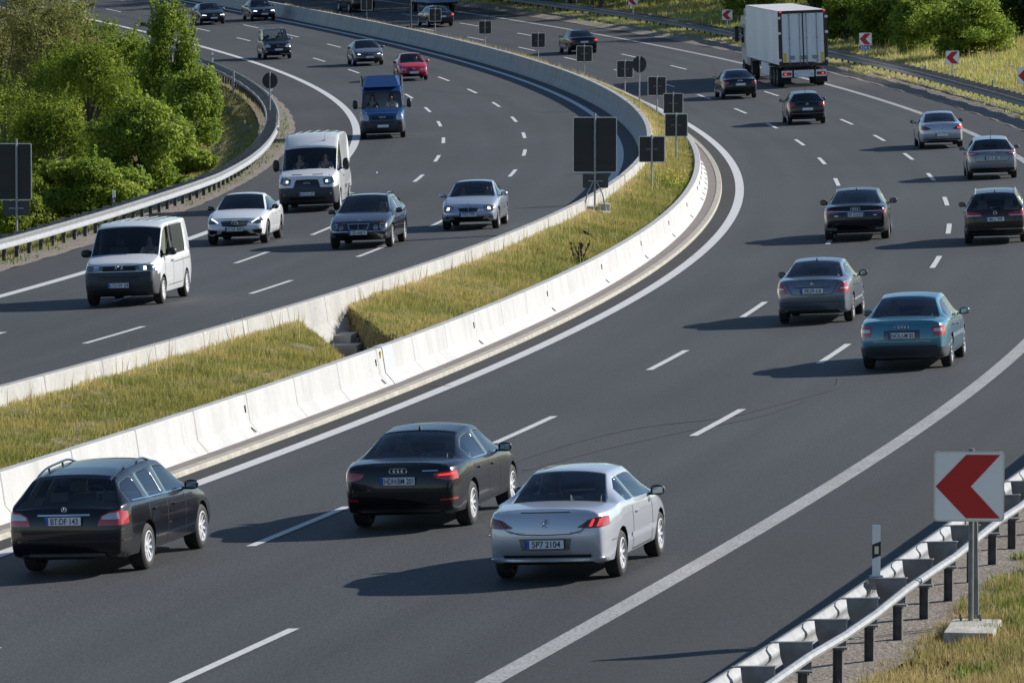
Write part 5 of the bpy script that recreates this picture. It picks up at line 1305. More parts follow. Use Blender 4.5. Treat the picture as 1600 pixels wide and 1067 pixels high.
# 19 white panel van
c = Car('panel_van', car_defaults(L=5.53, W=2.04, H=2.50, body='white', ac=.95, rf=1.66, rr=5.35, ad=5.45, zd=1.5, zt=1.1, zc=1.36, zn=1.12, bf=1.28, br=1.30, bp=2.35, gle=2.42, panel=2.3, roofdrop=.02, crown=.06, fo=1.0, wb=3.30, wr=.86, rwt=.88, rwb=.90, wsw=.88, zws=2.03, fh=1.0, nosew=.86, tailw=.93, lower='high', lowf=.5, lowr=.2, tr=.35, tw=.235, rim='steel', norear=True, seatz=1.0, cargo=True, hoodflat=1, glassf='glass', tailda=[-.05]*12))
L_ = c.pair('headlight', [(.52, 1.08), (.72, 1.14), (.93, 1.22)], [(.56, .90), (.72, .88), (.95, .96)], 'f', M['head_lens'], n=12)
c.sub(L_, 'reflector_bowl', [(.60, 1.07), (.82, 1.10)], [(.60, .95), (.82, .95)], 'f', M['reflector'], off=.012, skirt=.004)
c.sub(L_, 'lit_lamp', [(.62, 1.04), (.70, 1.04)], [(.62, .97), (.70, .97)], 'f', M['lamp_lit'], off=.018, skirt=.004)
c.patch('indicator', [(.66, .955), (.82, .96)], [(.68, .92), (.80, .92)], 'f', M['amber'], off=.018, skirt=.004, parent=L_[0])
c.patch('grille', [(-.36, 1.06), (0, 1.075), (.36, 1.06)], [(-.46, .78), (0, .75), (.46, .78)], 'f', M['gloss_black'], off=.014, n=14)
for z in (.98, .91, .84): c.rect('grille_bar', -.40, .40, z-.012, z+.012, 'f', M['trim'], n=10, k=1, off=.026)
c.strokes('emblem', OVAL, .009, M['chrome'], 'f', 0, .93, scale=1.35); c.rect('bumper_trim', -1.2, 1.2, .33, .70, 'f', M['trim'], n=36, k=6, off=.012); c.plate('f', .60, 'WÜ:TX 475', dy=.03)
c.rect('air_intake', -.6, .6, .40, .50, 'f', M['grille'], n=14, off=.02); c.pair('fog_lamp', [(.70, .66), (.86, .66)], [(.70, .54), (.86, .54)], 'f', M['head_dark'], off=.02); c.sub([c.root.children[-2], c.root.children[-1]], 'fog_bulb', [(.75, .63), (.81, .63)], [(.75, .58), (.81, .58)], 'f', M['reflector'], off=.026, skirt=.002)
c.mirrors(1.55, 1.34, M['black_plastic'], tall=True, wide=.08); c.handles([(2.2, 1.1)], M['black_plastic']); c.seams([[(1.3, .5), (1.3, 1.25)], [(2.36, .5), (2.36, 2.2)], [(3.6, .5), (3.6, 2.2)], [(1.3, .46), (5.2, .46)]])
c.side_strip('side_moulding', [(2.5, .72), (3.4, .72)], .12, M['trim'])
c.ribs((-.6, -.3, 0, .3, .6), 2.3, 5.2, PA['white'], .012)
c.antenna(2.0, 'rod', -.45)
for sg in (-1, 1): c.patch('bonnet_vent', [(sg*.18, 1.235), (sg*.52, 1.235)], [(sg*.18, 1.215), (sg*.52, 1.215)], 'f', M['grille'], off=.01)
done(c.frame('f', 486, 329.5, 'L', toward=True), 'panel_van', 'white high-roofed panel van with black mirrors and wide black grille', 'van')
# 20 dark estate oncoming
def twin_round(c, z=.64):
    hs = []
    for sg in (-1, 1):
        pair_ = []
        for (t, r) in ((.72, .105), (.50, .068)):
            top = [(sg*(t+r*math.cos(a)), z+(.0 if t > .6 else -.02)+r*math.sin(a)) for a in np.linspace(math.pi, 0, 9)]; bot = [(sg*(t+r*math.cos(a)), z+(.0 if t > .6 else -.02)+r*math.sin(a)) for a in np.linspace(math.pi, 2*math.pi, 9)]
            h = c.patch('headlight', top, bot, 'f', M['reflector'], off=.016, n=12, k=6)
            h2 = c.patch('inner_lens', [(lerp(sg*t, x, .82), lerp(z, y, .82)) for x, y in top], [(lerp(sg*t, x, .82), lerp(z, y, .82)) for x, y in bot], 'f', M['head_lens'], off=.024, n=10, k=5, parent=h, skirt=.004)
            pair_.append(h)
        hs.append(pair_)
    return hs
c = Car('estate_car', car_defaults(L=4.85, W=1.82, H=1.47, body='anthracite', ac=1.35, rf=2.15, rr=4.30, ad=4.70, zd=.99, zt=.93, zc=1.0, zn=.72, bf=.95, br=1.02, bp=2.72, dp=3.66, gle=4.38, roofdrop=.10, fo=.87, wb=2.85, wr=.66, rwt=.66, rwb=.80, glassf='glass', glasss='glass_mid', glassr='glass'))
H_ = twin_round(c, .63); c.patch('indicator', [(-.80, .72), (-.66, .73)], [(-.80, .69), (-.66, .69)], 'f', M['amber'], off=.03, skirt=.004, parent=H_[0][0])
c.patch('grille', [(-.32, .72), (0, .73), (.32, .72)], [(-.26, .56), (0, .54), (.26, .56)], 'f', M['chrome'], off=.012, n=12); g_ = c.patch('grille_mesh', [(-.295, .70), (0, .71), (.295, .70)], [(-.24, .575), (0, .56), (.24, .575)], 'f', M['grille'], off=.018, n=12)
c.rect('grille_bar', -.008, .008, .56, .70, 'f', M['chrome'], n=2, off=.026); c.strokes('bonnet_star', [STAR[0]]+STAR[1:], .006, M['chrome'], 'f', 0, .80, scale=.8)
c.plate('f', .47, 'GSL:4081V'); c.rect('bumper_line', -1.0, 1.0, .50, .508, 'f', M['chrome'], n=24, k=1, off=.004); c.patch('air_intake', [(-.5, .38), (.5, .38)], [(-.42, .27), (.42, .27)], 'f', M['grille'], n=14); c.pair('fog_lamp', [(.68, .42), (.86, .43)], [(.68, .34), (.86, .35)], 'f', M['head_lens'])
c.roof_rails(2.35, 4.35, .60, M['gloss_black'], .055); c.mirrors(1.72, .96); c.handles([(2.35, .80), (3.35, .83)], M['chrome']); std_seams(c, (1.80, 2.72, 3.62)); c.side_strip('side_moulding', [(1.5, .56), (2.6, .56), (3.5, .57)], .03, M['chrome'])
c.side_strip('window_trim', [(1.62, .965), (2.6, .985), (3.6, 1.01), (4.3, 1.03)], .014, M['chrome'])
done(c.frame('f', 567, 387, 'L', toward=True), 'estate_car', 'anthracite estate with round twin headlamps and a star on its bonnet, oncoming in the middle')
# 21 silver saloon oncoming
c = Car('saloon_car', car_defaults(L=4.53, W=1.73, H=1.42, body='silver', ac=1.30, rf=2.02, rr=3.12, ad=3.80, zd=1.04, zt=.99, zc=.98, zn=.72, bp=2.50, gle=3.42, fo=.80, wb=2.715, wr=.64, glassf='glass', glasss='glass_mid', tr=.315))
L_ = c.pair('headlight', [(.44, .69), (.58, .74), (.74, .74), (.90, .72)], [(.50, .60), (.58, .57), (.74, .555), (.90, .61)], 'f', M['head_lens'], n=12)
c.sub(L_, 'lit_lamp', [(.60, .69), (.70, .69)], [(.60, .61), (.70, .61)], 'f', M['lamp_lit'], off=.014, skirt=.004); c.sub(L_, 'small_bowl', [(.50, .67), (.57, .68)], [(.51, .61), (.57, .60)], 'f', M['reflector'], off=.014, skirt=.004)
c.patch('grille', [(-.33, .68), (0, .69), (.33, .68)], [(-.28, .56), (0, .545), (.28, .56)], 'f', M['chrome'], off=.012, n=12); c.patch('grille_mesh', [(-.31, .665), (0, .675), (.31, .665)], [(-.265, .575), (0, .56), (.265, .575)], 'f', M['grille'], off=.018, n=12); c.rect('grille_bar', -.007, .007, .56, .67, 'f', M['chrome'], n=2, off=.026)
c.strokes('bonnet_star', STAR, .006, M['chrome'], 'f', 0, .79, scale=.7); c.plate('f', .47, 'GSL:J 535D'); c.patch('air_intake', [(-.50, .40), (.50, .40)], [(-.40, .32), (.40, .32)], 'f', M['grille'], n=14); c.pair('fog_lamp', [(.62, .42), (.78, .42)], [(.62, .35), (.78, .36)], 'f', M['head_lens'])
c.mirrors(1.68, .95); c.handles([(2.25, .80), (3.12, .83)]); std_seams(c, (1.72, 2.50, 3.30))
done(c.frame('f', 737, 358, 'L', toward=True), 'saloon_car', 'silver saloon with lit headlamps, rightmost of the lower oncoming cars')
# 22 blue van
c = Car('delivery_van', car_defaults(L=5.6, W=2.0, H=2.22, body='blue', ac=.95, rf=1.62, rr=5.4, ad=5.5, zd=1.4, zt=1.05, zc=1.32, zn=1.06, bf=1.22, br=1.22, bp=2.15, gle=2.2, panel=2.1, roofdrop=.02, crown=.03, fo=1.0, wb=3.3, wr=.84, rwt=.84, rwb=.86, wsw=.89, zws=2.0, fh=.35, nosew=.86, tailw=.9, lower='high', lowf=.45, lowr=.2, tr=.36, tw=.24, rim='steel', norear=True, seatz=.98, cargo=True, hoodflat=1, glassf='glass', tailda=[-.05]*12))
L_ = c.pair('headlight', [(.60, 1.02), (.74, 1.10), (.96, 1.16)], [(.60, .80), (.74, .80), (.98, .86)], 'f', M['white_lens'], n=12); c.sub(L_, 'reflector_bowl', [(.68, 1.04), (.86, 1.08)], [(.68, .86), (.86, .88)], 'f', M['reflector'], off=.012, skirt=.004)
c.patch('grille', [(-.50, .98), (.50, .98)], [(-.46, .84), (.46, .84)], 'f', M['grille'], off=.012, n=12); c.rect('grille_bar', -.46, .46, .90, .915, 'f', M['trim'], n=10, k=1, off=.02); text_p, n_ = c.wrap(0, .93, 'f'); text_mesh('IVECO', .075, M['chrome'], c.root, (0, text_p.y+.045, .94), (math.pi/2, 0, math.pi), 'emblem_lettering')
c.rect('bumper_trim', -1.2, 1.2, .36, .79, 'f', M['trim'], n=36, k=6, off=.012); c.plate('f', .56, '', dy=.03); c.rect('air_intake', -.5, .5, .66, .76, 'f', M['grille'], n=14, off=.02)
c.pair('step_recess', [(.66, .72), (.84, .72)], [(.66, .60), (.84, .60)], 'f', M['grille'], off=.018)
# air deflector above the windscreen
mb = MB(); z0 = 2.26; mb.add([(-.76, c.ya(1.52), z0-.06), (.76, c.ya(1.52), z0-.06), (.60, c.ya(2.3), z0+.42), (-.60, c.ya(2.3), z0+.42), (-.84, c.ya(2.5), z0), (.84, c.ya(2.5), z0), (.80, c.ya(2.5), z0+.34), (-.80, c.ya(2.5), z0+.34)], [(0,1,2,3), (1,5,6,2), (0,3,7,4), (3,2,6,7), (4,7,6,5), (0,4,5,1)]); mb.build('air_deflector', PA['blue'], c.root)
mb = MB(); mb.box((0, c.ya(4.05), 1.55), (1.86, 2.8, 2.05), bev=.05); mb.build('load_box', PA['silver'], c.root)
for i, x in enumerate((-.84, .84)):
    mb = MB(); mb.box((x, c.ya(2.6), 2.45), (.06, .2, .5), bev=.02); mb.build('box_post', M['trim'], c.root)
c.mirrors(1.35, 1.32, M['black_plastic'], tall=True, wide=.12); c.seams([[(1.2, .5), (1.2, 1.2)], [(2.2, .5), (2.2, 1.9)]])
done(c.frame('f', 599, 216, 'L', toward=True), 'delivery_van', 'blue delivery van with a sloping roof deflector', 'van')
# 23 red small car
c = Car('small_car', car_defaults(L=3.9, W=1.65, H=1.46, body='red', ac=.98, rf=1.72, rr=3.25, ad=3.72, zd=1.02, zt=.95, zc=.98, zn=.70, bf=.95, br=1.02, bp=2.2, gle=3.15, fo=.80, wb=2.46, wr=.64, tailw=.86, tr=.30, tw=.19, rwb=.8, tailda=[-.1, -.1, -.1, -.03, .0, .0, -.02, -.04, -.06, -.06, -.04, -.03]))
for sg in (-1, 1):
    for (t, r) in ((.66, .09), (.47, .065)):
        top = [(sg*(t+r*math.cos(a)), .63+r*math.sin(a)) for a in np.linspace(math.pi, 0, 8)]; bot = [(sg*(t+r*math.cos(a)), .63+r*math.sin(a)) for a in np.linspace(math.pi, 2*math.pi, 8)]; c.patch('headlight', top, bot, 'f', M['reflector'], off=.014, n=8, k=4)
c.patch('grille', [(-.32, .66), (.32, .66)], [(-.28, .58), (.28, .58)], 'f', M['grille'], n=8); c.strokes('emblem', VEE, .009, M['chrome'], 'f', 0, .64, scale=1.2); c.plate('f', .46, ''); c.patch('air_intake', [(-.5, .38), (.5, .38)], [(-.45, .25), (.45, .25)], 'f', M['grille'], n=12)
c.mirrors(1.4, .95); c.handles([(2.1, .8)]); std_seams(c, (1.4, 2.35)); done(c.frame('f', 645, 126, 'L', toward=True), 'small_car', 'bright red small car behind the blue van')
# 24 grey hatch oncoming
c = hatch(L=4.26, body='grey', zn=.74, H=1.45, glassf='glass')
L_ = c.pair('headlight', [(.45, .70), (.66, .75), (.95, .80)], [(.50, .63), (.66, .62), (.95, .68)], 'f', M['head_dark'], n=10); c.sub(L_, 'lit_strip', [(.48, .69), (.70, .73)], [(.50, .665), (.70, .66)], 'f', M['drl'], off=.014, skirt=.004)
c.patch('grille', [(-.30, .69), (.30, .69)], [(-.24, .59), (.24, .59)], 'f', M['grille'], n=8); c.strokes('emblem', ESS, .009, M['chrome'], 'f', 0, .65); c.plate('f', .52, ''); c.patch('air_intake', [(-.6, .42), (.6, .42)], [(-.5, .28), (.5, .28)], 'f', M['grille'], n=12)
c.mirrors(1.68, .98); std_seams(c, (1.62, 2.42, 3.25)); done(c.frame('f', 575, 102.5, 'L', toward=True), 'hatchback_car', 'mid grey hatchback with bright angular lamps left of the red car')
# 25 dark high-roof car
c = Car('high_roof_car', car_defaults(L=4.38, W=1.75, H=1.80, body='navy', ac=1.0, rf=1.75, rr=4.05, ad=4.30, zd=1.10, zt=1.0, zc=1.12, zn=.84, bf=1.08, br=1.10, bp=2.3, dp=3.3, gle=4.0, fo=.84, wb=2.81, wr=.78, rwt=.78, rwb=.84, tailw=.9, wsw=.84, seatz=.65, glassf='glass', glasss='glass_mid', tailda=[-.08]*12))
L_ = c.pair('headlight', [(.46, .84), (.62, .90), (.88, .93)], [(.46, .74), (.62, .72), (.88, .76)], 'f', M['white_lens'], n=10); c.patch('grille', [(-.42, .82), (.42, .82)], [(-.38, .72), (.38, .72)], 'f', M['grille'], n=8); c.strokes('emblem', WING, .010, M['chrome'], 'f', 0, .82); c.plate('f', .60, '')
c.patch('air_intake', [(-.6, .50), (.6, .50)], [(-.6, .36), (.6, .36)], 'f', M['grille'], n=12); c.rect('chrome_strip', -.7, .7, .30, .335, 'f', M['chrome'], n=16, k=1, off=.02); c.pair('fog_lamp', [(.68, .50), (.80, .50)], [(.68, .42), (.80, .42)], 'f', M['white_lens'])
c.mirrors(1.5, 1.12, M['steel']); c.roof_rails(1.9, 4.0, .66, M['gloss_black'], .06); std_seams(c, (1.5, 2.3, 3.3)); done(c.frame('f', 433, 92.5, 'L', toward=True), 'high_roof_car', 'dark blue high-roofed car with roof rails, outermost oncoming lane near the bend')
# 26, 27 dark cars at the top left
c = hatch(L=4.26, W=1.80, H=1.46, body='navy', zn=.74); L_ = c.pair('headlight', [(.44, .72), (.66, .75), (.95, .79)], [(.48, .64), (.66, .62), (.95, .68)], 'f', M['head_lens'], n=10); c.sub(L_, 'lit_strip', [(.48, .685), (.84, .72)], [(.50, .65), (.84, .665)], 'f', M['drl'], off=.014, skirt=.004)
c.patch('grille', [(-.34, .69), (.34, .69)], [(-.34, .62), (.34, .62)], 'f', M['grille'], n=8); c.strokes('emblem', VEE, .009, M['chrome'], 'f', 0, .67, scale=1.1); c.plate('f', .49, ''); c.patch('air_intake', [(-.6, .40), (.6, .40)], [(-.5, .26), (.5, .26)], 'f', M['grille'], n=12)
c.mirrors(1.68, .98, M['steel']); std_seams(c, (1.62, 2.42, 3.25)); done(c.frame('f', 331, 38.5, 'L', toward=True), 'hatchback_car', 'dark hatchback with white lit lamps just right of the tall bush top')
c = dark = Car('saloon_car', car_defaults(L=4.6, W=1.80, H=1.45, body='black2', zn=.75, gle=3.5)); L_ = c.pair('headlight', [(.44, .72), (.62, .76), (.88, .79)], [(.46, .65), (.62, .64), (.88, .68)], 'f', M['head_lens'], n=10); c.sub(L_, 'lit_strip', [(.50, .735), (.82, .76)], [(.50, .675), (.82, .69)], 'f', M['drl'], off=.014, skirt=.004)
c.patch('grille', [(-.28, .72), (.28, .72)], [(-.22, .58), (.22, .58)], 'f', M['grille'], n=8); c.strokes('emblem', [circ(0,0,.045)], .010, M['chrome'], 'f', 0, .77); c.plate('f', .50, ''); c.patch('air_intake', [(-.6, .42), (.6, .42)], [(-.5, .28), (.5, .28)], 'f', M['grille'], n=12)
c.mirrors(1.6, .96, M['steel']); std_seams(c, (1.7, 2.45, 3.3)); done(c.frame('f', 410, 32.5, 'L', toward=True), 'saloon_car', 'black car with glinting lamps close to the concrete barrier at the top')
c = None
# ================= lorry, trucks =================
def placed(root, px, py, side, yaxle, toward=False, shift=0.0):
    surf = (lambda x, y: zroad(side, x, y)); P = at(px, py, 0, surf)
    d = Vector((float((CR if side == 'R' else CL)(P.y)[1])+shift, 1, 0)).normalized()
    if toward: d = -d
    P2 = P+d*4; P2.z = float(zroad(side, P2.x, P2.y)); f = (P2-P).normalized(); r0 = Vector((f.y, -f.x, 0)).normalized()
    P3 = P+r0; P3.z = float(zroad(side, P3.x, P3.y)); r = (P3-P).normalized(); u = r.cross(f).normalized(); r = f.cross(u).normalized()
    root.matrix_world = Matrix.Translation(P-f*yaxle+u*.003) @ Matrix((r, f, u)).transposed().to_4x4()
def truck_wheel(root, x, y, r=.50, w_=.34, sg=1):
    tm, rm = wheel_meshes(r, w_, 'truck'); o = bpy.data.objects.new('wheel', tm); COL.objects.link(o); o.parent = root; o.location = (x, y, r)
    q = bpy.data.objects.new('rim', rm); COL.objects.link(q); q.parent = o
    if sg < 0: o.rotation_euler = (0, 0, math.pi)
M['trailer_white'] = mat('trailer_white', rough=.45, noise=[(.8, .3, .7, (.76,.79,.84), (.86,.88,.92), (1,1,.2)), (3, .3, .55, (.92,.92,.92), W1, (1,1,.15))])
M['trailer_roof'] = mat('tarp_roof', rough=.6, noise=[(.7, .3, .7, (.5,.5,.5), (.62,.62,.62), W1)])
M['trailer_frame'] = mat('trailer_frame_brown', (.055,.030,.030), .6); M['rod'] = mat('lock_rod', (.28,.30,.33), .4, .7)
def lorry():
    root = empty('articulated_lorry'); Lb = 13.6; z0, z1 = 1.18, 3.98; hw = 1.27
    mb = MB(); mb.cur = 0; y0 = 0.0
    n = 54; V = []; F = []            # ribbed side walls
    for sg in (-1, 1):
        b0 = len(V)
        for i in range(n+1):
            for z in (z0, z1-.04): V.append((sg*(hw-.012*(i % 2)), y0+.10+(Lb-.1)*i/n, z))
        F += [(b0+2*i, b0+2*i+2, b0+2*i+3, b0+2*i+1) for i in range(n)]
    side = mesh_obj('side_wall', V, F, M['trailer_white'], root)
    # faint cloudy stripe of old lettering on the left wall
    mb = MB(); mb.box((0, Lb/2, z1-.02), (hw*2-.02, Lb, .05)); mb.box((0, Lb-.02, (z0+z1)/2), (hw*2-.04, .04, z1-z0-.02)); mb.build('roof', M['trailer_roof'], root)
    # rear frame
    mb = MB()
    for sg in (-1, 1): mb.box((sg*(hw-.07), .04, (z0+z1)/2), (.16, .12, z1-z0))
    mb.box((0, .04, z1-.06), (2*hw, .13, .14)); mb.box((0, .03, z0-.03), (2*hw+.02, .16, .16)); fr = mb.build('rear_frame', M['trailer_frame'], root)
    mb = MB()
    for sg in (-1, 1):
        for z in (z1-.35, (z0+z1)/2+.25, z0+.25): mb.box((sg*(hw-.03), -.03, z), (.16, .05, .13))
    mb.build('hinge', M['trailer_white'], fr)
    for sg in (-1, 1):
        mb = MB(); mb.box((sg*.56, .0, (z0+z1)/2-.02), (1.06, .05, z1-z0-.26), bev=.01); d = mb.build('rear_door', M['trailer_white'], root)
        for x in (.14, .68):
            mb = MB(); mb.tube([(sg*(x+.04), -.055, z0+.02), (sg*(x+.04), -.055, z1-.1)], .022, 8)
            for z in (z0+.15, 2.55, z1-.22): mb.box((sg*(x+.04), -.05, z), (.09, .05, .06))
            mb.box((sg*(x-.07), -.06, z0+.36), (.24, .03, .05)); mb.box((sg*(x-.07), -.045, z0+.36), (.30, .01, .20)); mb.build('lock_rod', M['rod'], d)
        mb = MB(); mb.box((sg*.98, -.03, z0+.36), (.16, .01, .50)); mb.build('yellow_marker', M['yellow'], d)
        mb = MB(); mb.box((sg*(hw-.12), -.035, z1-.05), (.10, .04, .05)); mb.build('marker_light', M['brake_lit'], fr)
    mb = MB(); mb.box((0, -.02, (z0+z1)/2), (.05, .07, z1-z0-.2)); mb.build('door_gap', M['under'], root)
    # chassis, under-run bar, lamps
    mb = MB(); mb.box((0, Lb/2, 1.02), (.9, Lb-.6, .22)); mb.box((0, .4, .75), (.5, .3, .5)); mb.build('chassis', M['under'], root)
    mb = MB(); mb.box((0, .02, .70), (1.05, .06, .36)); bar = mb.build('number_board', M['trailer_white'], root)
    mb = MB(); mb.box((.02, -.015, .80), (.60, .01, .13)); mb.build('license_plate', M['plate'], bar)
    for sg in (-1, 1):
        mb = MB(); mb.tube([(sg*.40+.06*math.cos(a), -.012, .66+.06*math.sin(a)) for a in np.linspace(0, 6.28, 9)], .006, 4); mb.build('limit_sticker', M['ink'], bar)
        mb = MB(); mb.box((sg*.90, .02, .70), (.55, .06, .34)); b_ = mb.build('bumper_plate', M['trailer_white'], root)
        mb = MB(); mb.box((sg*.90, -.03, .70), (.46, .05, .15), bev=.01); t_ = mb.build('taillight', M['red_lens'], b_)
        mb = MB(); mb.box((sg*.98, -.06, .69), (.10, .02, .07)); mb.build('lit_lamp', M['brake_lit'], t_)
        mb = MB(); mb.box((sg*.95, .35, .42), (.62, .03, .40)); mb.build('mudflap', M['under'], root)
        mb = MB(); mb.box((sg*(hw-.06), 6.3, .82), (.04, 3.4, .62)); mb.build('side_skirt', M['trailer_white'], root)
    for y in (1.55, 2.86, 4.17):
        for sg in (-1, 1): truck_wheel(root, sg*(hw-.22), y, .48, .38, sg)
    for sg in (-1, 1):
        mb = MB(); mb.box((sg*(hw-.2), 2.86, 1.07), (.42, 3.9, .05)); mb.build('mudguard', M['under'], root)
    # tractor
    ty = Lb+.2
    for y in (Lb-1.6, Lb+1.9):
        for sg in (-1, 1): truck_wheel(root, sg*(hw-.22), y, .50, .40, sg)
    mb = MB(); mb.box((0, Lb+.3, .85), (.9, 5.4, .3)); mb.build('tractor_chassis', M['under'], root)
    mb = MB(); mb.box((0, Lb+1.75, 2.05), (2.45, 2.2, 2.6), bev=.10); mb.box((0, Lb+1.6, 3.5), (2.2, 1.7, .5), bev=.15); cab = mb.build('cab', PA['white'], root)
    for sg in (-1, 1):
        mb = MB(); mb.box((sg*1.22, Lb+2.0, 2.3), (.06, .9, .8)); mb.build('side_window', M['glass_dark'], cab)
        mb = MB(); mb.box((sg*1.47, Lb+2.75, 2.35), (.22, .12, .85), bev=.04); mb.tube([(sg*1.2, Lb+2.75, 2.7), (sg*1.5, Lb+2.75, 2.7)], .025, 6); mb.build('side_mirror', M['black_plastic'], cab)
        mb = MB(); mb.box((sg*1.16, Lb-.2, 1.0), (.12, 1.3, .55), bev=.03); mb.build('fuel_tank', M['steel'], root)
        mb = MB(); mb.box((sg*1.10, Lb+.45, 2.5), (.05, .5, 2.6), bev=.02); mb.build('side_fairing', PA['white'], cab)
    mb = MB(); mb.box((0, Lb+2.86, 2.35), (2.1, .04, .9)); mb.build('windshield', M['glass_dark'], cab)
    tag(root, 'white articulated lorry with closed rear doors and yellow corner markers', 'lorry'); return root
lr = lorry(); placed(lr, 1251, 134.5, 'R', 1.55, shift=0.0)
def small_truck():
    root = empty('box_truck'); hw = 1.05
    mb = MB(); mb.add([(-hw, 0, .75), (hw, 0, .75), (hw*.9, 0, 2.4), (-hw*.9, 0, 2.4), (-hw, 4.2, .75), (hw, 4.2, .75), (hw*.9, 4.2, 2.4), (-hw*.9, 4.2, 2.4)], [(0,1,2,3), (1,5,6,2), (0,3,7,4), (3,2,6,7), (4,7,6,5), (0,4,5,1)])
    mb.build('tarpaulin_body', mat('light_blue_tarp', (.20,.30,.44), .6), root)
    mb = MB(); mb.box((0, -.03, .70), (2.1, .08, .12)); mb.box((0, 2.3, .6), (.8, 5.2, .2)); mb.build('chassis', M['under'], root)
    mb = MB(); mb.box((0, 5.2, 1.4), (1.95, 1.7, 1.5), bev=.12); mb.build('cab', PA['white'], root)
    for sg in (-1, 1):
        for y in (1.0, 5.0): truck_wheel(root, sg*(hw-.16), y, .38, .24, sg)
        mb = MB(); mb.box((sg*.8, -.06, .62), (.3, .04, .12)); mb.build('taillight', M['red_dark'], root)
        mb = MB(); mb.box((sg*1.2, 5.7, 1.6), (.15, .08, .35)); mb.build('side_mirror', M['black_plastic'], root)
    tag(root, 'light blue box truck cut by the top edge, ahead of the shaded saloon', 'truck'); placed(root, 688, 20, 'R', 1.0, shift=0)
small_truck()
# ================= people inside =================
M['skin'] = mat('skin', (.50,.31,.23), .6); M['hair'] = mat('dark_hair', (.03,.022,.016), .7); M['shirt_white'] = mat('white_shirt', (.7,.7,.7), .8); M['shirt_dark'] = mat('dark_shirt', (.03,.035,.05), .8); M['shirt_blue'] = mat('blue_shirt', (.10,.20,.34), .8); M['shirt_green'] = mat('olive_shirt', (.20,.24,.10), .8); M['trousers'] = mat('dark_trousers', (.03,.03,.035), .85)
def skin_mesh(name, pts, edges, radii, m, root_i=0, lev=1):
    me = bpy.data.meshes.new(name); me.from_pydata(pts, edges, []); o = bpy.data.objects.new(name, me); COL.objects.link(o)
    md = o.modifiers.new('k', 'SKIN'); md.use_smooth_shade = True; sv = me.skin_vertices[0].data
    for v, r in zip(sv, radii): v.radius = (r if isinstance(r, tuple) else (r, r))
    sv[root_i].use_root = True
    o.modifiers.new('s', 'SUBSURF').levels = lev
    bpy.context.view_layer.update(); dg = bpy.context.evaluated_depsgraph_get(); res = bpy.data.meshes.new_from_object(o.evaluated_get(dg)); bpy.data.objects.remove(o); res.materials.clear(); res.materials.append(m); return res
def person_parts():
    # seated driver: hips at origin, facing +y, hands on the wheel
    P = [(0,0,.08), (0,-.05,.28), (0,-.09,.46), (0,-.07,.58), (0,-.05,.66), (0,-.02,.76), (0,-.015,.84),
         (.17,-.09,.50), (.24,.06,.30), (.17,.36,.36), (.15,.44,.38), (-.17,-.09,.50), (-.24,.06,.30), (-.17,.36,.36), (-.15,.44,.38),
         (.10,.10,.05), (.14,.46,.10), (.13,.62,-.28), (-.10,.10,.05), (-.14,.46,.10), (-.13,.62,-.28), (0,.10,.745), (0,.075,.70)]
    E_ = [(0,1),(1,2),(2,3),(3,4),(4,5),(5,6),(2,7),(7,8),(8,9),(9,10),(2,11),(11,12),(12,13),(13,14),(0,15),(15,16),(16,17),(0,18),(18,19),(19,20),(5,21)]
    P = P[:22]; R_ = [(.16,.11),(.14,.10),(.15,.10),(.055,.055),(.065,.07),(.085,.10),(.06,.07),.06,.045,.036,.03,.06,.045,.036,.03,.085,.07,.045,.085,.07,.045,.02]
    body = skin_mesh('body', P, E_, R_, M['skin'])
    idx = [0,1,2,7,8,11,12]; m_ = {a: i for i, a in enumerate(idx)}; ed = [(m_[a], m_[b]) for a, b in E_ if a in m_ and b in m_]
    sh = skin_mesh('shirt', [P[i] for i in idx], ed, [(r[0]*1.08, r[1]*1.08) if isinstance(r, tuple) else r*1.2 for r in [R_[i] for i in idx]], M['shirt_dark'])
    idx = [0,15,16,17,18,19,20]; m_ = {a: i for i, a in enumerate(idx)}; ed = [(m_[a], m_[b]) for a, b in E_ if a in m_ and b in m_]
    tr_ = skin_mesh('trousers', [P[i] for i in idx], ed, [(R_[i][0]*1.06, R_[i][1]*1.06) if isinstance(R_[i], tuple) else R_[i]*1.1 for i in idx], M['trousers'])
    bm = bmesh.new(); bmesh.ops.create_uvsphere(bm, u_segments=14, v_segments=10, radius=1)
    for v in bm.verts: v.co = Vector((v.co.x*.094, v.co.y*.108-.035, v.co.z*.10+.80))
    bmesh.ops.delete(bm, geom=[v for v in bm.verts if v.co.y > .02 and v.co.z < .85], context='VERTS')
    hr = bpy.data.meshes.new('hair'); bm.to_mesh(hr); bm.free(); hr.materials.append(M['hair']); hr.polygons.foreach_set('use_smooth', [True]*len(hr.polygons))
    return body, sh, tr_, hr
_pp = person_parts(); _shirts = {}
def person(car, side, shirt, label, dy=0.0, seat='front'):
    p = car.p; o = empty('person'); 
    for me, nm in zip(_pp, ('body', 'shirt', 'trousers', 'hair')):
        if nm == 'shirt':
            if shirt not in _shirts: q = me.copy(); q.materials.clear(); q.materials.append(M[shirt]); _shirts[shirt] = q
            me = _shirts[shirt]
        c_ = bpy.data.objects.new(nm, me); COL.objects.link(c_); c_.parent = o
    ys = car.ya(p['seat_a'] or p['bp']-.12)+.04; sz = p.get('seatz', .45)
    k = min(1.0, (p['H']-.06-sz-.02)/.93)
    o.matrix_world = car.root.matrix_world @ Matrix.Translation((side*p['W']*.205, ys+dy, sz)) @ Matrix.Scale(k, 4)
    tag(o, label, 'person', 'people in the vehicles')
bylab = {c_.root['label']: c_ for c_ in CARS}
def find(s): return next(c_ for c_ in CARS if s in c_.root['label'])
person(find('leftmost oncoming'), -1, 'shirt_white', 'driver in a white shirt behind the windscreen of the white minibus')
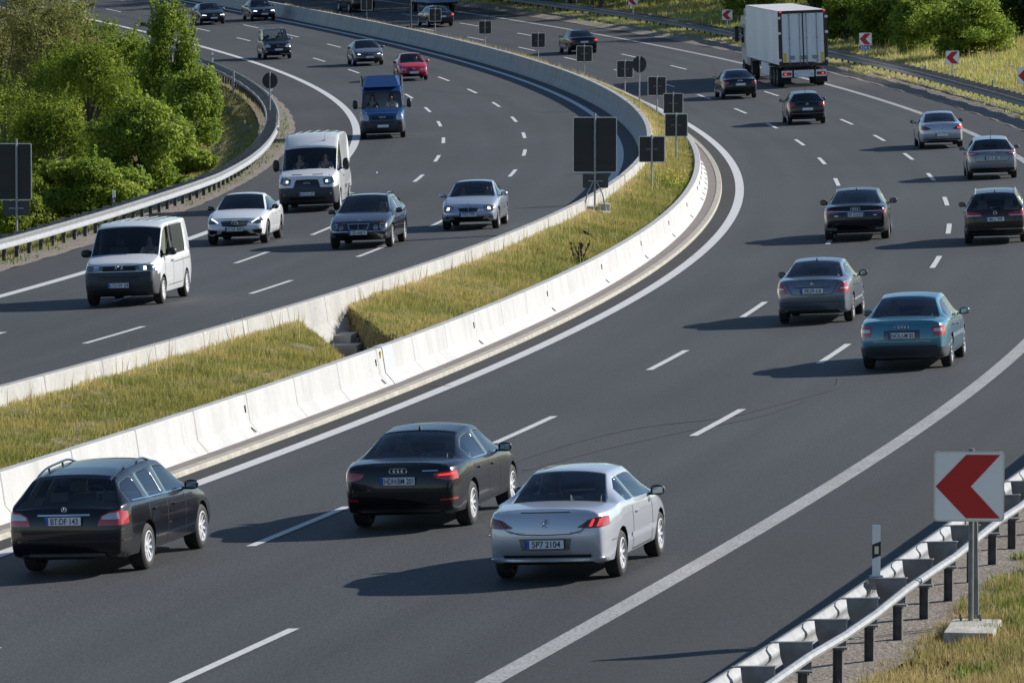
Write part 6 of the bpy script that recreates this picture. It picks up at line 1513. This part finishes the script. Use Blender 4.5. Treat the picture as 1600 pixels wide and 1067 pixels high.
person(find('high-roofed panel van'), -1, 'shirt_blue', 'driver of the white panel van')
person(find('high-roofed panel van'), 1, 'shirt_dark', 'passenger in the white panel van')
person(find('sloping roof deflector'), -1, 'shirt_white', 'driver in pale shirt in the blue delivery van')
person(find('sloping roof deflector'), 1, 'shirt_dark', 'passenger in the blue delivery van')
person(find('round twin headlamps'), -1, 'shirt_dark', 'driver of the oncoming anthracite estate')
person(find('rightmost of the lower oncoming'), -1, 'shirt_blue', 'driver of the oncoming silver saloon')
person(find('rightmost of the lower oncoming'), 1, 'shirt_dark', 'passenger in the oncoming silver saloon')
person(find('nearest car at the left'), -1, 'shirt_dark', 'driver of the nearest black estate')
person(find('four small rings'), -1, 'shirt_dark', 'driver of the black saloon beside the silver hardtop')
person(find('nearest car in the middle'), -1, 'shirt_dark', 'driver of the nearest silver hardtop')
person(find('teal blue saloon'), -1, 'shirt_blue', 'driver in a light blue shirt seen through the rear window of the teal saloon')
person(find('blue grey saloon'), -1, 'shirt_dark', 'driver of the blue grey saloon'); person(find('blue grey saloon'), 1, 'shirt_dark', 'passenger of the blue grey saloon')
person(find('large black luxury'), -1, 'shirt_dark', 'driver of the large black luxury saloon')
person(find('silver roof rails at the right'), -1, 'shirt_dark', 'driver of the dark brown estate')
person(find('outermost oncoming'), -1, 'shirt_green', 'driver of the dark blue high-roofed car')
person(find('bright red small'), -1, 'shirt_dark', 'driver of the red small car')
person(find('white saloon with dark wheels'), -1, 'shirt_dark', 'driver behind the dark windscreen of the white saloon')
# ================= VEGETATION =================
def blade_mat(name, cols, transl=.25, patch=.35, patchcols=((.75,.85,.6),(1.15,1.05,1.0))):
    m = bpy.data.materials.new(name); m.use_nodes = True; N = m.node_tree; L = N.links; b = N.nodes['Principled BSDF']; out = N.nodes['Material Output']
    b.inputs['Roughness'].default_value = .7; b.inputs['Specular IOR Level'].default_value = .25
    at_ = N.nodes.new('ShaderNodeAttribute'); at_.attribute_name = 'rnd'; rp = N.nodes.new('ShaderNodeValToRGB'); E_ = rp.color_ramp.elements
    while len(E_) < len(cols): E_.new(.5)
    for i, (p_, c) in enumerate(cols): E_[i].position = p_; E_[i].color = (*c, 1)
    tc = N.nodes.new('ShaderNodeTexCoord'); nz = N.nodes.new('ShaderNodeTexNoise'); nz.inputs['Scale'].default_value = patch; nz.inputs['Detail'].default_value = 4
    L.new(tc.outputs['Object'], nz.inputs['Vector']); L.new(at_.outputs['Fac'], rp.inputs[0])
    r2 = N.nodes.new('ShaderNodeValToRGB'); r2.color_ramp.elements[0].position = .35; r2.color_ramp.elements[1].position = .65; r2.color_ramp.elements[0].color = (*patchcols[0], 1); r2.color_ramp.elements[1].color = (*patchcols[1], 1)
    L.new(nz.outputs['Fac'], r2.inputs[0]); mx = N.nodes.new('ShaderNodeMix'); mx.data_type = 'RGBA'; mx.blend_type = 'MULTIPLY'; mx.inputs[0].default_value = 1
    L.new(rp.outputs[0], mx.inputs[6]); L.new(r2.outputs[0], mx.inputs[7]); L.new(mx.outputs[2], b.inputs['Base Color'])
    tr = N.nodes.new('ShaderNodeBsdfTranslucent'); L.new(mx.outputs[2], tr.inputs[0]); ms = N.nodes.new('ShaderNodeMixShader'); ms.inputs[0].default_value = transl
    L.new(b.outputs[0], ms.inputs[1]); L.new(tr.outputs[0], ms.inputs[2]); L.new(ms.outputs[0], out.inputs[0]); return m
M['grass_median'] = blade_mat('median_grass', [(0, (.19,.20,.055)), (.35, (.36,.345,.11)), (.7, (.52,.45,.20)), (1, (.68,.57,.36))], .4, .6, ((.72,.8,.6),(1.2,1.08,1.0)))
M['grass_dry'] = blade_mat('dry_grass', [(0, (.17,.21,.05)), (.3, (.38,.32,.14)), (.8, (.55,.44,.24)), (1, (.66,.56,.36))], .35, .6)
M['grass_meadow'] = blade_mat('meadow_grass', [(0, (.28,.31,.07)), (.5, (.46,.46,.14)), (.8, (.58,.54,.24)), (1, (.72,.64,.40))], .45, .12)
M['grass_verge'] = blade_mat('verge_grass', [(0, (.17,.20,.045)), (.5, (.36,.33,.12)), (1, (.58,.49,.26))], .4, .4)
M['weed'] = blade_mat('green_weed', [(0, (.10,.16,.03)), (1, (.27,.34,.08))], .3, 2.)
M['flower'] = mat('yellow_flower', (.75,.62,.03), .6)
def vnoise(x, y, s=1.0, seed=0):
    return .5+.25*(np.sin(x*1.7/s+seed)+np.sin(y*1.3/s+seed*2.1)*.7+np.sin((x+y)*.9/s+seed*.7)*.6+np.sin((x*2.3-y*1.9)/s)*.5)/1.4
def blades(P, h, w_, lean=.35, curve=True):
    """P (n,3) base points -> triangles; h,w arrays"""
    n = len(P); a = nr.uniform(0, 2*np.pi, n); la = nr.uniform(0, 2*np.pi, n); ll = np.abs(nr.normal(0, lean, n))
    dx = np.cos(a)*w_/2; dy = np.sin(a)*w_/2
    tip = P+np.stack([np.cos(la)*ll*h, np.sin(la)*ll*h, h*np.sqrt(np.maximum(.2, 1-ll**2*.5))], 1)
    A = P+np.stack([dx, dy, np.zeros(n)], 1); B = P-np.stack([dx, dy, np.zeros(n)], 1)
    V = np.empty((n*3, 3)); V[0::3] = A; V[1::3] = B; V[2::3] = tip
    F = np.arange(n*3).reshape(-1, 3); return V, F
def clumped(n, per, spread, sampler):
    c = sampler(max(1, n//per)); idx = np.repeat(np.arange(len(c[0])), per)
    X = c[0][idx]+nr.normal(0, spread, len(idx)); Y = c[1][idx]+nr.normal(0, spread*1.2, len(idx)); return X, Y, idx
def grass(name, X, Y, Z, hf, wf, m, label, rnd=None, lean=.35, kind='stuff'):
    V, F = blades(np.stack([X, Y, Z], 1), hf, wf, lean); r = nr.uniform(0, 1, len(X)) if rnd is None else rnd
    o = mesh_np(name, V, F, m, col=np.repeat(np.clip(r, 0, 1), 3)); tag(o, label, 'grass' if kind == 'stuff' else None, None, kind); return o
# median
def samp_median(y0, y1, bias=1.0):
    def f(n):
        u = nr.uniform(0, 1, n)**bias; Y = y0+(y1-y0)*u; t = nr.uniform(0, 1, n)
        xa, _ = cpt('L', 5.60, Y); xb, _ = cpt('R', 7.0, Y); return xa+(xb-xa)*t, Y
    return f
def med_grass(n, y0, y1, per, spread, h0, h1, w_, bias=1.0):
    X, Y, idx = clumped(n, per, spread, samp_median(y0, y1, bias))
    l = dL(X, Y); r = dR(X, Y); k0 = (l > 5.60) & (r < 7.01); X, Y = X[k0], Y[k0]; l, r = l[k0], r[k0]
    pit = in_pit(X, Y); kp = nr.uniform(0, 1, len(X)) > np.maximum(pit*.8, .35*(vnoise(X, Y, .35, 9.) < .38)); X, Y, l, r, pit = X[kp], Y[kp], l[kp], r[kp], pit[kp]
    Z = median_z(X, Y)-pit*.95; v = vnoise(X, Y, .9); v2 = vnoise(X, Y, 2.6, 3.)
    h = (h0+(h1-h0)*nr.uniform(0, 1, len(X)))*(.65+.6*v)*(1-.4*pit); edge = np.exp(-((l-5.7)/.35)**2)
    cl = nr.uniform(0, 1, int(idx.max())+1)[idx][k0][kp]; rnd = .0+.35*v2+.38*cl+.35*edge+.16*nr.normal(0, 1, len(X))+.12*pit
    return X, Y, Z, h, w_*nr.uniform(.6, 1.4, len(X)), rnd
parts = [med_grass(150000, 94, 150, 24, .075, .07, .19, .020), med_grass(120000, 148, 240, 20, .10, .09, .22, .030), med_grass(40000, 236, 330, 14, .14, .14, .30, .045), med_grass(14000, 325, 470, 10, .2, .25, .45, .08)]
X, Y, Z, h, w_, rnd = [np.concatenate([q[i] for q in parts]) for i in range(6)]
grass('median_grass', X, Y, Z-.02, h, w_, M['grass_median'], 'yellow green grass filling the median between the barriers', rnd, .6)
# taller seed stalks along the barrier edge
n = 3500; s_ = samp_median(94, 430)(n); k = nr.uniform(0, 1, n); X, Y = s_; l = dL(X, Y); k = (np.exp(-((l-5.8)/.6)**2)+.12) > nr.uniform(0, 1, n); X, Y = X[k], Y[k]
grass('seed_stalks', X, Y, median_z(X, Y)-in_pit(X, Y)*.95, nr.uniform(.35, .6, len(X)), np.full(len(X), .016)*(1+Y/300), M['grass_dry'], 'straw coloured seed stalks standing above the median grass', nr.uniform(.4, 1, len(X)), .18)
# yellow flowers by the sign foot
c0 = at(1045, 292, 0, sm_); n = 420; X = c0.x+nr.normal(.2, .55, n); Y = c0.y+nr.normal(-1, 3.0, n); k = (dR(X, Y) < 6.95) & (dL(X, Y) > 5.7); X, Y = X[k], Y[k]; Z = median_z(X, Y)
grass('flower_leaves', X, Y, Z, nr.uniform(.2, .4, len(X)), np.full(len(X), .05), M['weed'], 'green leaves of the yellow flower patch', None, .4)
hh = nr.uniform(.26, .42, len(X)); P = np.stack([X+nr.normal(0, .03, len(X)), Y, Z+hh], 1); V, F = blades(P, np.full(len(X), .035), np.full(len(X), .05), .2)
o = mesh_np('yellow_flowers', V, F, M['flower']); tag(o, 'patch of yellow flowers beside the sign foot in the median', 'flowers', None, 'stuff')
# left verge and bank
def samp_side(which, d0, d1, y0, y1, bias=1.0):
    def f(n):
        Y = y0+(y1-y0)*nr.uniform(0, 1, n)**bias; d = nr.uniform(d0, d1, n); return cpt(which, d, Y)
    return f
X, Y, idx = clumped(120000, 14, .14, samp_side('L', -17.5, -10.7, 130, 340, 1.1)); Z = HG(X, Y); v = vnoise(X, Y, 1.4, 1.)
k = nr.uniform(0, 1, len(X)) < (.25+.75*v); X, Y, Z, v = X[k], Y[k], Z[k], v[k]
grass('verge_grass', X, Y, Z-.02, nr.uniform(.10, .26, len(X))*(.6+.8*v), nr.uniform(.02, .045, len(X)), M['grass_verge'], 'green grass on the verge and bank left of the guardrail', .2+.6*nr.uniform(0, 1, len(X))*v+.2*(dL(X, Y) > -11.6), .4)
X, Y = samp_side('L', -11.4, -9.8, 130, 330)(5000); v = vnoise(X, Y, 1.1, 5.); k = v > .55; X, Y = X[k], Y[k]
grass('gravel_weeds', X, Y, base(X, Y), nr.uniform(.08, .22, len(X)), nr.uniform(.03, .05, len(X)), M['weed'], 'small green weeds in the gravel under the left guardrail', None, .5)
# right foreground verge
def hs(X, Y): return HG(X, Y)-.0
X, Y, idx = clumped(130000, 26, .08, samp_side('R', 24.0, 28.2, 60, 93, .95)); r = dR(X, Y); v = vnoise(X, Y, .55, 2.); k = nr.uniform(0, 1, len(X)) < np.clip((r-23.9)/.35, .12, 1)*(.7+.6*v); X, Y, v = X[k], Y[k], v[k]
grass('foreground_grass', X, Y, HG(X, Y)-.02, nr.uniform(.05, .19, len(X))*(.5+.9*v), nr.uniform(.010, .022, len(X)), M['grass_dry'], 'dry straw coloured grass in the bottom right corner', .15+.75*nr.uniform(0, 1, len(X))*(.5+.6*vnoise(X, Y, 1.3, 4.)), .5)
X, Y, idx = clumped(12000, 40, .09, samp_side('R', 24.0, 25.4, 60, 93)); v = vnoise(X, Y, .8, 7.); k = v > .55; X, Y = X[k], Y[k]
grass('foreground_weeds', X, Y, HG(X, Y), nr.uniform(.05, .16, len(X)), nr.uniform(.02, .045, len(X)), M['weed'], 'fresh green weeds between the guardrail posts in the foreground', None, .5)
# far meadow
X, Y, idx = clumped(170000, 16, .22, samp_side('R', 25.4, 50, 236, 455, 1.0)); r = dR(X, Y); v = vnoise(X, Y, 3.2, 2.)
hh = np.where(r < 26.6, .14, .24+.30*np.clip((r-27)/9, 0, 1))*nr.uniform(.6, 1.25, len(X))*(.7+.5*v)
v0 = np.zeros(int(idx.max())+1); k = nr.uniform(0, 1, len(X)) < np.where(r < 26.6, .6, 1); X, Y, hh, v, r, idx0 = X[k], Y[k], hh[k], v[k], r[k], idx[k]
grass('meadow_grass', X, Y, HG(X, Y)-.02, hh, nr.uniform(.04, .08, len(X)), M['grass_meadow'], 'tall yellow green meadow grass behind the far guardrail', .05+.45*v+.55*nr.uniform(0, 1, len(v0))[idx0]*nr.uniform(.5, 1.3, len(X)), .55)
X, Y = samp_side('R', 27, 50, 236, 455)(6000)
grass('meadow_stalks', X, Y, HG(X, Y), nr.uniform(.6, 1.0, len(X)), np.full(len(X), .03), M['grass_dry'], 'tall pale seed stalks standing above the meadow', nr.uniform(.5, 1, len(X)), .15)
X, Y = samp_side('R', 22.6, 25.6, 240, 455)(42000); v = vnoise(X, Y, 1.2, 6.); k = (v > .62) | (dR(X, Y) > 23.2+.3*v); X, Y = X[k], Y[k]
grass('far_gravel_grass', X, Y, base(X, Y)+.08, nr.uniform(.06, .2, len(X)), nr.uniform(.03, .06, len(X)), M['grass_meadow'], 'thin grass under the far guardrail', nr.uniform(.3, 1, len(X)), .4)

# ---- trees ----
M['leaf_bright'] = blade_mat('bright_leaves', [(0, (.10,.165,.02)), (.5, (.25,.34,.045)), (1, (.45,.51,.11))], .5, .5, ((.8,.85,.8),(1.15,1.1,1.0)))
M['leaf_olive'] = blade_mat('olive_leaves', [(0, (.13,.155,.04)), (.5, (.24,.26,.075)), (1, (.40,.39,.16))], .42, .6, ((.85,.85,.8),(1.15,1.05,1.0)))
M['leaf_backlit'] = blade_mat('backlit_leaves', [(0, (.022,.042,.010)), (.6, (.045,.075,.015)), (1, (.09,.12,.03))], .25, .3, ((.8,.85,.8),(1.1,1.1,1.0)))  # shade of the backlit wood put into the leaf colour
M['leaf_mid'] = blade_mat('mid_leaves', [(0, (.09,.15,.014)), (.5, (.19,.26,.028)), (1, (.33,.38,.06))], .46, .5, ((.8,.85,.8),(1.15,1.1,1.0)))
M['bark'] = mat('bark', rough=.9, noise=[(8, .3, .7, (.05,.04,.03), (.13,.11,.09), (1,1,.3))], bump=(20,.6,.03)); M['bark_pale'] = mat('pale_bark', rough=.8, noise=[(6, .35, .6, (.12,.10,.08), (.34,.30,.25), (1,1,.5))])
def leaves(n, R, H_, z0, seed, leaf, lobes=26, fill=.30):
    g = np.random.default_rng(seed)
    # lobes spread through an irregular ellipsoid
    th = g.uniform(0, 2*np.pi, lobes); cz = g.uniform(-.85, .95, lobes); rr_ = np.sqrt(1-np.clip(cz, -.98, .98)**2)*g.uniform(.35, .95, lobes)
    wob = 1+.22*np.sin(th*2+seed)+.12*np.sin(th*5+seed*2)
    C = np.stack([rr_*np.cos(th)*wob, rr_*np.sin(th)*wob, cz*g.uniform(.75, 1.0, lobes)], 1); lr = g.uniform(.20, .40, lobes)
    wgt = lr**2; wgt /= wgt.sum(); i = g.choice(lobes, n, p=wgt); d = g.normal(0, 1, (n, 3)); d /= np.linalg.norm(d, axis=1)[:, None]
    rad_ = lr[i]*np.where(g.uniform(0, 1, n) < fill, g.uniform(.2, .9, n), g.normal(1.0, .13, n))
    P = C[i]+d*rad_[:, None]*np.array([1, 1, .8]); 
    stray = g.uniform(0, 1, n) < .12; ns = int(stray.sum()); sp = g.normal(0, 1, (45, 3)); sp[:, 2] = np.abs(sp[:, 2])*1.3; sp /= np.linalg.norm(sp, axis=1)[:, None]; si = g.integers(0, 45, ns); ln = g.uniform(.15, .42, 45)
    base_i = g.integers(0, lobes, 45); P[stray] = (C[base_i]+sp*lr[base_i][:, None]*.9)[si]+sp[si]*(g.uniform(0, 1, ns)*ln[si])[:, None]+g.normal(0, .018, (ns, 3))
    c0 = P*np.array([R, R, H_/2])+np.array([0, 0, z0+H_/2])
    nrm = d*.7+g.normal(0, .6, (n, 3))+np.array([0, 0, .35]); nrm /= np.linalg.norm(nrm, axis=1)[:, None]
    t = np.cross(nrm, g.normal(0, 1, (n, 3))); t /= np.linalg.norm(t, axis=1)[:, None]; b = np.cross(nrm, t)
    s = leaf*g.uniform(.55, 1.35, n); t *= s[:, None]; b *= (s*.55)[:, None]
    V = np.empty((n*4, 3)); V[0::4] = c0-t; V[1::4] = c0-b*.9+t*.1; V[2::4] = c0+t; V[3::4] = c0+b*.9+t*.1
    rnd = np.clip(.5+.22*g.normal(0, 1, n)+.18*np.sin(i*2.3), 0, 1); return V, np.arange(n*4).reshape(-1, 4), np.repeat(rnd, 4), C, lr
def tree(name, px, pb, wpx, hpx, m, label, n, leaf, group, base_h=.10, depth=1.0, trunk='bark', surf=HG, seed=0, pos=None, size=None, lobes=26):
    p = Vector((pos[0], pos[1], float(HG(pos[0], pos[1])))) if pos else at(px, pb, 0, surf)
    if group.startswith('thicket') and not pos:
        c_, s_ = math.cos(PITCH), math.sin(PITCH); Y_ = p.y
        while float(dL((px-800)/FPX*Y_, Y_)) > -13.4: Y_ += .5
        X_ = (px-800)/FPX*Y_; p = Vector((X_, Y_, float(HG(X_, Y_)))); vy = c_-(pb-hpx-533.5)/FPX*s_; vz = -s_-(pb-hpx-533.5)/FPX*c_
        size = (wpx*Y_/FPX/2, max(1.2, CAMZ+vz/vy*Y_-p.z))
    if size: R, H_ = size
    else: k = p.y/FPX; R, H_ = wpx*k/2, hpx*k
    root = empty(name, p); V, F, rnd, C, lr = leaves(n, R, H_*(1-base_h), H_*base_h, seed, leaf, lobes)
    if group.startswith('thicket'):
        Q = V.reshape(-1, 4, 3).mean(1); k = dL(Q[:, 0]+p.x, Q[:, 1]+p.y) < -11.5; V = V.reshape(-1, 4, 3)[k].reshape(-1, 3); rnd = rnd.reshape(-1, 4)[k].ravel(); F = np.arange(len(V)).reshape(-1, 4)
    o = mesh_np('crown', V, F, m, root, rnd)
    mb = MB(); g = random.Random(seed); z1 = H_*(base_h+.45); mb.tube([(0, 0, -.4), (.03*R, 0, z1*.4), (-.04*R, .03*R, z1), (0, 0, H_*.85)], [max(.05, R*.07), max(.04, R*.055), max(.03, R*.04), .015], 8)
    for q in range(min(10, len(C))):
        c_ = C[q]; e = Vector((c_[0]*R*.9, c_[1]*R*.9, H_*base_h+H_*(1-base_h)*(c_[2]+1)/2)); s0 = Vector((0, 0, max(.1, e.z*.35))); mb.tube([s0, (s0+e)/2+Vector((0, 0, .08*R)), e], [max(.02, R*.028), max(.015, R*.018), .01], 6)
    mb.build('trunk', M[trunk], root, True); tag(root, label, 'bush' if 'bush' in name else 'tree', group); return root
LB, LO, LM, LD = M['leaf_bright'], M['leaf_olive'], M['leaf_mid'], M['leaf_backlit']
left_trees = [
 ('bush', 262, 205, 84, 196, LB, 'bright green bush with the narrow tall top beside the road at the upper left', 17000),
 ('bush', 284, 272, 112, 160, LB, 'bright green bush whose round side leans over the shaded bank', 18000),
 ('bush', 222, 318, 160, 160, LB, 'broad green bush just above the guardrail left of the white van', 20000),
 ('bush', 290, 322, 96, 90, LB, 'small green bush nearest the white van and the guardrail', 10000),
 ('bush', 150, 352, 170, 110, LB, 'low bright bush directly behind the marker post above the minibus', 18000),
 ('bush', 226, 345, 110, 80, LB, 'low bush squeezed between two larger ones behind the guardrail', 10000),
 ('bush', 84, 345, 90, 90, LM, 'low bush behind the end of the wire fence', 9000),
 ('bush', 70, 320, 130, 160, LM, 'shaded bush right of the wide black board', 13000),
 ('bush', 140, 250, 140, 170, LM, 'dark green bush in the middle of the thicket', 14000),
 ('bush', 196, 215, 120, 160, LB, 'bright bush between the tall topped bush and the olive tree', 14000),
 ('bush', 90, 240, 130, 150, LM, 'shaded bush under the large olive tree', 12000),
 ('leafy_tree', 80, 205, 160, 200, LO, 'large olive green tree with pale dry leaves at the upper left', 24000),
 ('leafy_tree', 5, 215, 140, 190, LO, 'olive green tree cut by the left edge above the black board', 18000),
 ('bush', 130, 150, 110, 130, LM, 'mid green bush top in front of the far guardrail', 12000),
 ('leafy_tree', 48, 120, 96, 140, LO, 'olive tree reaching the top edge near the left corner', 14000),
 ('leafy_tree', 98, 100, 54, 100, LO, 'slender tree with thin twigs against the far road at the top edge', 5000),
 ('bush', 10, 290, 130, 160, LM, 'dark bush hidden in shade behind the wide black board', 10000),
 ('bush', 30, 380, 110, 110, LM, 'low dark bush under the smaller board at the left edge', 9000),
 ('bush', -35, 260, 110, 180, LM, 'green bush mostly outside the left edge', 5000)]
for i, (nm, px, pb, wp, hp, m_, lab, n_) in enumerate(left_trees):
    tree(nm, px, pb, wp, hp, m_, lab, int(n_*1.5), .082 if m_ is LB else .072, 'thicket left of the road', .0, seed=20+i, lobes=38)
right_trees = [
 ('bush', 1508, 90, 156, 92, LB, 'big round green bush at the meadow edge, upper right', 16000),
 ('bush', 1432, 82, 110, 90, LB, 'green bush left of the bare forked trunk', 11000),
 ('bush', 1375, 74, 110, 74, LM, 'dark bush behind the chevron sign with the number plate', 10000),
 ('bush', 1322, 66, 90, 80, LM, 'dark bush right of the lorry', 8000),
 ('bush', 1170, 30, 80, 70, LB, 'bright bush top just above the lorry', 7000)]
for i, (nm, px, pb, wp, hp, m_, lab, n_) in enumerate(right_trees):
    tree(nm, px, pb, wp, hp, m_, lab, int(n_*1.4), .095, 'bushes along the meadow', .0, seed=60+i, lobes=38)
# wood behind the meadow, its backlit shade put into the leaf colour
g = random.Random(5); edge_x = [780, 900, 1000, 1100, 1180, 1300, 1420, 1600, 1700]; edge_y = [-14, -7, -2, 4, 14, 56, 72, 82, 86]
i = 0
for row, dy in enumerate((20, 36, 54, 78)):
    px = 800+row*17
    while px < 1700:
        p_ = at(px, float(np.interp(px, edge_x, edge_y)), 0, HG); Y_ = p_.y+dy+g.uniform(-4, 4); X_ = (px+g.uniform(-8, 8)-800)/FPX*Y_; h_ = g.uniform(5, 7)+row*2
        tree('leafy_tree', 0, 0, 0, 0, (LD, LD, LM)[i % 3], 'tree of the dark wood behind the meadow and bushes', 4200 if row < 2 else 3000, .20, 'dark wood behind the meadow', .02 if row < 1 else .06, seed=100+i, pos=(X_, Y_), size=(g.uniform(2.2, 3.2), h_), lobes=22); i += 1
        px += g.uniform(44, 62)
# trees right of the far bend that shade the road at the top
shade = []
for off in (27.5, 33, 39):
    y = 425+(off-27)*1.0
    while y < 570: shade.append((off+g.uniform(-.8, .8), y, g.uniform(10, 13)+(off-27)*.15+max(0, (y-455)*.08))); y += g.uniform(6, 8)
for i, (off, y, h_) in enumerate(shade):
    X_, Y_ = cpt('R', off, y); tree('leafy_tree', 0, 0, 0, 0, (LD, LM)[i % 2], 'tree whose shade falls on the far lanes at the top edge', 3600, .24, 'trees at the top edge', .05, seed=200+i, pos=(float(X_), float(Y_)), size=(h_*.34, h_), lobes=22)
# bare forked trunk
p = at(1492, 66, 0, HG); k = p.y/FPX; root = empty('bare_tree', p)
mb = MB(); mb.tube([(0, 0, -.2), (0, 0, 28*k), (-5*k, 0, 46*k), (-7*k, 0, 110*k)], [.13, .10, .07, .04], 8); mb.tube([(0, 0, 27*k), (6*k, 0, 45*k), (7*k, 0, 115*k)], [.08, .06, .03], 8)
for s_ in (-1, 1): mb.tube([(s_*5*k, 0, 60*k), (s_*14*k, 0, 85*k)], [.03, .01], 5)
mb.build('trunk', M['bark_pale'], root, True)
V, F, rnd, C, lr = leaves(1800, 22*k, 60*k, 80*k, 9, .12); mesh_np('crown', V, F, LM, root, rnd); tag(root, 'slim tree with bare forked trunk in front of the big round bush', 'tree')
# dark dock plant with brown seed heads in the median
p = at(905, 414, 0, sm_); root = empty('dock_plant', p); mb = MB(); g = random.Random(3)
for q in range(7):
    a = g.uniform(-.22, .22); b = g.uniform(-.1, .1); hh_ = g.uniform(.45, .80)
    pts = [Vector((a*t*1.3+.08*(q-3)/3, b*t, hh_*t)) for t in (0, .3, .6, 1)]; mb.tube(pts, [.010, .009, .008, .004], 5)
    for s_ in range(26):
        t = g.uniform(.35, 1); c_ = Vector((a*t*1.3+.08*(q-3)/3+g.gauss(0, .018), b*t+g.gauss(0, .018), hh_*t)); mb.box(c_, (.022, .022, .035), Matrix.Rotation(g.uniform(0, 3), 3, 'Z'))
M['dock'] = mat('dock_seed', rough=.9, noise=[(20, .3, .7, (.045,.025,.02), (.12,.07,.05), W1)]); mb.build('stem', M['dock'], root)
V, F = blades(np.stack([nr.normal(0, .12, 90), nr.normal(0, .12, 90), np.zeros(90)], 1), nr.uniform(.12, .3, 90), nr.uniform(.05, .09, 90), .6); mesh_np('leaves', V, F, M['weed'], root, np.repeat(nr.uniform(0, .6, 90), 3)); tag(root, 'dark brown dock plant with seed heads against the white barrier', 'plant')
# magpie
def bird():
    p = at(915.5, 373, 0, sm_); root = empty('bird', p, .6)
    P = [(0,-.10,.14), (0,0,.15), (0,.07,.18), (0,.11,.215), (0,.155,.21), (0,-.16,.12), (0,-.34,.10)]
    b = skin_mesh('body', P, [(0,1),(1,2),(2,3),(3,4),(0,5),(5,6)], [.042, .05, .035, .026, .006, (.02,.012), (.022,.006)], mat('bird_black', (.012,.013,.018), .4), 1)
    o = bpy.data.objects.new('body', b); COL.objects.link(o); o.parent = root
    w_ = skin_mesh('white_plumage', [(0,-.04,.125), (0,.04,.135)], [(0,1)], [.050, .046], M['white_plastic']); o = bpy.data.objects.new('white_belly', w_); COL.objects.link(o); o.parent = root
    mb = MB()
    for s_ in (-1, 1): mb.tube([(s_*.02, 0, .12), (s_*.022, .01, .0), (s_*.022, .04, .0)], .005, 5)
    mb.build('legs', M['black_plastic'], root); tag(root, 'small black and white bird standing in the median grass', 'bird')
bird()
